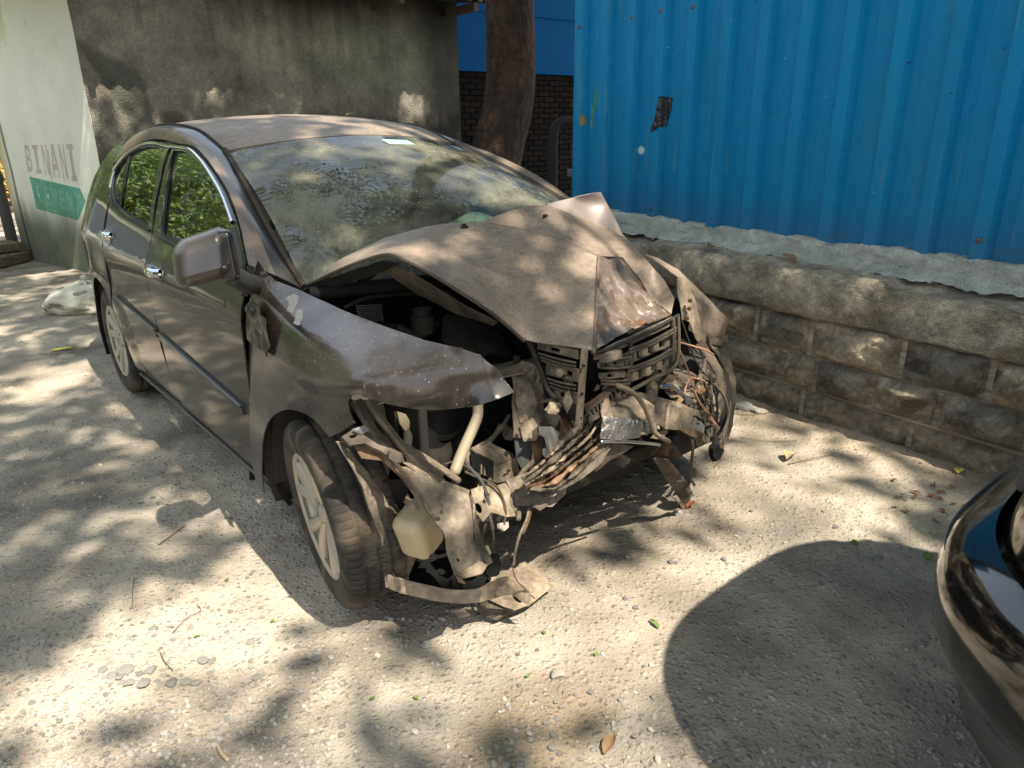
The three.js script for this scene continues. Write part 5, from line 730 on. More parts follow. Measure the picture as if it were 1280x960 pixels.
{
  const paint2 = hoodM, opt = { sub: 2, gap: 12, relax: 8, crease: .75, thick: .004 };
  const bonnet = part('bonnet', skin(hoodMap.main[0], hoodMap.main[1], { ...opt, amp: .006, freq: 7, seed: 3, creases: [] }), paint2, car);
  part('bonnet_ridge', skin(hoodMap.upper[0], hoodMap.upper[1], { ...opt, amp: .004, freq: 8, seed: 3 }), paint2, bonnet);
  part('bonnet_flank', skin(hoodMap.flank[0], hoodMap.flank[1], { ...opt, amp: .004, freq: 8, seed: 3 }), paint2, bonnet);
  part('torn_patch', skin(hoodMap.torn[0], hoodMap.torn[1], { ...opt, sub: 3, amp: .020, freq: 17, seed: 8, crease: .5 }), bareM, bonnet, 'scraped shiny patch on the front fold of the bonnet');
  // flap of the far rear corner sticking up
  const X = 'x'; part('bonnet_flap', skin([[682, 255, X, .14], [716, 247, X, .26], [751, 240, X, .375], [764, 264, X, .42], [777, 290, X, .452], [745, 279, X, .32], [712, 268, X, .2]], [[730, 258, X, .33]], { sub: 2, gap: 10, thick: .004, crease: .6 }), phy([.27, .225, .20], .5, { metalness: .15, clearcoat: .4, clearcoatRoughness: .3 }), bonnet, 'upturned far corner of the bonnet');
  // folded edge down the front and the hemmed lip under the right edge
  const line = (pts, r, m, nm) => part(nm, capTube(pts.map(p => W(...p)), r, 8), m, bonnet);
  line([[748, 320, X, .11], [746, 360, X, .012], [744, 400, X, -.088], [742, 440, 'z', .558]], .007, metalGrey, 'fold_edge');
  line([[380, 358, X, -.69], [430, 335, X, -.656], [470, 321, X, -.616], [487, 319, X, -.596], [520, 332, X, -.556], [570, 362, X, -.476], [618, 394, X, -.376], [655, 426, X, -.293]], .005, dirtyDark, 'hem');
  // stiffener under the bonnet, torn free along its edge
  part('bonnet_brace', skin([[490, 330, X, -.55], [530, 352, X, -.50], [575, 378, X, -.42], [622, 404, X, -.34], [616, 408, X, -.33], [570, 392, X, -.38], [520, 368, X, -.44], [486, 344, X, -.52], [470, 328, X, -.56]], [], { sub: 2, gap: 10, amp: .006 }), dirtyDark, bonnet);
  part('bonnet_edge_inner', skin([[384, 362, X, -.68], [430, 342, X, -.64], [478, 326, X, -.58], [500, 330, X, -.55], [478, 340, X, -.56], [430, 356, X, -.62], [400, 366, X, -.66]], [], { sub: 2, gap: 10, amp: .006 }), dimM, bonnet);
  for (const [x, y, xx] of [[579, 288, -.22], [680, 276, .08]]) { const c = PX(x, y, xx); part('washer_nozzle', [box(.028, .012, .02, c.clone().add(V(0, .008, .004)), .004), box(.014, .012, .012, c.clone().add(V(0, .016, .006)), .003)], blackM, bonnet); }
}
// ---- far wing (right in the picture)
{
  const X = 'x';
  part('far_wing', skin([[803, 317, X, .50], [822, 322, X, .56], [848, 337, X, .62], [866, 353, X, .68], [884, 372, X, .73], [907, 396, X, .775], [899, 415, X, .77], [886, 434, X, .755], [878, 432, X, .70], [874, 410, X, .66], [871, 385, X, .63], [860, 362, X, .60], [845, 345, X, .575], [825, 330, X, .535]], [[885, 395, X, .72], [868, 368, X, .655]], { sub: 2, gap: 10, thick: .004, crease: .6, relax: 4, amp: .004 }), hoodM, car);
  part('far_wing_side', skin([[907, 396, X, .775], [899, 415, X, .772], [886, 434, X, .757], [890, 440, X, .79], [905, 420, X, .83], [912, 400, X, .82]], [], { sub: 1, gap: 9 }), hoodM, car);
  part('wing_bracket', skin([[846, 345, X, .55], [858, 352, X, .585], [868, 372, X, .61], [874, 398, X, .63], [880, 425, X, .66], [888, 438, X, .70], [880, 440, X, .68], [868, 420, X, .60], [862, 402, X, .575], [852, 399, X, .54], [850, 380, X, .545], [846, 365, X, .54]], [], { sub: 2, gap: 9, amp: .008, freq: 24, seed: 4 }), tan, car);
  for (const [x, y] of [[861, 386], [858, 398], [862, 376]]) part('bolt', cyl(PX(x, y, .565), PX(x, y, .565).add(V(-.012, .004, .012)), .008, .008, 6), rustM, car);
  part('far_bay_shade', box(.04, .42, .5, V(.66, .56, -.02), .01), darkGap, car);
  // curved lamp carrier and bumper edge round the far corner
  const st = (nm, pts, w, m, sd) => part(nm, surf([0, .5, 1].map(t => pts.map(([x, y, z, dx, dy]) => PZ(x + (dx ?? w) * t, y + (dy ?? 0) * t, z - .02 * t))), pts.length * 8, 8, { thick: .006, disp: p => .016 * (fbm3(p.x * 20, p.y * 20, p.z * 20, 2, sd) - .5), inward: V(.3, .5, -1) }), m, car);
  st('lamp_carrier', [[868, 436, .34, 9, -5], [880, 446, .36, 11, -4], [892, 462, .38, 10, -2], [899, 482, .40, 8, 0], [899, 500, .42, 7, 2], [893, 516, .44, 6, 4]], 12, dirtyDark, 3);
  st('bumper_edge', [[886, 430, .30, 12, -4], [900, 448, .32, 12, -3], [910, 470, .34, 8, 0], [914, 492, .36, 6, 2], [912, 520, .40, 5, 4], [905, 545, .44, 4, 6], [893, 562, .47, 4, 8]], 8, plasticM, 7);
  st('bumper_edge_inner', [[884, 440, .30, 10, 0], [896, 460, .31, 12, 0], [903, 485, .33, 10, 0], [903, 520, .36, 8, 0], [892, 550, .42, 8, 0]], 8, dimM, 9);
  pl('bumper_scrap', [[893, 412, .28], [907, 416, .30], [910, 423, .30], [905, 432, .30], [893, 428, .30]], plasticM, { amp: .01 }); pl('bumper_scrap', [[886, 418, .3], [908, 428, .31], [906, 434, .31], [888, 430, .3]], dirtyDark, { amp: .01 });
pl('corner_panel', [[848, 455, .38], [866, 470, .40], [884, 478, .41], [890, 500, .43], [884, 522, .46], [862, 510, .47], [846, 492, .45]], dirtyDark, { amp: .03, freq: 20, edge: .010, holes: [ell(858, 488, 4, 3, .44), ell(876, 496, 3, 5, .43)] });
  pl('corner_panel', [[838, 470, .42], [858, 478, .44], [870, 500, .48], [842, 496, .48], [830, 486, .46]], tan, { amp: .02, freq: 26, edge: .010 });
  pl('lamp_shell', [[880, 452, .36], [894, 470, .38], [896, 505, .41], [886, 520, .43], [878, 500, .40], [876, 470, .37]], metalGrey, { amp: .018, freq: 22, edge: .010, holes: [ell(886, 480, 4, 6, .385)] });
}
// ---- engine bay in deep shade
{
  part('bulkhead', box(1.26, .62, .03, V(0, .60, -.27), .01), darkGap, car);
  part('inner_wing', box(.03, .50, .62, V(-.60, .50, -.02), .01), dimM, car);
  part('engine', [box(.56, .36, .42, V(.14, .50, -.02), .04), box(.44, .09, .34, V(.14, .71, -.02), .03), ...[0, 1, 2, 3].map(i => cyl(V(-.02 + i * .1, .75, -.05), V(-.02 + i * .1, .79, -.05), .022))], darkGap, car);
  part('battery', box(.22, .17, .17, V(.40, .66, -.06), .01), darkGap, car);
  part('strut_tower', (() => { const g = new THREE.SphereGeometry(.13, 32, 16, 0, 6.283, 0, 1.5); g.scale(1, .75, 1); g.translate(-.48, .70, -.12); return [g, cyl(V(-.48, .78, -.12), V(-.48, .81, -.12), .045)]; })(), dimM, car);
  const rp = PZ(528, 402, -.02); part('fluid_reservoir', [cyl(rp.clone().add(V(0, -.035, 0)), rp.clone().add(V(0, .02, 0)), .036, .036, 24)], matte([.03, .029, .022], .7), car); part('reservoir_cap', cyl(rp.clone().add(V(0, .02, 0)), rp.clone().add(V(0, .042, 0)), .03, .03, 20), blackM, car);
  // expanded metal guard behind the wing
  { const bars = []; const p = (u, v) => PZ(mix(445, 477, u) + v * 3, mix(382, 380, u) + v * 22, mix(.02, -.02, u)); for (let i = 0; i < 9; i++) for (let j = 0; j < 7; j++) { const u = i / 9, v = j / 7; bars.push(cyl(p(u, v), p(u + .055, v + .07), .0013, .0013, 5), cyl(p(u + .055, v + .07), p(u + .111, v), .0013, .0013, 5), cyl(p(u + .055, v + .07), p(u + .055, v + .143), .0013, .0013, 5)); } tag(part('mesh_guard', bars, std([.05, .05, .048], .8), car), null, null, null, 'stuff'); }
  pl('wiring_loom', [[430, 372, -.1], [470, 345, -.1], [460, 342, -.12], [425, 366, -.1]], dimM, { amp: .02 });
  tb('hose', [[432, 384, -.05], [460, 372, -.08], [500, 368, -.1], [560, 366, -.1]], .006, dimM); tb('hose', [[560, 412, .02], [590, 400, -.02], [625, 398, -.02], [650, 410, .05]], .014, dimM); tb('hose', [[500, 410, -.03], [520, 420, -.0], [545, 405, -.05]], .012, dimM);
  pl('air_duct', [[560, 390, .0], [620, 405, .0], [640, 440, .1], [600, 440, .1], [560, 420, .05]], dimM, { amp: .01, thick: .03 });
}
// ---- behind the missing right headlamp
{
  tb('washer_filler_pipe', [[597, 500, .25], [597, 519, .26], [592, 533, .28], [583, 553, .31], [575, 572, .34], [569, 588, .36]], .0165, std([.25, .21, .145], .6), car, 16);
  const cn = PZ(545, 522, .06); part('air_cleaner_drum', [cyl(cn.clone().add(V(0, -.035, 0)), cn.clone().add(V(0, .05, 0)), .068, .075, 30), cyl(cn.clone().add(V(0, -.05, 0)), cn.clone().add(V(0, -.035, 0)), .078, .078, 30)], darkGap, car);
  pl('bay_plate', [[490, 516, .16], [530, 540, .12], [570, 560, .12], [560, 600, .2], [540, 610, .28], [515, 585, .28], [500, 545, .22]], dimM, { amp: .02 });
  pl('bay_backing', [[445, 500, .10], [640, 500, .05], [640, 600, .12], [560, 640, .2], [490, 640, .2], [470, 560, .15]], darkGap, { amp: .01 });
  tb('twisted_hose', [[505, 558, .30], [520, 566, .32], [540, 578, .34], [558, 590, .36], [572, 600, .385]], .010, tan); tb('black_hose', [[503, 520, .2], [510, 545, .24], [508, 560, .28]], .014, dimM); tb('black_hose', [[625, 532, .22], [618, 545, .26], [608, 556, .3], [597, 562, .33]], .007, metalGrey);
  pl('tan_bulb', [[498, 515, .24], [508, 518, .24], [515, 532, .24], [508, 540, .24], [500, 530, .24]], std([.16, .13, .08], .7), { amp: .01, thick: .01 });
  // rails of the inner wing
  const rail = (nm, pts, w, m) => part(nm, surf([0, .35, .65, 1].map((t, k) => pts.map(([x, y, z]) => PZ(x + w * t, y - w * .35 * t, z - (k === 1 || k === 2 ? .0 : .02)))), pts.length * 8, 6, { thick: .004, disp: p => .006 * (fbm3(p.x * 18, p.y * 18, p.z * 18, 2, w) - .5), inward: V(-.3, .3, -.5) }), m, car);
  rail('apron_rail', [[436, 503, .25], [448, 523, .28], [462, 545, .31], [478, 562, .34]], 11, metalGrey); rail('apron_rail', [[452, 502, .24], [470, 528, .28], [492, 555, .32], [515, 580, .36], [545, 603, .42]], 12, tan); rail('apron_rail', [[446, 500, .22], [462, 522, .26], [482, 550, .30], [500, 572, .33]], 5, dirtyDark);
  pl('lamp_bracket', [[427, 546, .33], [446, 534, .32], [470, 548, .35], [494, 562, .38], [503, 566, .39], [506, 577, .40], [494, 579, .40], [476, 563, .38], [456, 554, .36], [436, 558, .34]], dirtyDark, { amp: .006, thick: .012, holes: [ell(440, 547, 4, 3, .33)] });
  pl('bracket_tab', [[440, 536, .33], [455, 531, .34], [462, 538, .35], [450, 544, .34]], std([.16, .16, .155], .7), { amp: .012, freq: 40 });
  pl('wing_stay', [[442, 556, .33], [468, 556, .35], [488, 568, .38], [510, 590, .40], [530, 620, .43], [520, 622, .43], [500, 596, .40], [478, 576, .37], [452, 573, .35]], rustM, { amp: .012 });
  // broad plate of the crushed lamp panel
  pl('lamp_panel', [[496, 583, .38], [508, 584, .385], [545, 603, .42], [586, 618, .46], [593, 632, .48], [592, 655, .50], [598, 682, .52], [611, 702, .54], [608, 709, .55], [590, 714, .55], [570, 719, .55], [563, 700, .53], [557, 668, .51], [540, 644, .47], [523, 628, .44]], metalGrey, { amp: .008, freq: 13, edge: .014, thick: .004, holes: [ell(560, 670, 5, 8, .515, .35), ell(573, 700, 2, 2.5, .53)], fold: .0 }, car, 'broad dirty panel behind the missing headlamp');
  pl('panel_flange', [[586, 618, .46], [592, 622, .47], [600, 660, .50], [606, 685, .52], [615, 703, .54], [609, 707, .55], [598, 682, .53], [592, 655, .505], [590, 632, .485]], dirtyDark, { amp: .004 });
  pl('panel_flange', [[500, 577, .37], [512, 579, .375], [548, 598, .41], [588, 612, .45], [586, 620, .46], [545, 605, .42]], dirtyPlate, { amp: .004 });
  pl('panel_foot', [[572, 717, .56], [596, 703, .54], [598, 698, .54], [610, 706, .555], [604, 716, .57], [585, 721, .57], [578, 723, .57]], tan, { amp: .008 }); pl('panel_foot', [[571, 719, .57], [578, 723, .575], [583, 730, .58], [576, 728, .58]], rustM, {});
  tb('cable', [[495, 580, .40], [515, 606, .43], [524, 618, .45], [536, 640, .48], [545, 648, .5]], .006, dirtyDark);
  // washer bottle
  { const c = PZ(524, 662, .335), g = new RoundedBoxGeometry(.12, .15, .10, 6, .03); warp(g, v => { v.x *= 1 + .25 * clamp(v.y / .08, -1, 1) * .5; v.multiplyScalar(1 + .05 * (fbm3(v.x * 9, v.y * 9, v.z * 9, 2, 4) - .5)); }); g.rotateZ(.25); g.rotateY(.4); const b = part('washer_bottle', g, phy([.60, .49, .30], .45, { transmission: .2, thickness: 0 }), car); b.position.copy(c); }
  tb('washer_hose', [[507, 655, .32], [512, 672, .34], [525, 688, .36], [545, 696, .40], [560, 692, .42]], .0055, dirtyDark);
  pl('bottle_strap', [[505, 628, .34], [510, 617, .34], [522, 638, .36], [530, 660, .38], [522, 652, .37]], tan, {});
  // bumper end / splash shield: a long torn strip that drops, turns and runs along the ground
  const strip_ = (nm, pts, m, amp = .008, sd = 1, nv = 8) => part(nm, surf([0, .33, .66, 1].map(t => pts.map(([x, y, z, x2, y2, z2]) => PZ(mix(x, x2, t), mix(y, y2, t), mix(z, z2, t)))), pts.length * 9, nv, { thick: .004, disp: p => amp * 2 * (fbm3(p.x * 15, p.y * 15, p.z * 15, 3, sd) - .5), inward: V(-.3, .3, -.5) }), m, car);
  strip_('splash_shield', [[421, 551, .315, 430, 553, .30], [436, 575, .32, 452, 580, .30], [452, 606, .32, 472, 606, .29], [464, 638, .315, 488, 632, .28], [475, 668, .305, 496, 660, .27], [480, 700, .295, 502, 690, .26], [482, 722, .29, 508, 712, .26], [484, 735, .295, 512, 724, .27]], metalGrey, .010, 3);
  strip_('splash_shield_lip', [[484, 718, .29, 486, 736, .29], [505, 725, .315, 503, 742, .31], [535, 732, .345, 532, 749, .345], [565, 737, .39, 563, 754, .395], [595, 736, .44, 592, 754, .445], [612, 728, .475, 614, 749, .475], [632, 722, .51, 638, 744, .515], [652, 730, .54, 652, 752, .54], [664, 740, .555, 662, 758, .55]], tan, .006, 5);
  pl('splash_panel', [[500, 640, .22], [515, 650, .25], [520, 700, .26], [512, 722, .27], [500, 690, .25], [492, 655, .23]], dirtyPlate, { amp: .014 }); pl('splash_panel', [[478, 600, .25], [505, 600, .26], [520, 640, .27], [518, 690, .26], [500, 680, .26], [488, 640, .26]], dimM, { amp: .012 });
  const flat = (nm, pts, m, o = {}) => part(nm, plate(pts.map(([x, y, h]) => PY(x, y, h)), { amp: .005, freq: 14, edge: .025, seed: pts[0][0], ...o, holes: (o.holes || []).map(h => h.map(([x, y, k]) => PY(x, y, k))) }), m, car);
  flat('undertray', [[488, 722, .12], [512, 690, .13], [570, 690, .12], [600, 700, .10], [612, 728, .09], [590, 738, .09], [560, 737, .10], [530, 730, .115]], darkGap, { amp: .001 });
  flat('undertray', [[484, 716, .05], [520, 686, .05], [600, 690, .05], [640, 720, .04], [640, 752, .03], [590, 748, .035], [520, 738, .04]], dimM, { amp: .003 });  // extra dark sheet added to hide the sunlit ground under the tray
  flat('undertray', [[600, 722, .085], [626, 698, .075], [640, 690, .06], [668, 712, .05], [692, 734, .035], [662, 755, .035], [640, 765, .04], [612, 752, .05], [614, 738, .07]], tan, { amp: .008, holes: [ell(648, 743, 7, 4, .06, .4)] });
  flat('undertray', [[590, 748, .045], [612, 752, .045], [640, 765, .035], [620, 775, .02], [600, 768, .02]], dirtyDark);
}
// ---- front rail, horn box, cross-member
{
  const bxp = [[588, 562, .33], [610, 553, .30], [644, 568, .32], [650, 590, .34], [640, 602, .38], [622, 604, .40], [604, 596, .38], [590, 590, .36]];
  pl('relay_box_top', [[590, 560, .34], [603, 552, .31], [614, 553, .30], [640, 566, .33], [645, 572, .34], [622, 580, .38], [618, 584, .385]], tan, { amp: .004, thick: .006 }); pl('relay_box_side', [[618, 584, .39], [645, 572, .345], [650, 590, .35], [640, 600, .38], [622, 604, .40], [613, 600, .40]], tan, { amp: .003, thick: .008, holes: [ell(633, 594, 4, 2, .385, -.3)] });
  pl('connector_block', [[588, 567, .345], [600, 568, .36], [617, 577, .39], [617, 600, .405], [604, 594, .38], [590, 584, .36]], darkGap, { amp: .002, thick: .02 }); for (let i = 0; i < 3; i++) pl('connector_rib', [[601 + i * 4, 580 + i * 2, .375], [603 + i * 4, 581 + i * 2, .378], [603 + i * 4, 593 + i * 2, .385], [601 + i * 4, 592 + i * 2, .385]], dirtyDark, { amp: 0, thick: .006, edge: .01 });
  pl('box_clip', [[582, 566, .33], [600, 556, .32], [613, 551, .31], [614, 556, .32], [596, 563, .33], [588, 570, .34], [587, 588, .35], [582, 586, .35]], metalGrey, { amp: .002, thick: .01 });
  tb('rod', [[590, 562, .33], [607, 553, .31], [626, 536, .27], [636, 520, .24]], .006, metalGrey);
  // the chassis rail, boxed, with its hole and flanges
  pl('front_rail', [[632, 600, .42], [660, 590, .44], [680, 596, .48], [708, 610, .52], [707, 618, .53], [690, 616, .51], [662, 612, .47], [640, 615, .45]], tan, { amp: .004, thick: .006, holes: [ell(681, 609, 4, 5, .49)] });
  pl('front_rail', [[640, 614, .45], [662, 612, .47], [690, 616, .51], [706, 619, .53], [700, 624, .53], [690, 634, .53], [668, 632, .50], [645, 632, .47]], metalGrey, { amp: .006, thick: .006 });
  pl('rail_end', [[664, 610, .48], [676, 606, .49], [682, 614, .505], [690, 622, .52], [684, 632, .53], [676, 637, .53], [662, 632, .50]], dirtyDark, { amp: .012, freq: 40 });
  pl('rail_mount', [[600, 602, .40], [622, 606, .42], [640, 600, .42], [645, 615, .46], [646, 632, .47], [650, 645, .48], [634, 646, .48], [615, 640, .47], [604, 652, .47], [596, 640, .46], [594, 618, .43]], tan, { amp: .008, holes: [ell(600, 634, 4, 8, .455, .1)] });
  pl('rail_mount', [[588, 612, .42], [606, 606, .42], [604, 626, .44], [592, 630, .44]], dirtyPlate, { amp: .006 });
  tb('brace_tube', [[684, 580, .40], [668, 577, .41], [655, 588, .42], [645, 604, .43], [640, 618, .45], [640, 632, .46], [648, 640, .48], [648, 648, .49]], .008, metalGrey); tb('brace_tube', [[690, 592, .43], [680, 584, .42], [668, 590, .43], [654, 606, .45]], .006, tan);
  // wires
  const wire = (pts, r = .0035, m = dirtyDark) => tb('wire', pts, r, m);
  wire([[582, 578, .35], [590, 588, .37], [602, 602, .41], [610, 625, .44], [612, 645, .46], [616, 660, .48]], .0055, matte([.06, .06, .058])); wire([[582, 590, .36], [600, 598, .40], [620, 608, .43], [628, 622, .45], [632, 640, .47], [630, 655, .48]], .004); wire([[556, 580, .35], [570, 577, .345], [584, 584, .36], [600, 594, .39]], .003);
  wire([[607, 655, .475], [604, 668, .49], [606, 684, .51], [611, 696, .53]]); wire([[614, 655, .48], [617, 670, .50], [617, 690, .53]]); wire([[661, 636, .49], [658, 650, .51], [650, 668, .53], [644, 690, .55], [642, 706, .56]], .0042, tan); wire([[664, 635, .49], [660, 652, .515], [654, 666, .53]], .0042, rustM); wire([[640, 706, .56], [644, 722, .56], [655, 735, .55], [668, 748, .55]], .0018, metalGrey);
  pl('plug', [[614, 694, .53], [622, 692, .53], [626, 706, .54], [625, 718, .55], [612, 722, .55], [608, 712, .54]], matte([.008, .008, .008]), { amp: .008, thick: .02, freq: 40 }); pl('plug', [[641, 703, .56], [648, 699, .56], [650, 706, .56], [645, 712, .56]], blackM, { thick: .012 });
  pl('white_clip', [[623, 654, .48], [636, 652, .48], [637, 659, .49], [630, 664, .49], [624, 660, .49]], std([.28, .26, .22], .7), { thick: .008 }); pl('tape', [[606, 684, .52], [611, 682, .52], [617, 694, .53], [612, 697, .53]], std([.5, .42, .22], .7), { thick: .006 });
}
for (const [x, y, z] of [[552, 640, .485], [486, 566, .39], [610, 618, .45], [636, 588, .375]]) { const c = PZ(x, y, z + .004); part('bolt', cyl(c, c.clone().add(V(-.003, .003, .006)), .005, .005, 6), dirtyDark, car); }
// ---- crumpled radiator support in the middle
{
  pl('radiator_support', [[637, 460, .22], [652, 452, .22], [668, 456, .26], [680, 470, .29], [681, 490, .31], [680, 515, .34], [676, 540, .37], [660, 550, .37], [640, 548, .35], [639, 520, .31], [641, 490, .27]], tan, { amp: .030, freq: 10, edge: .010, holes: [ell(661, 511, 1.8, 1.8, .32)] }, car, 'crumpled tan radiator support upright');
  pl('radiator_support', [[668, 456, .26], [682, 470, .285], [682, 500, .31], [670, 518, .33], [665, 495, .30]], dirtyPlate, { amp: .008 }); pl('support_lower', [[642, 548, .35], [664, 548, .37], [668, 560, .38], [664, 580, .40], [656, 590, .42], [645, 575, .38]], matte([.06, .065, .062]), { amp: .006 }); pl('support_lower', [[664, 548, .38], [676, 540, .375], [678, 560, .39], [672, 585, .42], [664, 590, .42], [663, 572, .40]], rustM, { amp: .01 });
  pl('lock_platform', [[600, 457, .13], [640, 450, .16], [662, 448, .20], [668, 456, .26], [655, 463, .27], [625, 470, .24], [605, 468, .2]], tan, { amp: .006, thick: .006 });
  part('rubber_stop', [cyl(PZ(646, 453, .2), PZ(646, 453, .2).add(V(0, .022, 0)), .014, .011, 14)], blackDusty, car);
  pl('support_facet', [[648, 470, .275], [664, 478, .30], [672, 505, .335], [664, 530, .36], [650, 528, .35], [644, 500, .30]], tan, { amp: .012, freq: 16 }); pl('support_facet', [[650, 532, .365], [668, 520, .36], [676, 538, .385], [668, 551, .39], [654, 552, .385]], dirtyPlate, { amp: .012 }); for (const [x, y] of [[646, 545], [672, 538], [657, 462], [676, 476]]) part('bolt', cyl(PZ(x, y, .37), PZ(x, y, .39), .007, .007, 6), rustM, car);
  pl('filler_plate', [[682, 490, .33], [715, 500, .36], [728, 530, .40], [712, 560, .44], [690, 566, .44], [676, 548, .40]], dirtyDark, { amp: .03, freq: 18, edge: .012 }); pl('filler_plate', [[700, 520, .42], [722, 534, .44], [716, 552, .46], [700, 560, .46]], rustM, { amp: .012 });
  pl('support_edge', [[662, 448, .2], [672, 446, .22], [678, 460, .26], [684, 478, .29], [680, 486, .30], [672, 466, .27]], dirtyPlate, { amp: .01, freq: 30 });
  tb('hose_end', [[632, 536, .24], [636, 545, .26], [640, 540, .27]], .016, metalGrey);
  pl('white_hook', [[676, 533, .40], [690, 533, .42], [698, 540, .43], [699, 552, .44], [698, 566, .455], [696, 577, .46], [688, 576, .46], [681, 568, .45], [682, 560, .445], [687, 562, .445], [685, 552, .435], [682, 545, .42], [676, 542, .41]], std([.50, .465, .40], .6), { amp: .003, thick: .012, edge: .01 }, car, 'pale hook-shaped lamp mount');
  pl('bolted_block', [[683, 513, .36], [698, 516, .39], [697, 528, .40], [684, 530, .38]], metalGrey, { thick: .03, amp: .006 }); pl('small_bracket', [[688, 500, .35], [702, 503, .37], [700, 512, .38], [690, 512, .37]], dirtyDark, { amp: .02, freq: 50 });
  pl('foil_scrap', [[703, 524, .42], [719, 538, .45], [714, 548, .46], [705, 560, .46], [698, 552, .45]], std([.32, .29, .25], .5, { metalness: .5, bumpMap: again(grimeBump, 5, 5), bumpScale: .01 }), { amp: .008 });
  pl('radiator_shroud', [[653, 416, .24], [664, 418, .26], [678, 450, .29], [690, 485, .33], [700, 498, .36], [692, 506, .36], [682, 500, .33], [676, 470, .29], [662, 440, .26]], matte([.014, .015, .015], .7), { amp: .004, thick: .01 });
}
// ---- broken grille: left half turned back along the car, right half across it
function grille(P0, hdir, vdir, edges, spec) {
  const plane = planeOf(P0, hdir, vdir), nrm = plane.normal.clone(); if (nrm.dot(EYE.clone().sub(P0)) < 0) nrm.negate();
  const at = (x, y, d = 0) => W(x, y, plane).addScaledVector(nrm, d);
  const g = new THREE.Group(); g.name = 'grille_half'; car.add(g);
  const B = (nm, pts, r, m, d = 0, flat = 1) => { const t = capTube(pts.map(([x, y]) => at(x, y, d)), r, 7); return part(nm, t, m, g); };
  spec(at, B, g, nrm); return g;
}
const rect = (x0, x1, yA, yB, s) => [[x0, yA + s * x0], [x1, yA + s * x1], [x1, yB + s * x1], [x0, yB + s * x0]];     // sheared box in the plane of the picture, lines of slope s
grille(V(-.215, .83, .545), V(-.165, 0, -.986), V(0, 1, .03), null, (at, B, g, nrm) => {
  const Q = (pts, d) => pts.map(([x, y]) => at(x, y, d)), s = .26, o = y => y - s * 722;
  part('grille_backing', plate(Q([[664, 424], [722, 438], [722, 508], [700, 498], [684, 480]], -.03), { amp: .001 }), darkGap, g);  // black sheet added behind the slats to stand for the shade there
  const row = (x0, y0, y1, holes) => part('grille_panel', plate(Q(rect(x0, 722, o(y0), o(y1), s), 0), { amp: .003, edge: .012, thick: .008, holes: holes.map(([xa, xb, ya, yb]) => Q(rect(xa, xb, o(ya), o(yb), s), 0)) }), slatM, g);
  row(672, 438, 449, [[688, 700, 442, 447]]); row(683, 462, 478, [[708, 716, 466, 474]]); row(692, 492, 506, [[700, 706, 495, 501], [711, 716, 496, 502]]);
  for (const [x0, y] of [[677, 452], [679, 456.5], [681, 460], [688, 480.5], [690, 485], [692, 489.5]]) B('slat', [[x0, y + s * (x0 - 722)], [(x0 + 722) / 2, y + s * (x0 - 722) / 2 + 1], [722, y]], .0036, slatM, .012);
  B('grille_rim', [[663, 420], [671, 438], [680, 462], [689, 484], [699, 497], [716, 507]], .007, frameM, .016); B('grille_rim', [[682, 500], [698, 498], [716, 507]], .005, tan, .016);
  part('clip', plate(Q([[700, 459], [706, 460], [708, 466], [704, 470], [699, 466]], .014), { amp: .003, thick: .01 }), tan, g);
});
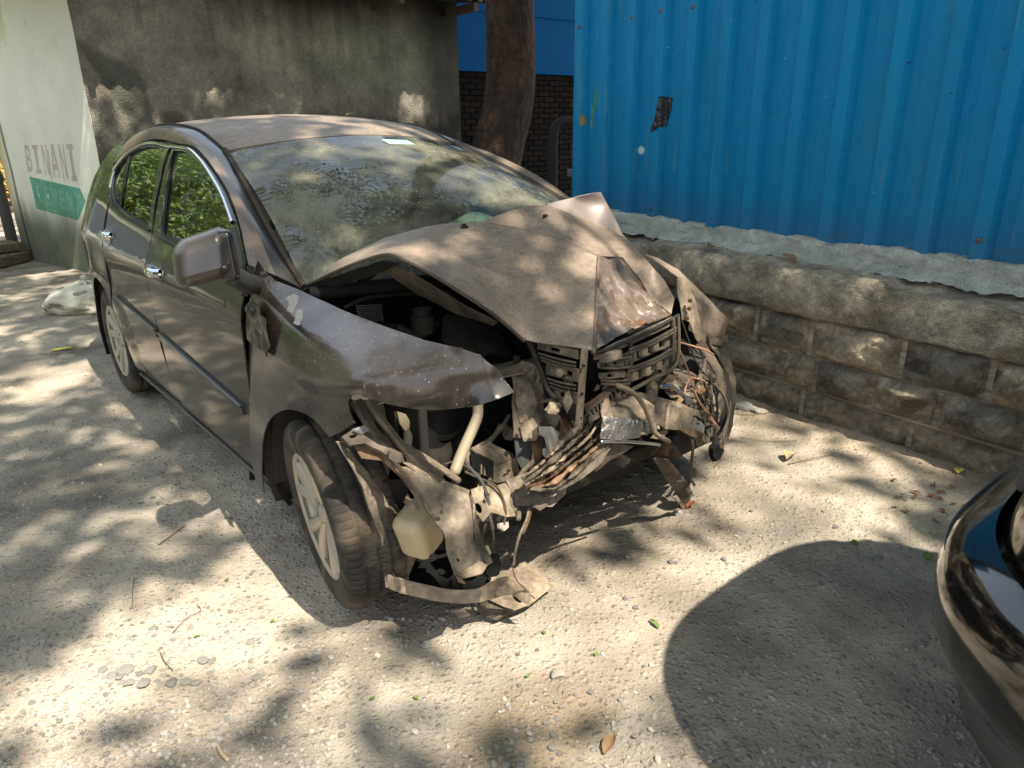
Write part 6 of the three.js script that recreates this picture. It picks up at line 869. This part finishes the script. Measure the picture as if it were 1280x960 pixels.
grille(V(-.2, .83, .55), V(.98, 0, -.19), V(0, 1, -.04), null, (at, B, g, nrm) => {
  const Q = (pts, d) => pts.map(([x, y]) => at(x, y, d)), s = -.46, o = y => y - s * 785;
  part('grille_backing', plate(Q([[742, 444], [790, 424], [844, 398], [844, 455], [810, 476], [778, 492], [752, 478]], -.035), { amp: .001 }), darkGap, g);  // same added black sheet, for the dark in the gaps
  const row = (x0, x1, y0, y1, holes, d = 0, sl = s) => part('grille_panel', plate(Q(rect(x0, x1, y0 - sl * 785, y1 - sl * 785, sl), d), { amp: .003, edge: .012, thick: .010, holes: holes.map(([xa, xb, ya, yb]) => Q(rect(xa, xb, ya - sl * 785, yb - sl * 785, sl), d)) }), slatM, g);
  row(744, 842, 422, 431, [[750, 757, 424.5, 429], [764, 774, 424.5, 429], [790, 797, 424, 430], [806, 816, 424, 429.5], [826, 835, 424.5, 429.5]], .004);
  row(784, 838, 442, 456, [[792, 800, 445, 454], [803, 815, 445, 454], [818, 830, 445, 454]]); row(784, 836, 466, 480, [[790, 800, 469, 478], [808, 816, 469, 477], [822, 830, 469, 477]]);
  row(748, 778, 448, 456, [[754, 760, 450, 454], [765, 772, 450, 454]], .004, -.12); row(750, 780, 463, 471, [[757, 766, 465, 470]], .004, -.08);
  for (const [x0, x1, y] of [[782, 840, 434.5], [782, 840, 438.5], [786, 840, 458.5], [784, 840, 462.5]]) { B('slat', [[x0, o(y) + s * x0], [(x0 + x1) / 2, o(y) + s * (x0 + x1) / 2 + 2.2], [x1, o(y) + s * x1]], .0044, slatM, .014); }
  for (const [y0, y1] of [[444, 441], [447, 446], [459, 458], [475, 474], [479, 479]]) B('slat', [[748, y0], [764, y0 + 1], [782, y1]], .0042, y0 % 2 ? slatM : frameM, .012);
  B('grille_rim', [[844, 394], [845, 425], [843, 452], [836, 461], [812, 473], [778, 491]], .006, tan, .010); B('grille_rim', [[837, 399], [838, 425], [837, 449]], .0075, slatM, .012); B('grille_rim', [[782, 424], [786, 445], [780, 470], [777, 489]], .006, frameM, .012); B('grille_rim', [[743, 440], [775, 428], [810, 413], [843, 394]], .005, frameM, .010);
  part('grille_block', plate(Q([[745, 442], [768, 436], [769, 446], [746, 452]], .024), { amp: .004, thick: .02 }), tan, g);
  for (const [x, y] of [[790, 470], [806, 464], [820, 456], [788, 446], [802, 439], [816, 433]]) part('rib', plate(Q([[x - 3.4, y - 5], [x + 3.4, y - 8], [x + 3.4, y + 3], [x - 3.4, y + 6]], .012), { thick: .014, amp: .001, edge: .012 }), x % 4 ? tan : slatM, g);
});
{ // bent ladder of the lower grille
  const L = (a, b) => zz([a, b]); const f = (t, k) => [mix(733, 774, t) + k * 4, mix(512, 476, t) + k * 11 + 4 * Math.sin(t * 3), mix(.57, .52, t)];
  const pts = k => [0, .2, .4, .6, .8, 1].map(t => f(t, k)); const gl = new THREE.Group(); gl.name = 'lower_grille'; car.add(gl);
  for (const k of [-.45, -.2, .05, 1, 1.25]) part('slat', capTube(zz(pts(k)), k === 1.25 ? .007 : .0045, 7), k < 0 ? rustM : slatM, gl);
  for (let i = 0; i < 9; i++) part('rib', capTube(zz([f((i + .5) / 9, .05), f((i + .5) / 9, 1)]), .0045, 6), tan, gl);
  pl('lower_grille_back', [[733, 508, .55], [774, 474, .5], [782, 488, .5], [740, 524, .55]], darkGap, { amp: 0 });
}
part('upright_bar', bar(PZ(731, 436, .567), PZ(723.5, 530, .585), .034, .012, .002, V(.5, 0, 1)), dirtM([.56, .49, .40]), car, 'flat dusty upright bar hanging in front of the grille');
for (const [x, y] of [[729, 457], [727, 492], [725, 522]]) part('bar_hole', cyl(PZ(x, y, .585), PZ(x, y, .585).add(V(-.006, .003, .008)), .004), darkGap, car);
// ---- crushed radiator and bumper beam
{
  const core = (nm, pts, m, amp, sd) => part(nm, surf([0, .25, .5, .75, 1].map((t, k) => pts.map(([x, y, z, x2, y2, z2]) => PZ(mix(x, x2, t), mix(y, y2, t), mix(z, z2, t) + (k % 2 ? .012 : -.006)))), pts.length * 9, 28, { thick: .004, disp: p => amp * 2 * (fbm3(p.x * 14, p.y * 26, p.z * 14, 3, sd) - .5), inward: V(0, .3, -.4) }), m, car);
  const finTex = tex(512, 512, (u, v) => { const f = .5 + .5 * Math.sin(u * 400), a = fbm(u * 7, v * 7, 5, 7, 3), r = fbm(u * 9, v * 9, 4, 9, 31); let c = [.44, .38, .31].map(q => q * (.65 + .5 * a)); c = c.map((q, i) => mix(q, [.42, .25, .13][i], step(.55, .7, r) * .7)); return c.map(q => q * (.8 + .2 * f)); });
  const finM = std([.62, .62, .62], .85, { map: again(finTex, 2.5, 2.5), bumpMap: again(grimeBump, 6, 6), bumpScale: .008, metalness: .1 });
  { // crushed radiator: a stack of folded ribs bent round from the middle down to the near side
    const A = [[770, 486, .47], [752, 494, .49], [738, 510, .51], [724, 530, .525], [704, 546, .53], [690, 562, .525], [670, 582, .505], [652, 599, .485]], B = [[812, 522, .53], [790, 540, .555], [768, 556, .57], [752, 570, .575], [736, 586, .575], [716, 600, .565], [694, 612, .55], [664, 614, .52]];
    const ribs = 6, tones = [[.36, .30, .24], [.20, .17, .14], [.46, .39, .31], [.30, .25, .20], [.40, .27, .17], [.16, .14, .12], [.50, .43, .35], [.33, .28, .23]];
    for (let k = 0; k < ribs; k++) {
      const t0 = k / ribs, t1 = (k + .92) / ribs, edgeA = A.map((a, i) => { const b = B[i], w = 3.2 * Math.sin(i * 1.7 + k * .9) ; return [[mix(a[0], b[0], t0), mix(a[1], b[1], t0) + w * .4, mix(a[2], b[2], t0) + .008 * (hash(k, i) - .5)], [mix(a[0], b[0], (t0 + t1) / 2), mix(a[1], b[1], (t0 + t1) / 2) + w * .4, mix(a[2], b[2], t0) + .014 + .010 * hash(i, k)], [mix(a[0], b[0], t1), mix(a[1], b[1], t1) + w * .4, mix(a[2], b[2], t1) - .006]]; });
      part('radiator_rib', surf([0, 1, 2].map(q => edgeA.map(e => PZ(...e[q]))), 70, 14, { thick: .003, disp: p => .026 * (fbm3(p.x * 20, p.y * 44, p.z * 20, 3, k) - .5), inward: V(0, .4, -.5) }), k % 5 === 3 ? finM : dirtM(tones[(k * 5) % 8].map(q => q * 1.25)), car);
    }
    pl('radiator_tank', [[752, 552, .57], [764, 560, .575], [748, 582, .585], [728, 598, .58], [700, 613, .565], [690, 610, .55], [714, 598, .57], [738, 576, .575]], plasticM, { amp: .006 });
  }
  pl('crumpled_sheet', [[745, 505, .55], [770, 487, .53], [800, 497, .53], [815, 517, .54], [820, 540, .56], [790, 545, .565], [760, 545, .57], [748, 528, .565]], dirtyPlate, { amp: .028, freq: 16, edge: .012, thick: .003 });
  pl('crumpled_sheet', [[752, 520, .57], [785, 522, .57], [815, 530, .57], [812, 545, .575], [775, 550, .58], [748, 548, .58]], std([.30, .29, .28], .4, { metalness: .7, bumpMap: again(grimeBump, 5, 5), bumpScale: .01 }), { amp: .018, freq: 20, edge: .012 });
  tb('bright_edge', [[752, 552, .585], [780, 552, .585], [808, 554, .585], [824, 556, .58]], .005, chromeDull); tb('bent_pipe', [[772, 482, .56], [790, 490, .57], [804, 506, .575], [812, 524, .58], [818, 540, .58], [836, 552, .57]], .008, tan);
  pl('lower_beam', [[750, 550, .57], [790, 556, .57], [770, 572, .56], [744, 590, .55], [738, 582, .55]], dirtyDark, { amp: .012 }); pl('lower_beam', [[735, 585, .55], [775, 570, .55], [785, 563, .55], [752, 572, .56]], plasticM, { amp: .008 });
  // bumper beam, right part, with its crash box
  pl('bumper_beam', [[788, 488, .50], [830, 497, .50], [868, 510, .50], [882, 516, .49], [880, 524, .50], [866, 518, .51], [845, 510, .515], [815, 502, .515], [795, 500, .52]], tan, { amp: .005, thick: .008 });
  pl('crash_box', [[820, 500, .525], [838, 505, .53], [866, 516, .525], [866, 528, .53], [856, 538, .54], [838, 537, .55], [818, 528, .55], [816, 518, .54]], dirtM([.55, .48, .41]), { amp: .004, thick: .01, edge: .012 }, car, 'dented bumper crash box'); pl('crash_box_face', [[835, 504, .54], [838, 504, .542], [835, 537, .555], [831, 536, .553]], tan, { amp: .001, thick: .006 });
  pl('beam_end', [[861, 528, .53], [872, 526, .52], [882, 532, .50], [878, 544, .51], [864, 540, .53]], std([.42, .41, .40], .45, { metalness: .6 }), { amp: .004, thick: .01, holes: [ell(874, 528, 4, 4, .52)] });
  pl('beam_lip', [[848, 536, .56], [866, 536, .55], [880, 542, .54], [876, 550, .55], [862, 545, .56]], rustM, { amp: .006 });
  pl('bumper_corner_stay', [[876, 545, .5], [894, 530, .45], [901, 534, .45], [886, 554, .5], [880, 553, .51]], plasticM, { amp: .003, thick: .01 });
  pl('stay_bracket', [[868, 478, .42], [882, 484, .42], [888, 500, .43], [882, 514, .46], [866, 508, .48], [858, 494, .46]], dirtyPlate, { amp: .01, holes: [ell(870, 496, 4, 3, .46)] }); pl('stay_bracket', [[884, 508, .45], [896, 508, .43], [900, 526, .45], [890, 532, .47], [884, 522, .47]], tan, { amp: .014, freq: 30 });
  tb('coolant_stub', [[817, 468, .42], [816, 482, .45], [814, 494, .48]], .021, tan, car, 16); part('stub_clip', cyl(PZ(816, 478, .44), PZ(815.5, 482, .45), .0235, .0235, 18), metalGrey, car);
  pl('condenser', [[770, 488, .42], [812, 470, .38], [845, 460, .36], [860, 500, .42], [820, 500, .46], [785, 498, .47]], darkGap, { amp: .004 });
  tb('silver_hose', [[826, 483, .46], [840, 484, .47], [852, 492, .48], [862, 502, .49]], .008, chromeDull);
  // far corner: void, backing, tangled wiring and twigs that fell in
  pl('corner_backing', [[846, 400, .2], [885, 430, .22], [905, 470, .26], [905, 520, .32], [880, 520, .34], [848, 490, .32], [845, 450, .28]], dimM, { amp: .012 });
  const wire = (pts, r, m) => tb('wire', pts, r, m); const bl = matte([.03, .032, .032]), gr = metalGrey;
  wire([[852, 400, .40], [862, 430, .42], [868, 448, .43], [878, 464, .44], [886, 472, .45]], .003, bl); wire([[872, 432, .41], [880, 446, .42], [879, 462, .43], [873, 474, .44]], .007, gr); wire([[852, 490, .47], [872, 492, .47], [882, 506, .48]], .004, bl); wire([[890, 480, .46], [896, 500, .47], [896, 525, .48], [892, 548, .5], [893, 560, .52]], .005, bl); wire([[893, 480, .46], [906, 498, .46], [910, 522, .46], [904, 540, .48], [898, 548, .5]], .0055, gr); wire([[889, 482, .46], [890, 510, .49], [889, 545, .52]], .004, gr); wire([[903, 545, .50], [904, 560, .52], [900, 575, .55], [892, 584, .57]], .0022, rustM);
  wire([[862, 540, .54], [866, 556, .56], [864, 580, .55], [863, 596, .52], [868, 606, .48]], .0055, dirtyDark);
  pl('plug', [[886, 480, .46], [900, 484, .46], [899, 491, .46], [885, 488, .46]], blackM, { thick: .02 }); pl('plug', [[888, 560, .53], [896, 556, .53], [907, 562, .53], [905, 570, .54], [897, 576, .55], [890, 570, .54]], matte([.008, .008, .008]), { amp: .01, freq: 40, thick: .02 }); pl('plug', [[892, 545, .5], [898, 543, .5], [899, 558, .52], [893, 560, .52]], dimM, { thick: .015 }); pl('plug', [[856, 494, .49], [866, 496, .49], [868, 506, .5], [858, 506, .5]], matte([.06, .062, .065]), { thick: .015, amp: .006 });
  for (const [x, y, s] of [[846, 490, 6], [856, 478, 5], [875, 488, 7], [840, 484, 5], [868, 500, 5], [884, 500, 6], [850, 500, 6], [893, 516, 6], [878, 512, 5]]) pl('debris_scrap', [[x - s, y, .46], [x, y - s * .6, .46], [x + s, y + 1, .47], [x + 1, y + s * .6, .48]], [tan, rustM, dirtyDark][(x + y) % 3], { amp: .012, freq: 60, edge: .012 });
  for (const p of [[[846, 430, .44], [862, 468, .46], [872, 498, .49], [893, 530, .52]], [[846, 427, .44], [880, 437, .44], [892, 443, .44]], [[863, 470, .46], [856, 490, .48], [858, 515, .5]], [[864, 472, .46], [880, 476, .45], [884, 480, .45]], [[876, 505, .5], [888, 520, .51], [896, 532, .52]]]) tb('twig', p, .0032, std([.36, .19, .11], .9));
  const rr = rng(31); for (let i = 0; i < 46; i++) { const x = 690 + rr() * 205, y = 470 + rr() * 75, z = .44 + .10 * rr() - (x > 840 ? .03 : 0), s = 5 + rr() * 11, a = rr() * 3.1, c = Math.cos(a), q = Math.sin(a), w = .25 + rr() * .5; if (x > 715 && x < 745 && y < 535) continue; pl('crumpled_scrap', [[x - s * c, y - s * q, z], [x + s * w * q, y - s * w * c, z + .01], [x + s * c, y + s * q, z], [x - s * w * q, y + s * w * c, z - .01]], [tan, dirtyPlate, dirtyDark, metalGrey, rustM][(rr() * 5) | 0], { amp: .016, freq: 40, edge: .010, thick: .002 }); }
  for (let i = 0; i < 12; i++) { const x = 850 + rr() * 50, y = 470 + rr() * 30, d = 30 + rr() * 45; wire([[x, y, .45], [x + (rr() - .5) * 22, y + d * .4, .47], [x + (rr() - .5) * 26, y + d * .75, .49], [x + (rr() - .5) * 20, y + d, .5]], .0018 + rr() * .002, [bl, gr, dirtyDark, rustM][i % 4]); }
  // bits beneath: tow bracket, strut that reaches the ground
  pl('tow_bracket', [[812, 566, .46], [832, 553, .47], [846, 558, .47], [850, 568, .46], [842, 574, .46], [830, 570, .46], [820, 574, .45]], rustM, { amp: .012, freq: 30 }); pl('tow_plate', [[830, 548, .46], [848, 545, .46], [852, 560, .46], [840, 568, .46]], matte([.07, .072, .07]), { amp: .002, thick: .01, holes: [ell(841, 549, 3, 3, .46)] });
  part('fallen_strut', (() => { const q = (x, y, h) => PY(x, y, h); return surf([[q(816, 572, .33), q(835, 600, .20), q(854, 630, .06)], [q(824, 572, .335), q(844, 600, .21), q(860, 626, .075)], [q(830, 572, .36), q(848, 596, .24), q(863, 620, .10)], [q(836, 574, .35), q(852, 596, .23), q(866, 618, .09)]], 30, 10, { thick: .005, disp: p => .006 * (fbm3(p.x * 16, p.y * 16, p.z * 16, 2, 3) - .5), inward: V(.4, -1, 0) }); })(), dirtM([.25, .21, .19]), car, 'brown channel strut hanging down to the ground');
  part('strut_hole', cyl(PY(849, 600, .215), PY(849, 600, .215).add(V(0, .012, 0)), .014), std([.32, .33, .32], .5), car);
  { const c = PY(856, 632, .03); pl('strut_foot', [[848, 630, .39], [856, 622, .38], [864, 626, .39], [862, 634, .40], [852, 636, .40]], rustM, { amp: .006 }); }
  tb('tow_bolt', [[801, 536, .52], [801, 552, .53]], .006, rustM); pl('bolt_plate', [[795, 551, .53], [801, 548, .53], [806, 552, .53], [800, 556, .53]], dirtyDark, {}); pl('stay_plate', [[783, 535, .52], [797, 533, .52], [800, 545, .52], [790, 550, .52], [784, 546, .52]], dirtyDark, { amp: .006 });
  part('subframe', [bar(V(-.45, .29, .14), V(.5, .29, .12), .10, .07, .01), bar(V(-.40, .32, .2), V(-.38, .26, -.3), .08, .07, .01), bar(V(.40, .32, .2), V(.38, .26, -.3), .08, .07, .01), box(.5, .16, .22, V(.15, .30, .1), .03)], dimM, car);
}
// ================================================================ THE BLACK CAR (only the corner of its rear shows at the right edge)
{
  const bc = thing('black_car', 'glossy black car of which only the rear corner shows at the right edge', 'car', V(.30, 0, 1.40));
  const gloss = phy([.007, .0068, .0065], .13, { clearcoat: 1, clearcoatRoughness: .06 }), trim = std([.06, .058, .055], .55), gl = phy([.01, .011, .013], .03, { clearcoat: 1 });
  // plan outlines at heights: [y, half width, how far the end lies behind the bumper]
  const ring = (y, hw, z0, len, bow = .30, n_ = 64, pw = 3.2, n = 160) => Array.from({ length: n + 1 }, (_, i) => { const a = i / n * Math.PI * 2, c = Math.cos(a), s = Math.sin(a), e = 2 / pw; const x = hw * Math.sign(c) * Math.abs(c) ** e, f = Math.sign(s) * Math.abs(s) ** e; return V(x, y, z0 + len / 2 - f * len / 2 ); });
  const shell = (rows, m, nm, parent = bc) => { const P = []; rows.forEach(r => P.push(...ring(...r))); return part(nm, gridGeo(P, 160, rows.length - 1, { thick: 0, closed: true, inward: V(0, .7, 2) }), m, parent); };
  shell([[.20, .76, .14, 3.6, 0, 64, 3.15], [.24, .80, .08, 3.68, 0, 64, 3.15], [.31, .815, .055, 3.7, 0, 64, 3.15], [.335, .80, .07, 3.68, 0, 64, 3.15]], trim, 'bumper_skirt');
  shell([[.33, .79, .085, 3.66, 0, 64, 3.15], [.36, .825, .025, 3.76, 0, 64, 3.15], [.42, .845, .0, 3.8, 0, 64, 3.15], [.50, .85, -.005, 3.8, 0, 64, 3.15], [.56, .85, .008, 3.79, 0, 64, 3.15], [.60, .845, .04, 3.76, 0, 64, 3.15], [.625, .835, .085, 3.7, 0, 64, 3.15]], gloss, 'body');
  shell([[.62, .83, .10, 3.68, 0, 64, 3.15], [.70, .84, .12, 3.6, 0, 64, 3.15], [.82, .838, .15, 3.45, 0, 64, 3.15], [.93, .82, .19, 3.2, 0, 64, 3.15], [.98, .79, .22, 3.05, 0, 64, 3]], gloss, 'upper_body');
  shell([[.97, .79, .225, 2.6, 0, 64, 3.2], [1.20, .775, .27, 2.3, 0, 64, 3.2], [1.44, .73, .34, 1.95, 0, 64, 3.2]], gl, 'glasshouse');
  { const P = [...ring(1.43, .74, .31, 2.05, 0, 64, 3), ...ring(1.48, .73, .305, 2.02, 0, 64, 3), ...ring(1.535, .58, .55, 1.6, 0, 64, 3), ...ring(1.55, .05, 1.2, .1, 0, 64, 2)]; part('roof', gridGeo(P, 160, 3, { thick: 0, closed: true, inward: V(0, .7, 1.3) }), gloss, bc); }
  for (const s of [-1, 1]) {                                         // lamps wrapped round the rear corners
    const rows = [[.635, .838, .100], [.68, .845, .106], [.74, .847, .122], [.79, .845, .138]], P = []; for (const [y, hw, z0] of rows) for (let i = 0; i <= 14; i++) { const a = (s < 0 ? mix(118, 147, i / 14) : mix(62, 33, i / 14)) * Math.PI / 180, c = Math.cos(a), t = Math.sin(a), e = 2 / 3.15; P.push(V(hw * Math.sign(c) * Math.abs(c) ** e, y, z0 + 1.8 * (1 - Math.abs(t) ** e))); }
    part('tail_lamp', gridGeo(P, 14, 3, { thick: .012, inward: V(0, .7, 1) }), phy([.34, .02, .022], .08, { clearcoat: 1 }), bc);
  }
  part('plate_recess', box(.5, .15, .03, V(0, .76, .125), .02), trim, bc);
  part('bumper_line', (() => { const P = ring(.545, .853, -.004, 3.8, 0, 128, 2.9); return new THREE.TubeGeometry(new THREE.CatmullRomCurve3(P, false), 200, .004, 6); })(), trim, bc);
  for (const [x, z] of [[-.74, .72], [.74, .72], [-.74, 3.1], [.74, 3.1]]) { const g = new THREE.TorusGeometry(.235, .075, 20, 48); g.scale(1, 1, 1.25); g.rotateY(Math.PI / 2); const w = part('wheel', g, tyreInM, bc); w.position.set(x, .30, z); part('rim', (() => { const q = new THREE.CylinderGeometry(.19, .19, .1, 32); q.rotateZ(Math.PI / 2); return q; })(), std([.3, .3, .3], .4, { metalness: .7 }), w); }
}
// ---- a pale car parked up the lane (its roof line is mirrored in the sedan's windows)
{
  const pc = thing('parked_car', 'pale cream car parked up the lane beside the trees', 'car', V(-2.15, 0, -8.4));
  const m = phy([.62, .60, .50], .25, { clearcoat: 1 }), gl = phy([.02, .022, .024], .05, { clearcoat: 1 });
  const R = (y, hw, z0, z1, pw = 3.4, n = 48) => Array.from({ length: n + 1 }, (_, i) => { const a = i / n * Math.PI * 2, c = Math.cos(a), s = Math.sin(a), e = 2 / pw; return V(hw * Math.sign(c) * Math.abs(c) ** e, y, (z0 + z1) / 2 - Math.sign(s) * Math.abs(s) ** e * (z1 - z0) / 2); });
  const sh = (rows, mm, nm) => part(nm, gridGeo(rows.flatMap(r => R(...r)), 48, rows.length - 1, { thick: 0, closed: true, inward: V(0, .6, 0) }), mm, pc);
  sh([[.2, .72, -1.9, 1.85], [.35, .80, -1.98, 1.95], [.6, .82, -1.98, 1.96], [.85, .81, -1.9, 1.85], [.95, .76, -1.75, 1.6], [.97, .6, -1.6, 1.4]], m, 'body'); sh([[.95, .72, -1.5, .9], [1.2, .66, -1.25, .5], [1.38, .6, -1.0, .2]], gl, 'glasshouse'); sh([[1.37, .61, -1.05, .25], [1.42, .58, -.95, .12], [1.46, .3, -.7, -.1], [1.465, .02, -.5, -.4]], m, 'roof');
  for (const [x, z] of [[-.72, -1.2], [.72, -1.2], [-.72, 1.25], [.72, 1.25]]) { const g = new THREE.TorusGeometry(.22, .075, 14, 36); g.rotateY(Math.PI / 2); part('wheel', g, tyreInM, pc).position.set(x, .29, z); }
}
// ---- leaves and twigs
{
  const leaf = (L, Wd, curl, sd) => { const P = [], nu = 10, nv = 4; for (let j = 0; j <= nv; j++) for (let i = 0; i <= nu; i++) { const u = i / nu, v = j / nv - .5, w = Wd * Math.sin(Math.PI * Math.min(.98, u + .02)) ** .8; P.push(V((u - .5) * L, curl * ((v * 2) ** 2 * .5 + Math.sin(u * 3.1) * .6) + .003 * (hash(i, j, sd) - .5), v * w)); } return gridGeo(P, nu, nv, { thick: .0006, inward: V(0, -1, 0) }); };
  const brown = std([.20, .12, .055], .8), tanL = std([.36, .27, .15], .8), green = phy([.12, .2, .03], .7), yellow = std([.42, .36, .06], .8), orange = std([.33, .12, .045], .8);
  const put = (p, L, Wd, curl, m, rot, label, group, y = 0) => { const o = part('dry_leaf', leaf(L, Wd, curl, L * 1e4), m); o.position.copy(p); o.position.y = (y || groundY(p.x, p.z)) + .006; o.rotation.set((hash(L * 1e5, 1) - .5) * .4, rot, (hash(L * 1e5, 2) - .5) * .4); tag(o, label, 'leaf', group); return o; };
  put(PY(987, 575, 0), .095, .055, .03, tanL, .2, 'curled pale brown leaf on the ground right of the wreck'); put(PX(986, 328, 1.70), .13, .05, .02, brown, 1.0, 'large brown leaf lying on the coping of the stone wall', null, .772); put(PX(888, 316, 1.70), .075, .05, .03, brown, .4, 'small curled brown leaf on the coping near the wreck', null, .772);
  put(PY(79, 436, 0), .17, .035, .01, yellow, .1, 'long yellow green leaf on the ground left of the rear wheel'); put(PY(1068, 678, 0), .03, .02, .006, green, 1, 'small green leaf at the near edge of the black car shadow'); put(PY(1158, 697, 0), .04, .028, .006, green, .4, 'bright green leaf in the shadow beside the black car'); put(PY(1195, 602, 0), .05, .035, .01, yellow, .3, 'yellow leaf in the litter at the foot of the stone wall'); put(PY(818, 780, 0), .04, .012, .008, green, 1.4, 'small green curl on the sunny dust ahead of the wreck'); put(PY(675, 618, 0), .05, .034, .004, green, .3, 'dark green leaf in the shade under the front of the wreck'); put(PY(862, 632, 0), .045, .04, .02, orange, .2, 'orange leaf at the foot of the fallen strut'); put(PY(762, 932, 0), .06, .03, .012, brown, .3, 'crumpled brown leaf by the pale stones at the bottom');
  const r = rng(9); for (let i = 0; i < 26; i++) { const x = 1090 + r() * 150, y = 590 + (x - 1090) * .28 + r() * 45; put(PY(x, y, 0), .015 + r() * .022, .012 + r() * .012, .006, [brown, orange, tanL][(r() * 3) | 0], r() * 6, 'scrap of dry leaf in the litter at the foot of the stone wall', 'leaf litter at the foot of the stone wall'); }
  for (const [x, y] of [[340, 771], [283, 722], [245, 792], [465, 871], [680, 790], [745, 820], [660, 845], [520, 870]]) put(PY(x, y, 0), .018, .011, .003, green, x, 'tiny green leaf on the dusty foreground', 'tiny green leaves on the dusty foreground');
  const twig = (pts, rad, label, m = std([.16, .11, .07], .9)) => { const o = part('twig', capTube(pts.map(([x, y, h]) => { const p = PY(x, y, 0); p.y = groundY(p.x, p.z) + (h || .006); return p; }), rad * .6, 6), m); tag(o, label, 'twig'); };
  twig([[198, 680], [215, 668], [231, 657]], .004, 'dark twig lying in the left shade, pointing to the front wheel'); twig([[165, 758, .004], [166, 740, .01], [168, 722]], .0025, 'thin twig standing out of the gravel at left'); twig([[250, 545], [265, 540], [280, 534]], .003, 'short twig near the edge of the car shadow'); twig([[985, 582], [1010, 578, .01], [1040, 573]], .003, 'thin twig beside the curled leaf right of the wreck'); twig([[925, 548], [960, 553], [995, 556]], .0025, 'long thin twig between the wreck and the stone wall'); twig([[215, 790], [232, 772, .012], [250, 760], [246, 752]], .002, 'bent thin stalk in the left foreground'); twig([[200, 815, .004], [206, 828, .01], [216, 838]], .002, 'small forked stalk in the left foreground'); twig([[272, 930], [277, 940], [284, 948]], .009, 'short stub of wood at the bottom left', std([.4, .31, .2], .9)); twig([[915, 522], [940, 524], [962, 523]], .003, 'thin twig close to the foot of the stone wall');
  for (const [p, k] of [[PX(392, 352, -.64), 0], [PX(400, 348, -.62), 1], [PX(386, 356, -.66), 2]]) { const o = put(p, .045 + k * .006, .02, .008, orange, .7 + k, ['dry orange leaf caught at the foot of the windscreen', 'second dry leaf caught at the foot of the windscreen', 'third dry leaf caught at the foot of the windscreen'][k], null, p.y); }
  put(PZ(398 + 40, 148, -1.9), .06, .015, .006, std([.40, .36, .08], .8), .3, 'yellowed leaf on the roof of the wreck', null, 1.478); put(PX(620, 338, -.24), .02, .014, .004, orange, .3, 'tiny orange leaf on the folded bonnet', null, PX(620, 338, -.24).y);
}
// ================================================================ RENDER
const renderer = new THREE.WebGLRenderer({ antialias: true });
renderer.setSize(1024, 768); renderer.shadowMap.enabled = true; renderer.shadowMap.type = THREE.PCFSoftShadowMap;
renderer.toneMapping = THREE.LinearToneMapping; renderer.toneMappingExposure = EXPOSURE; renderer.outputColorSpace = THREE.SRGBColorSpace;
renderer.render(scene, camera);
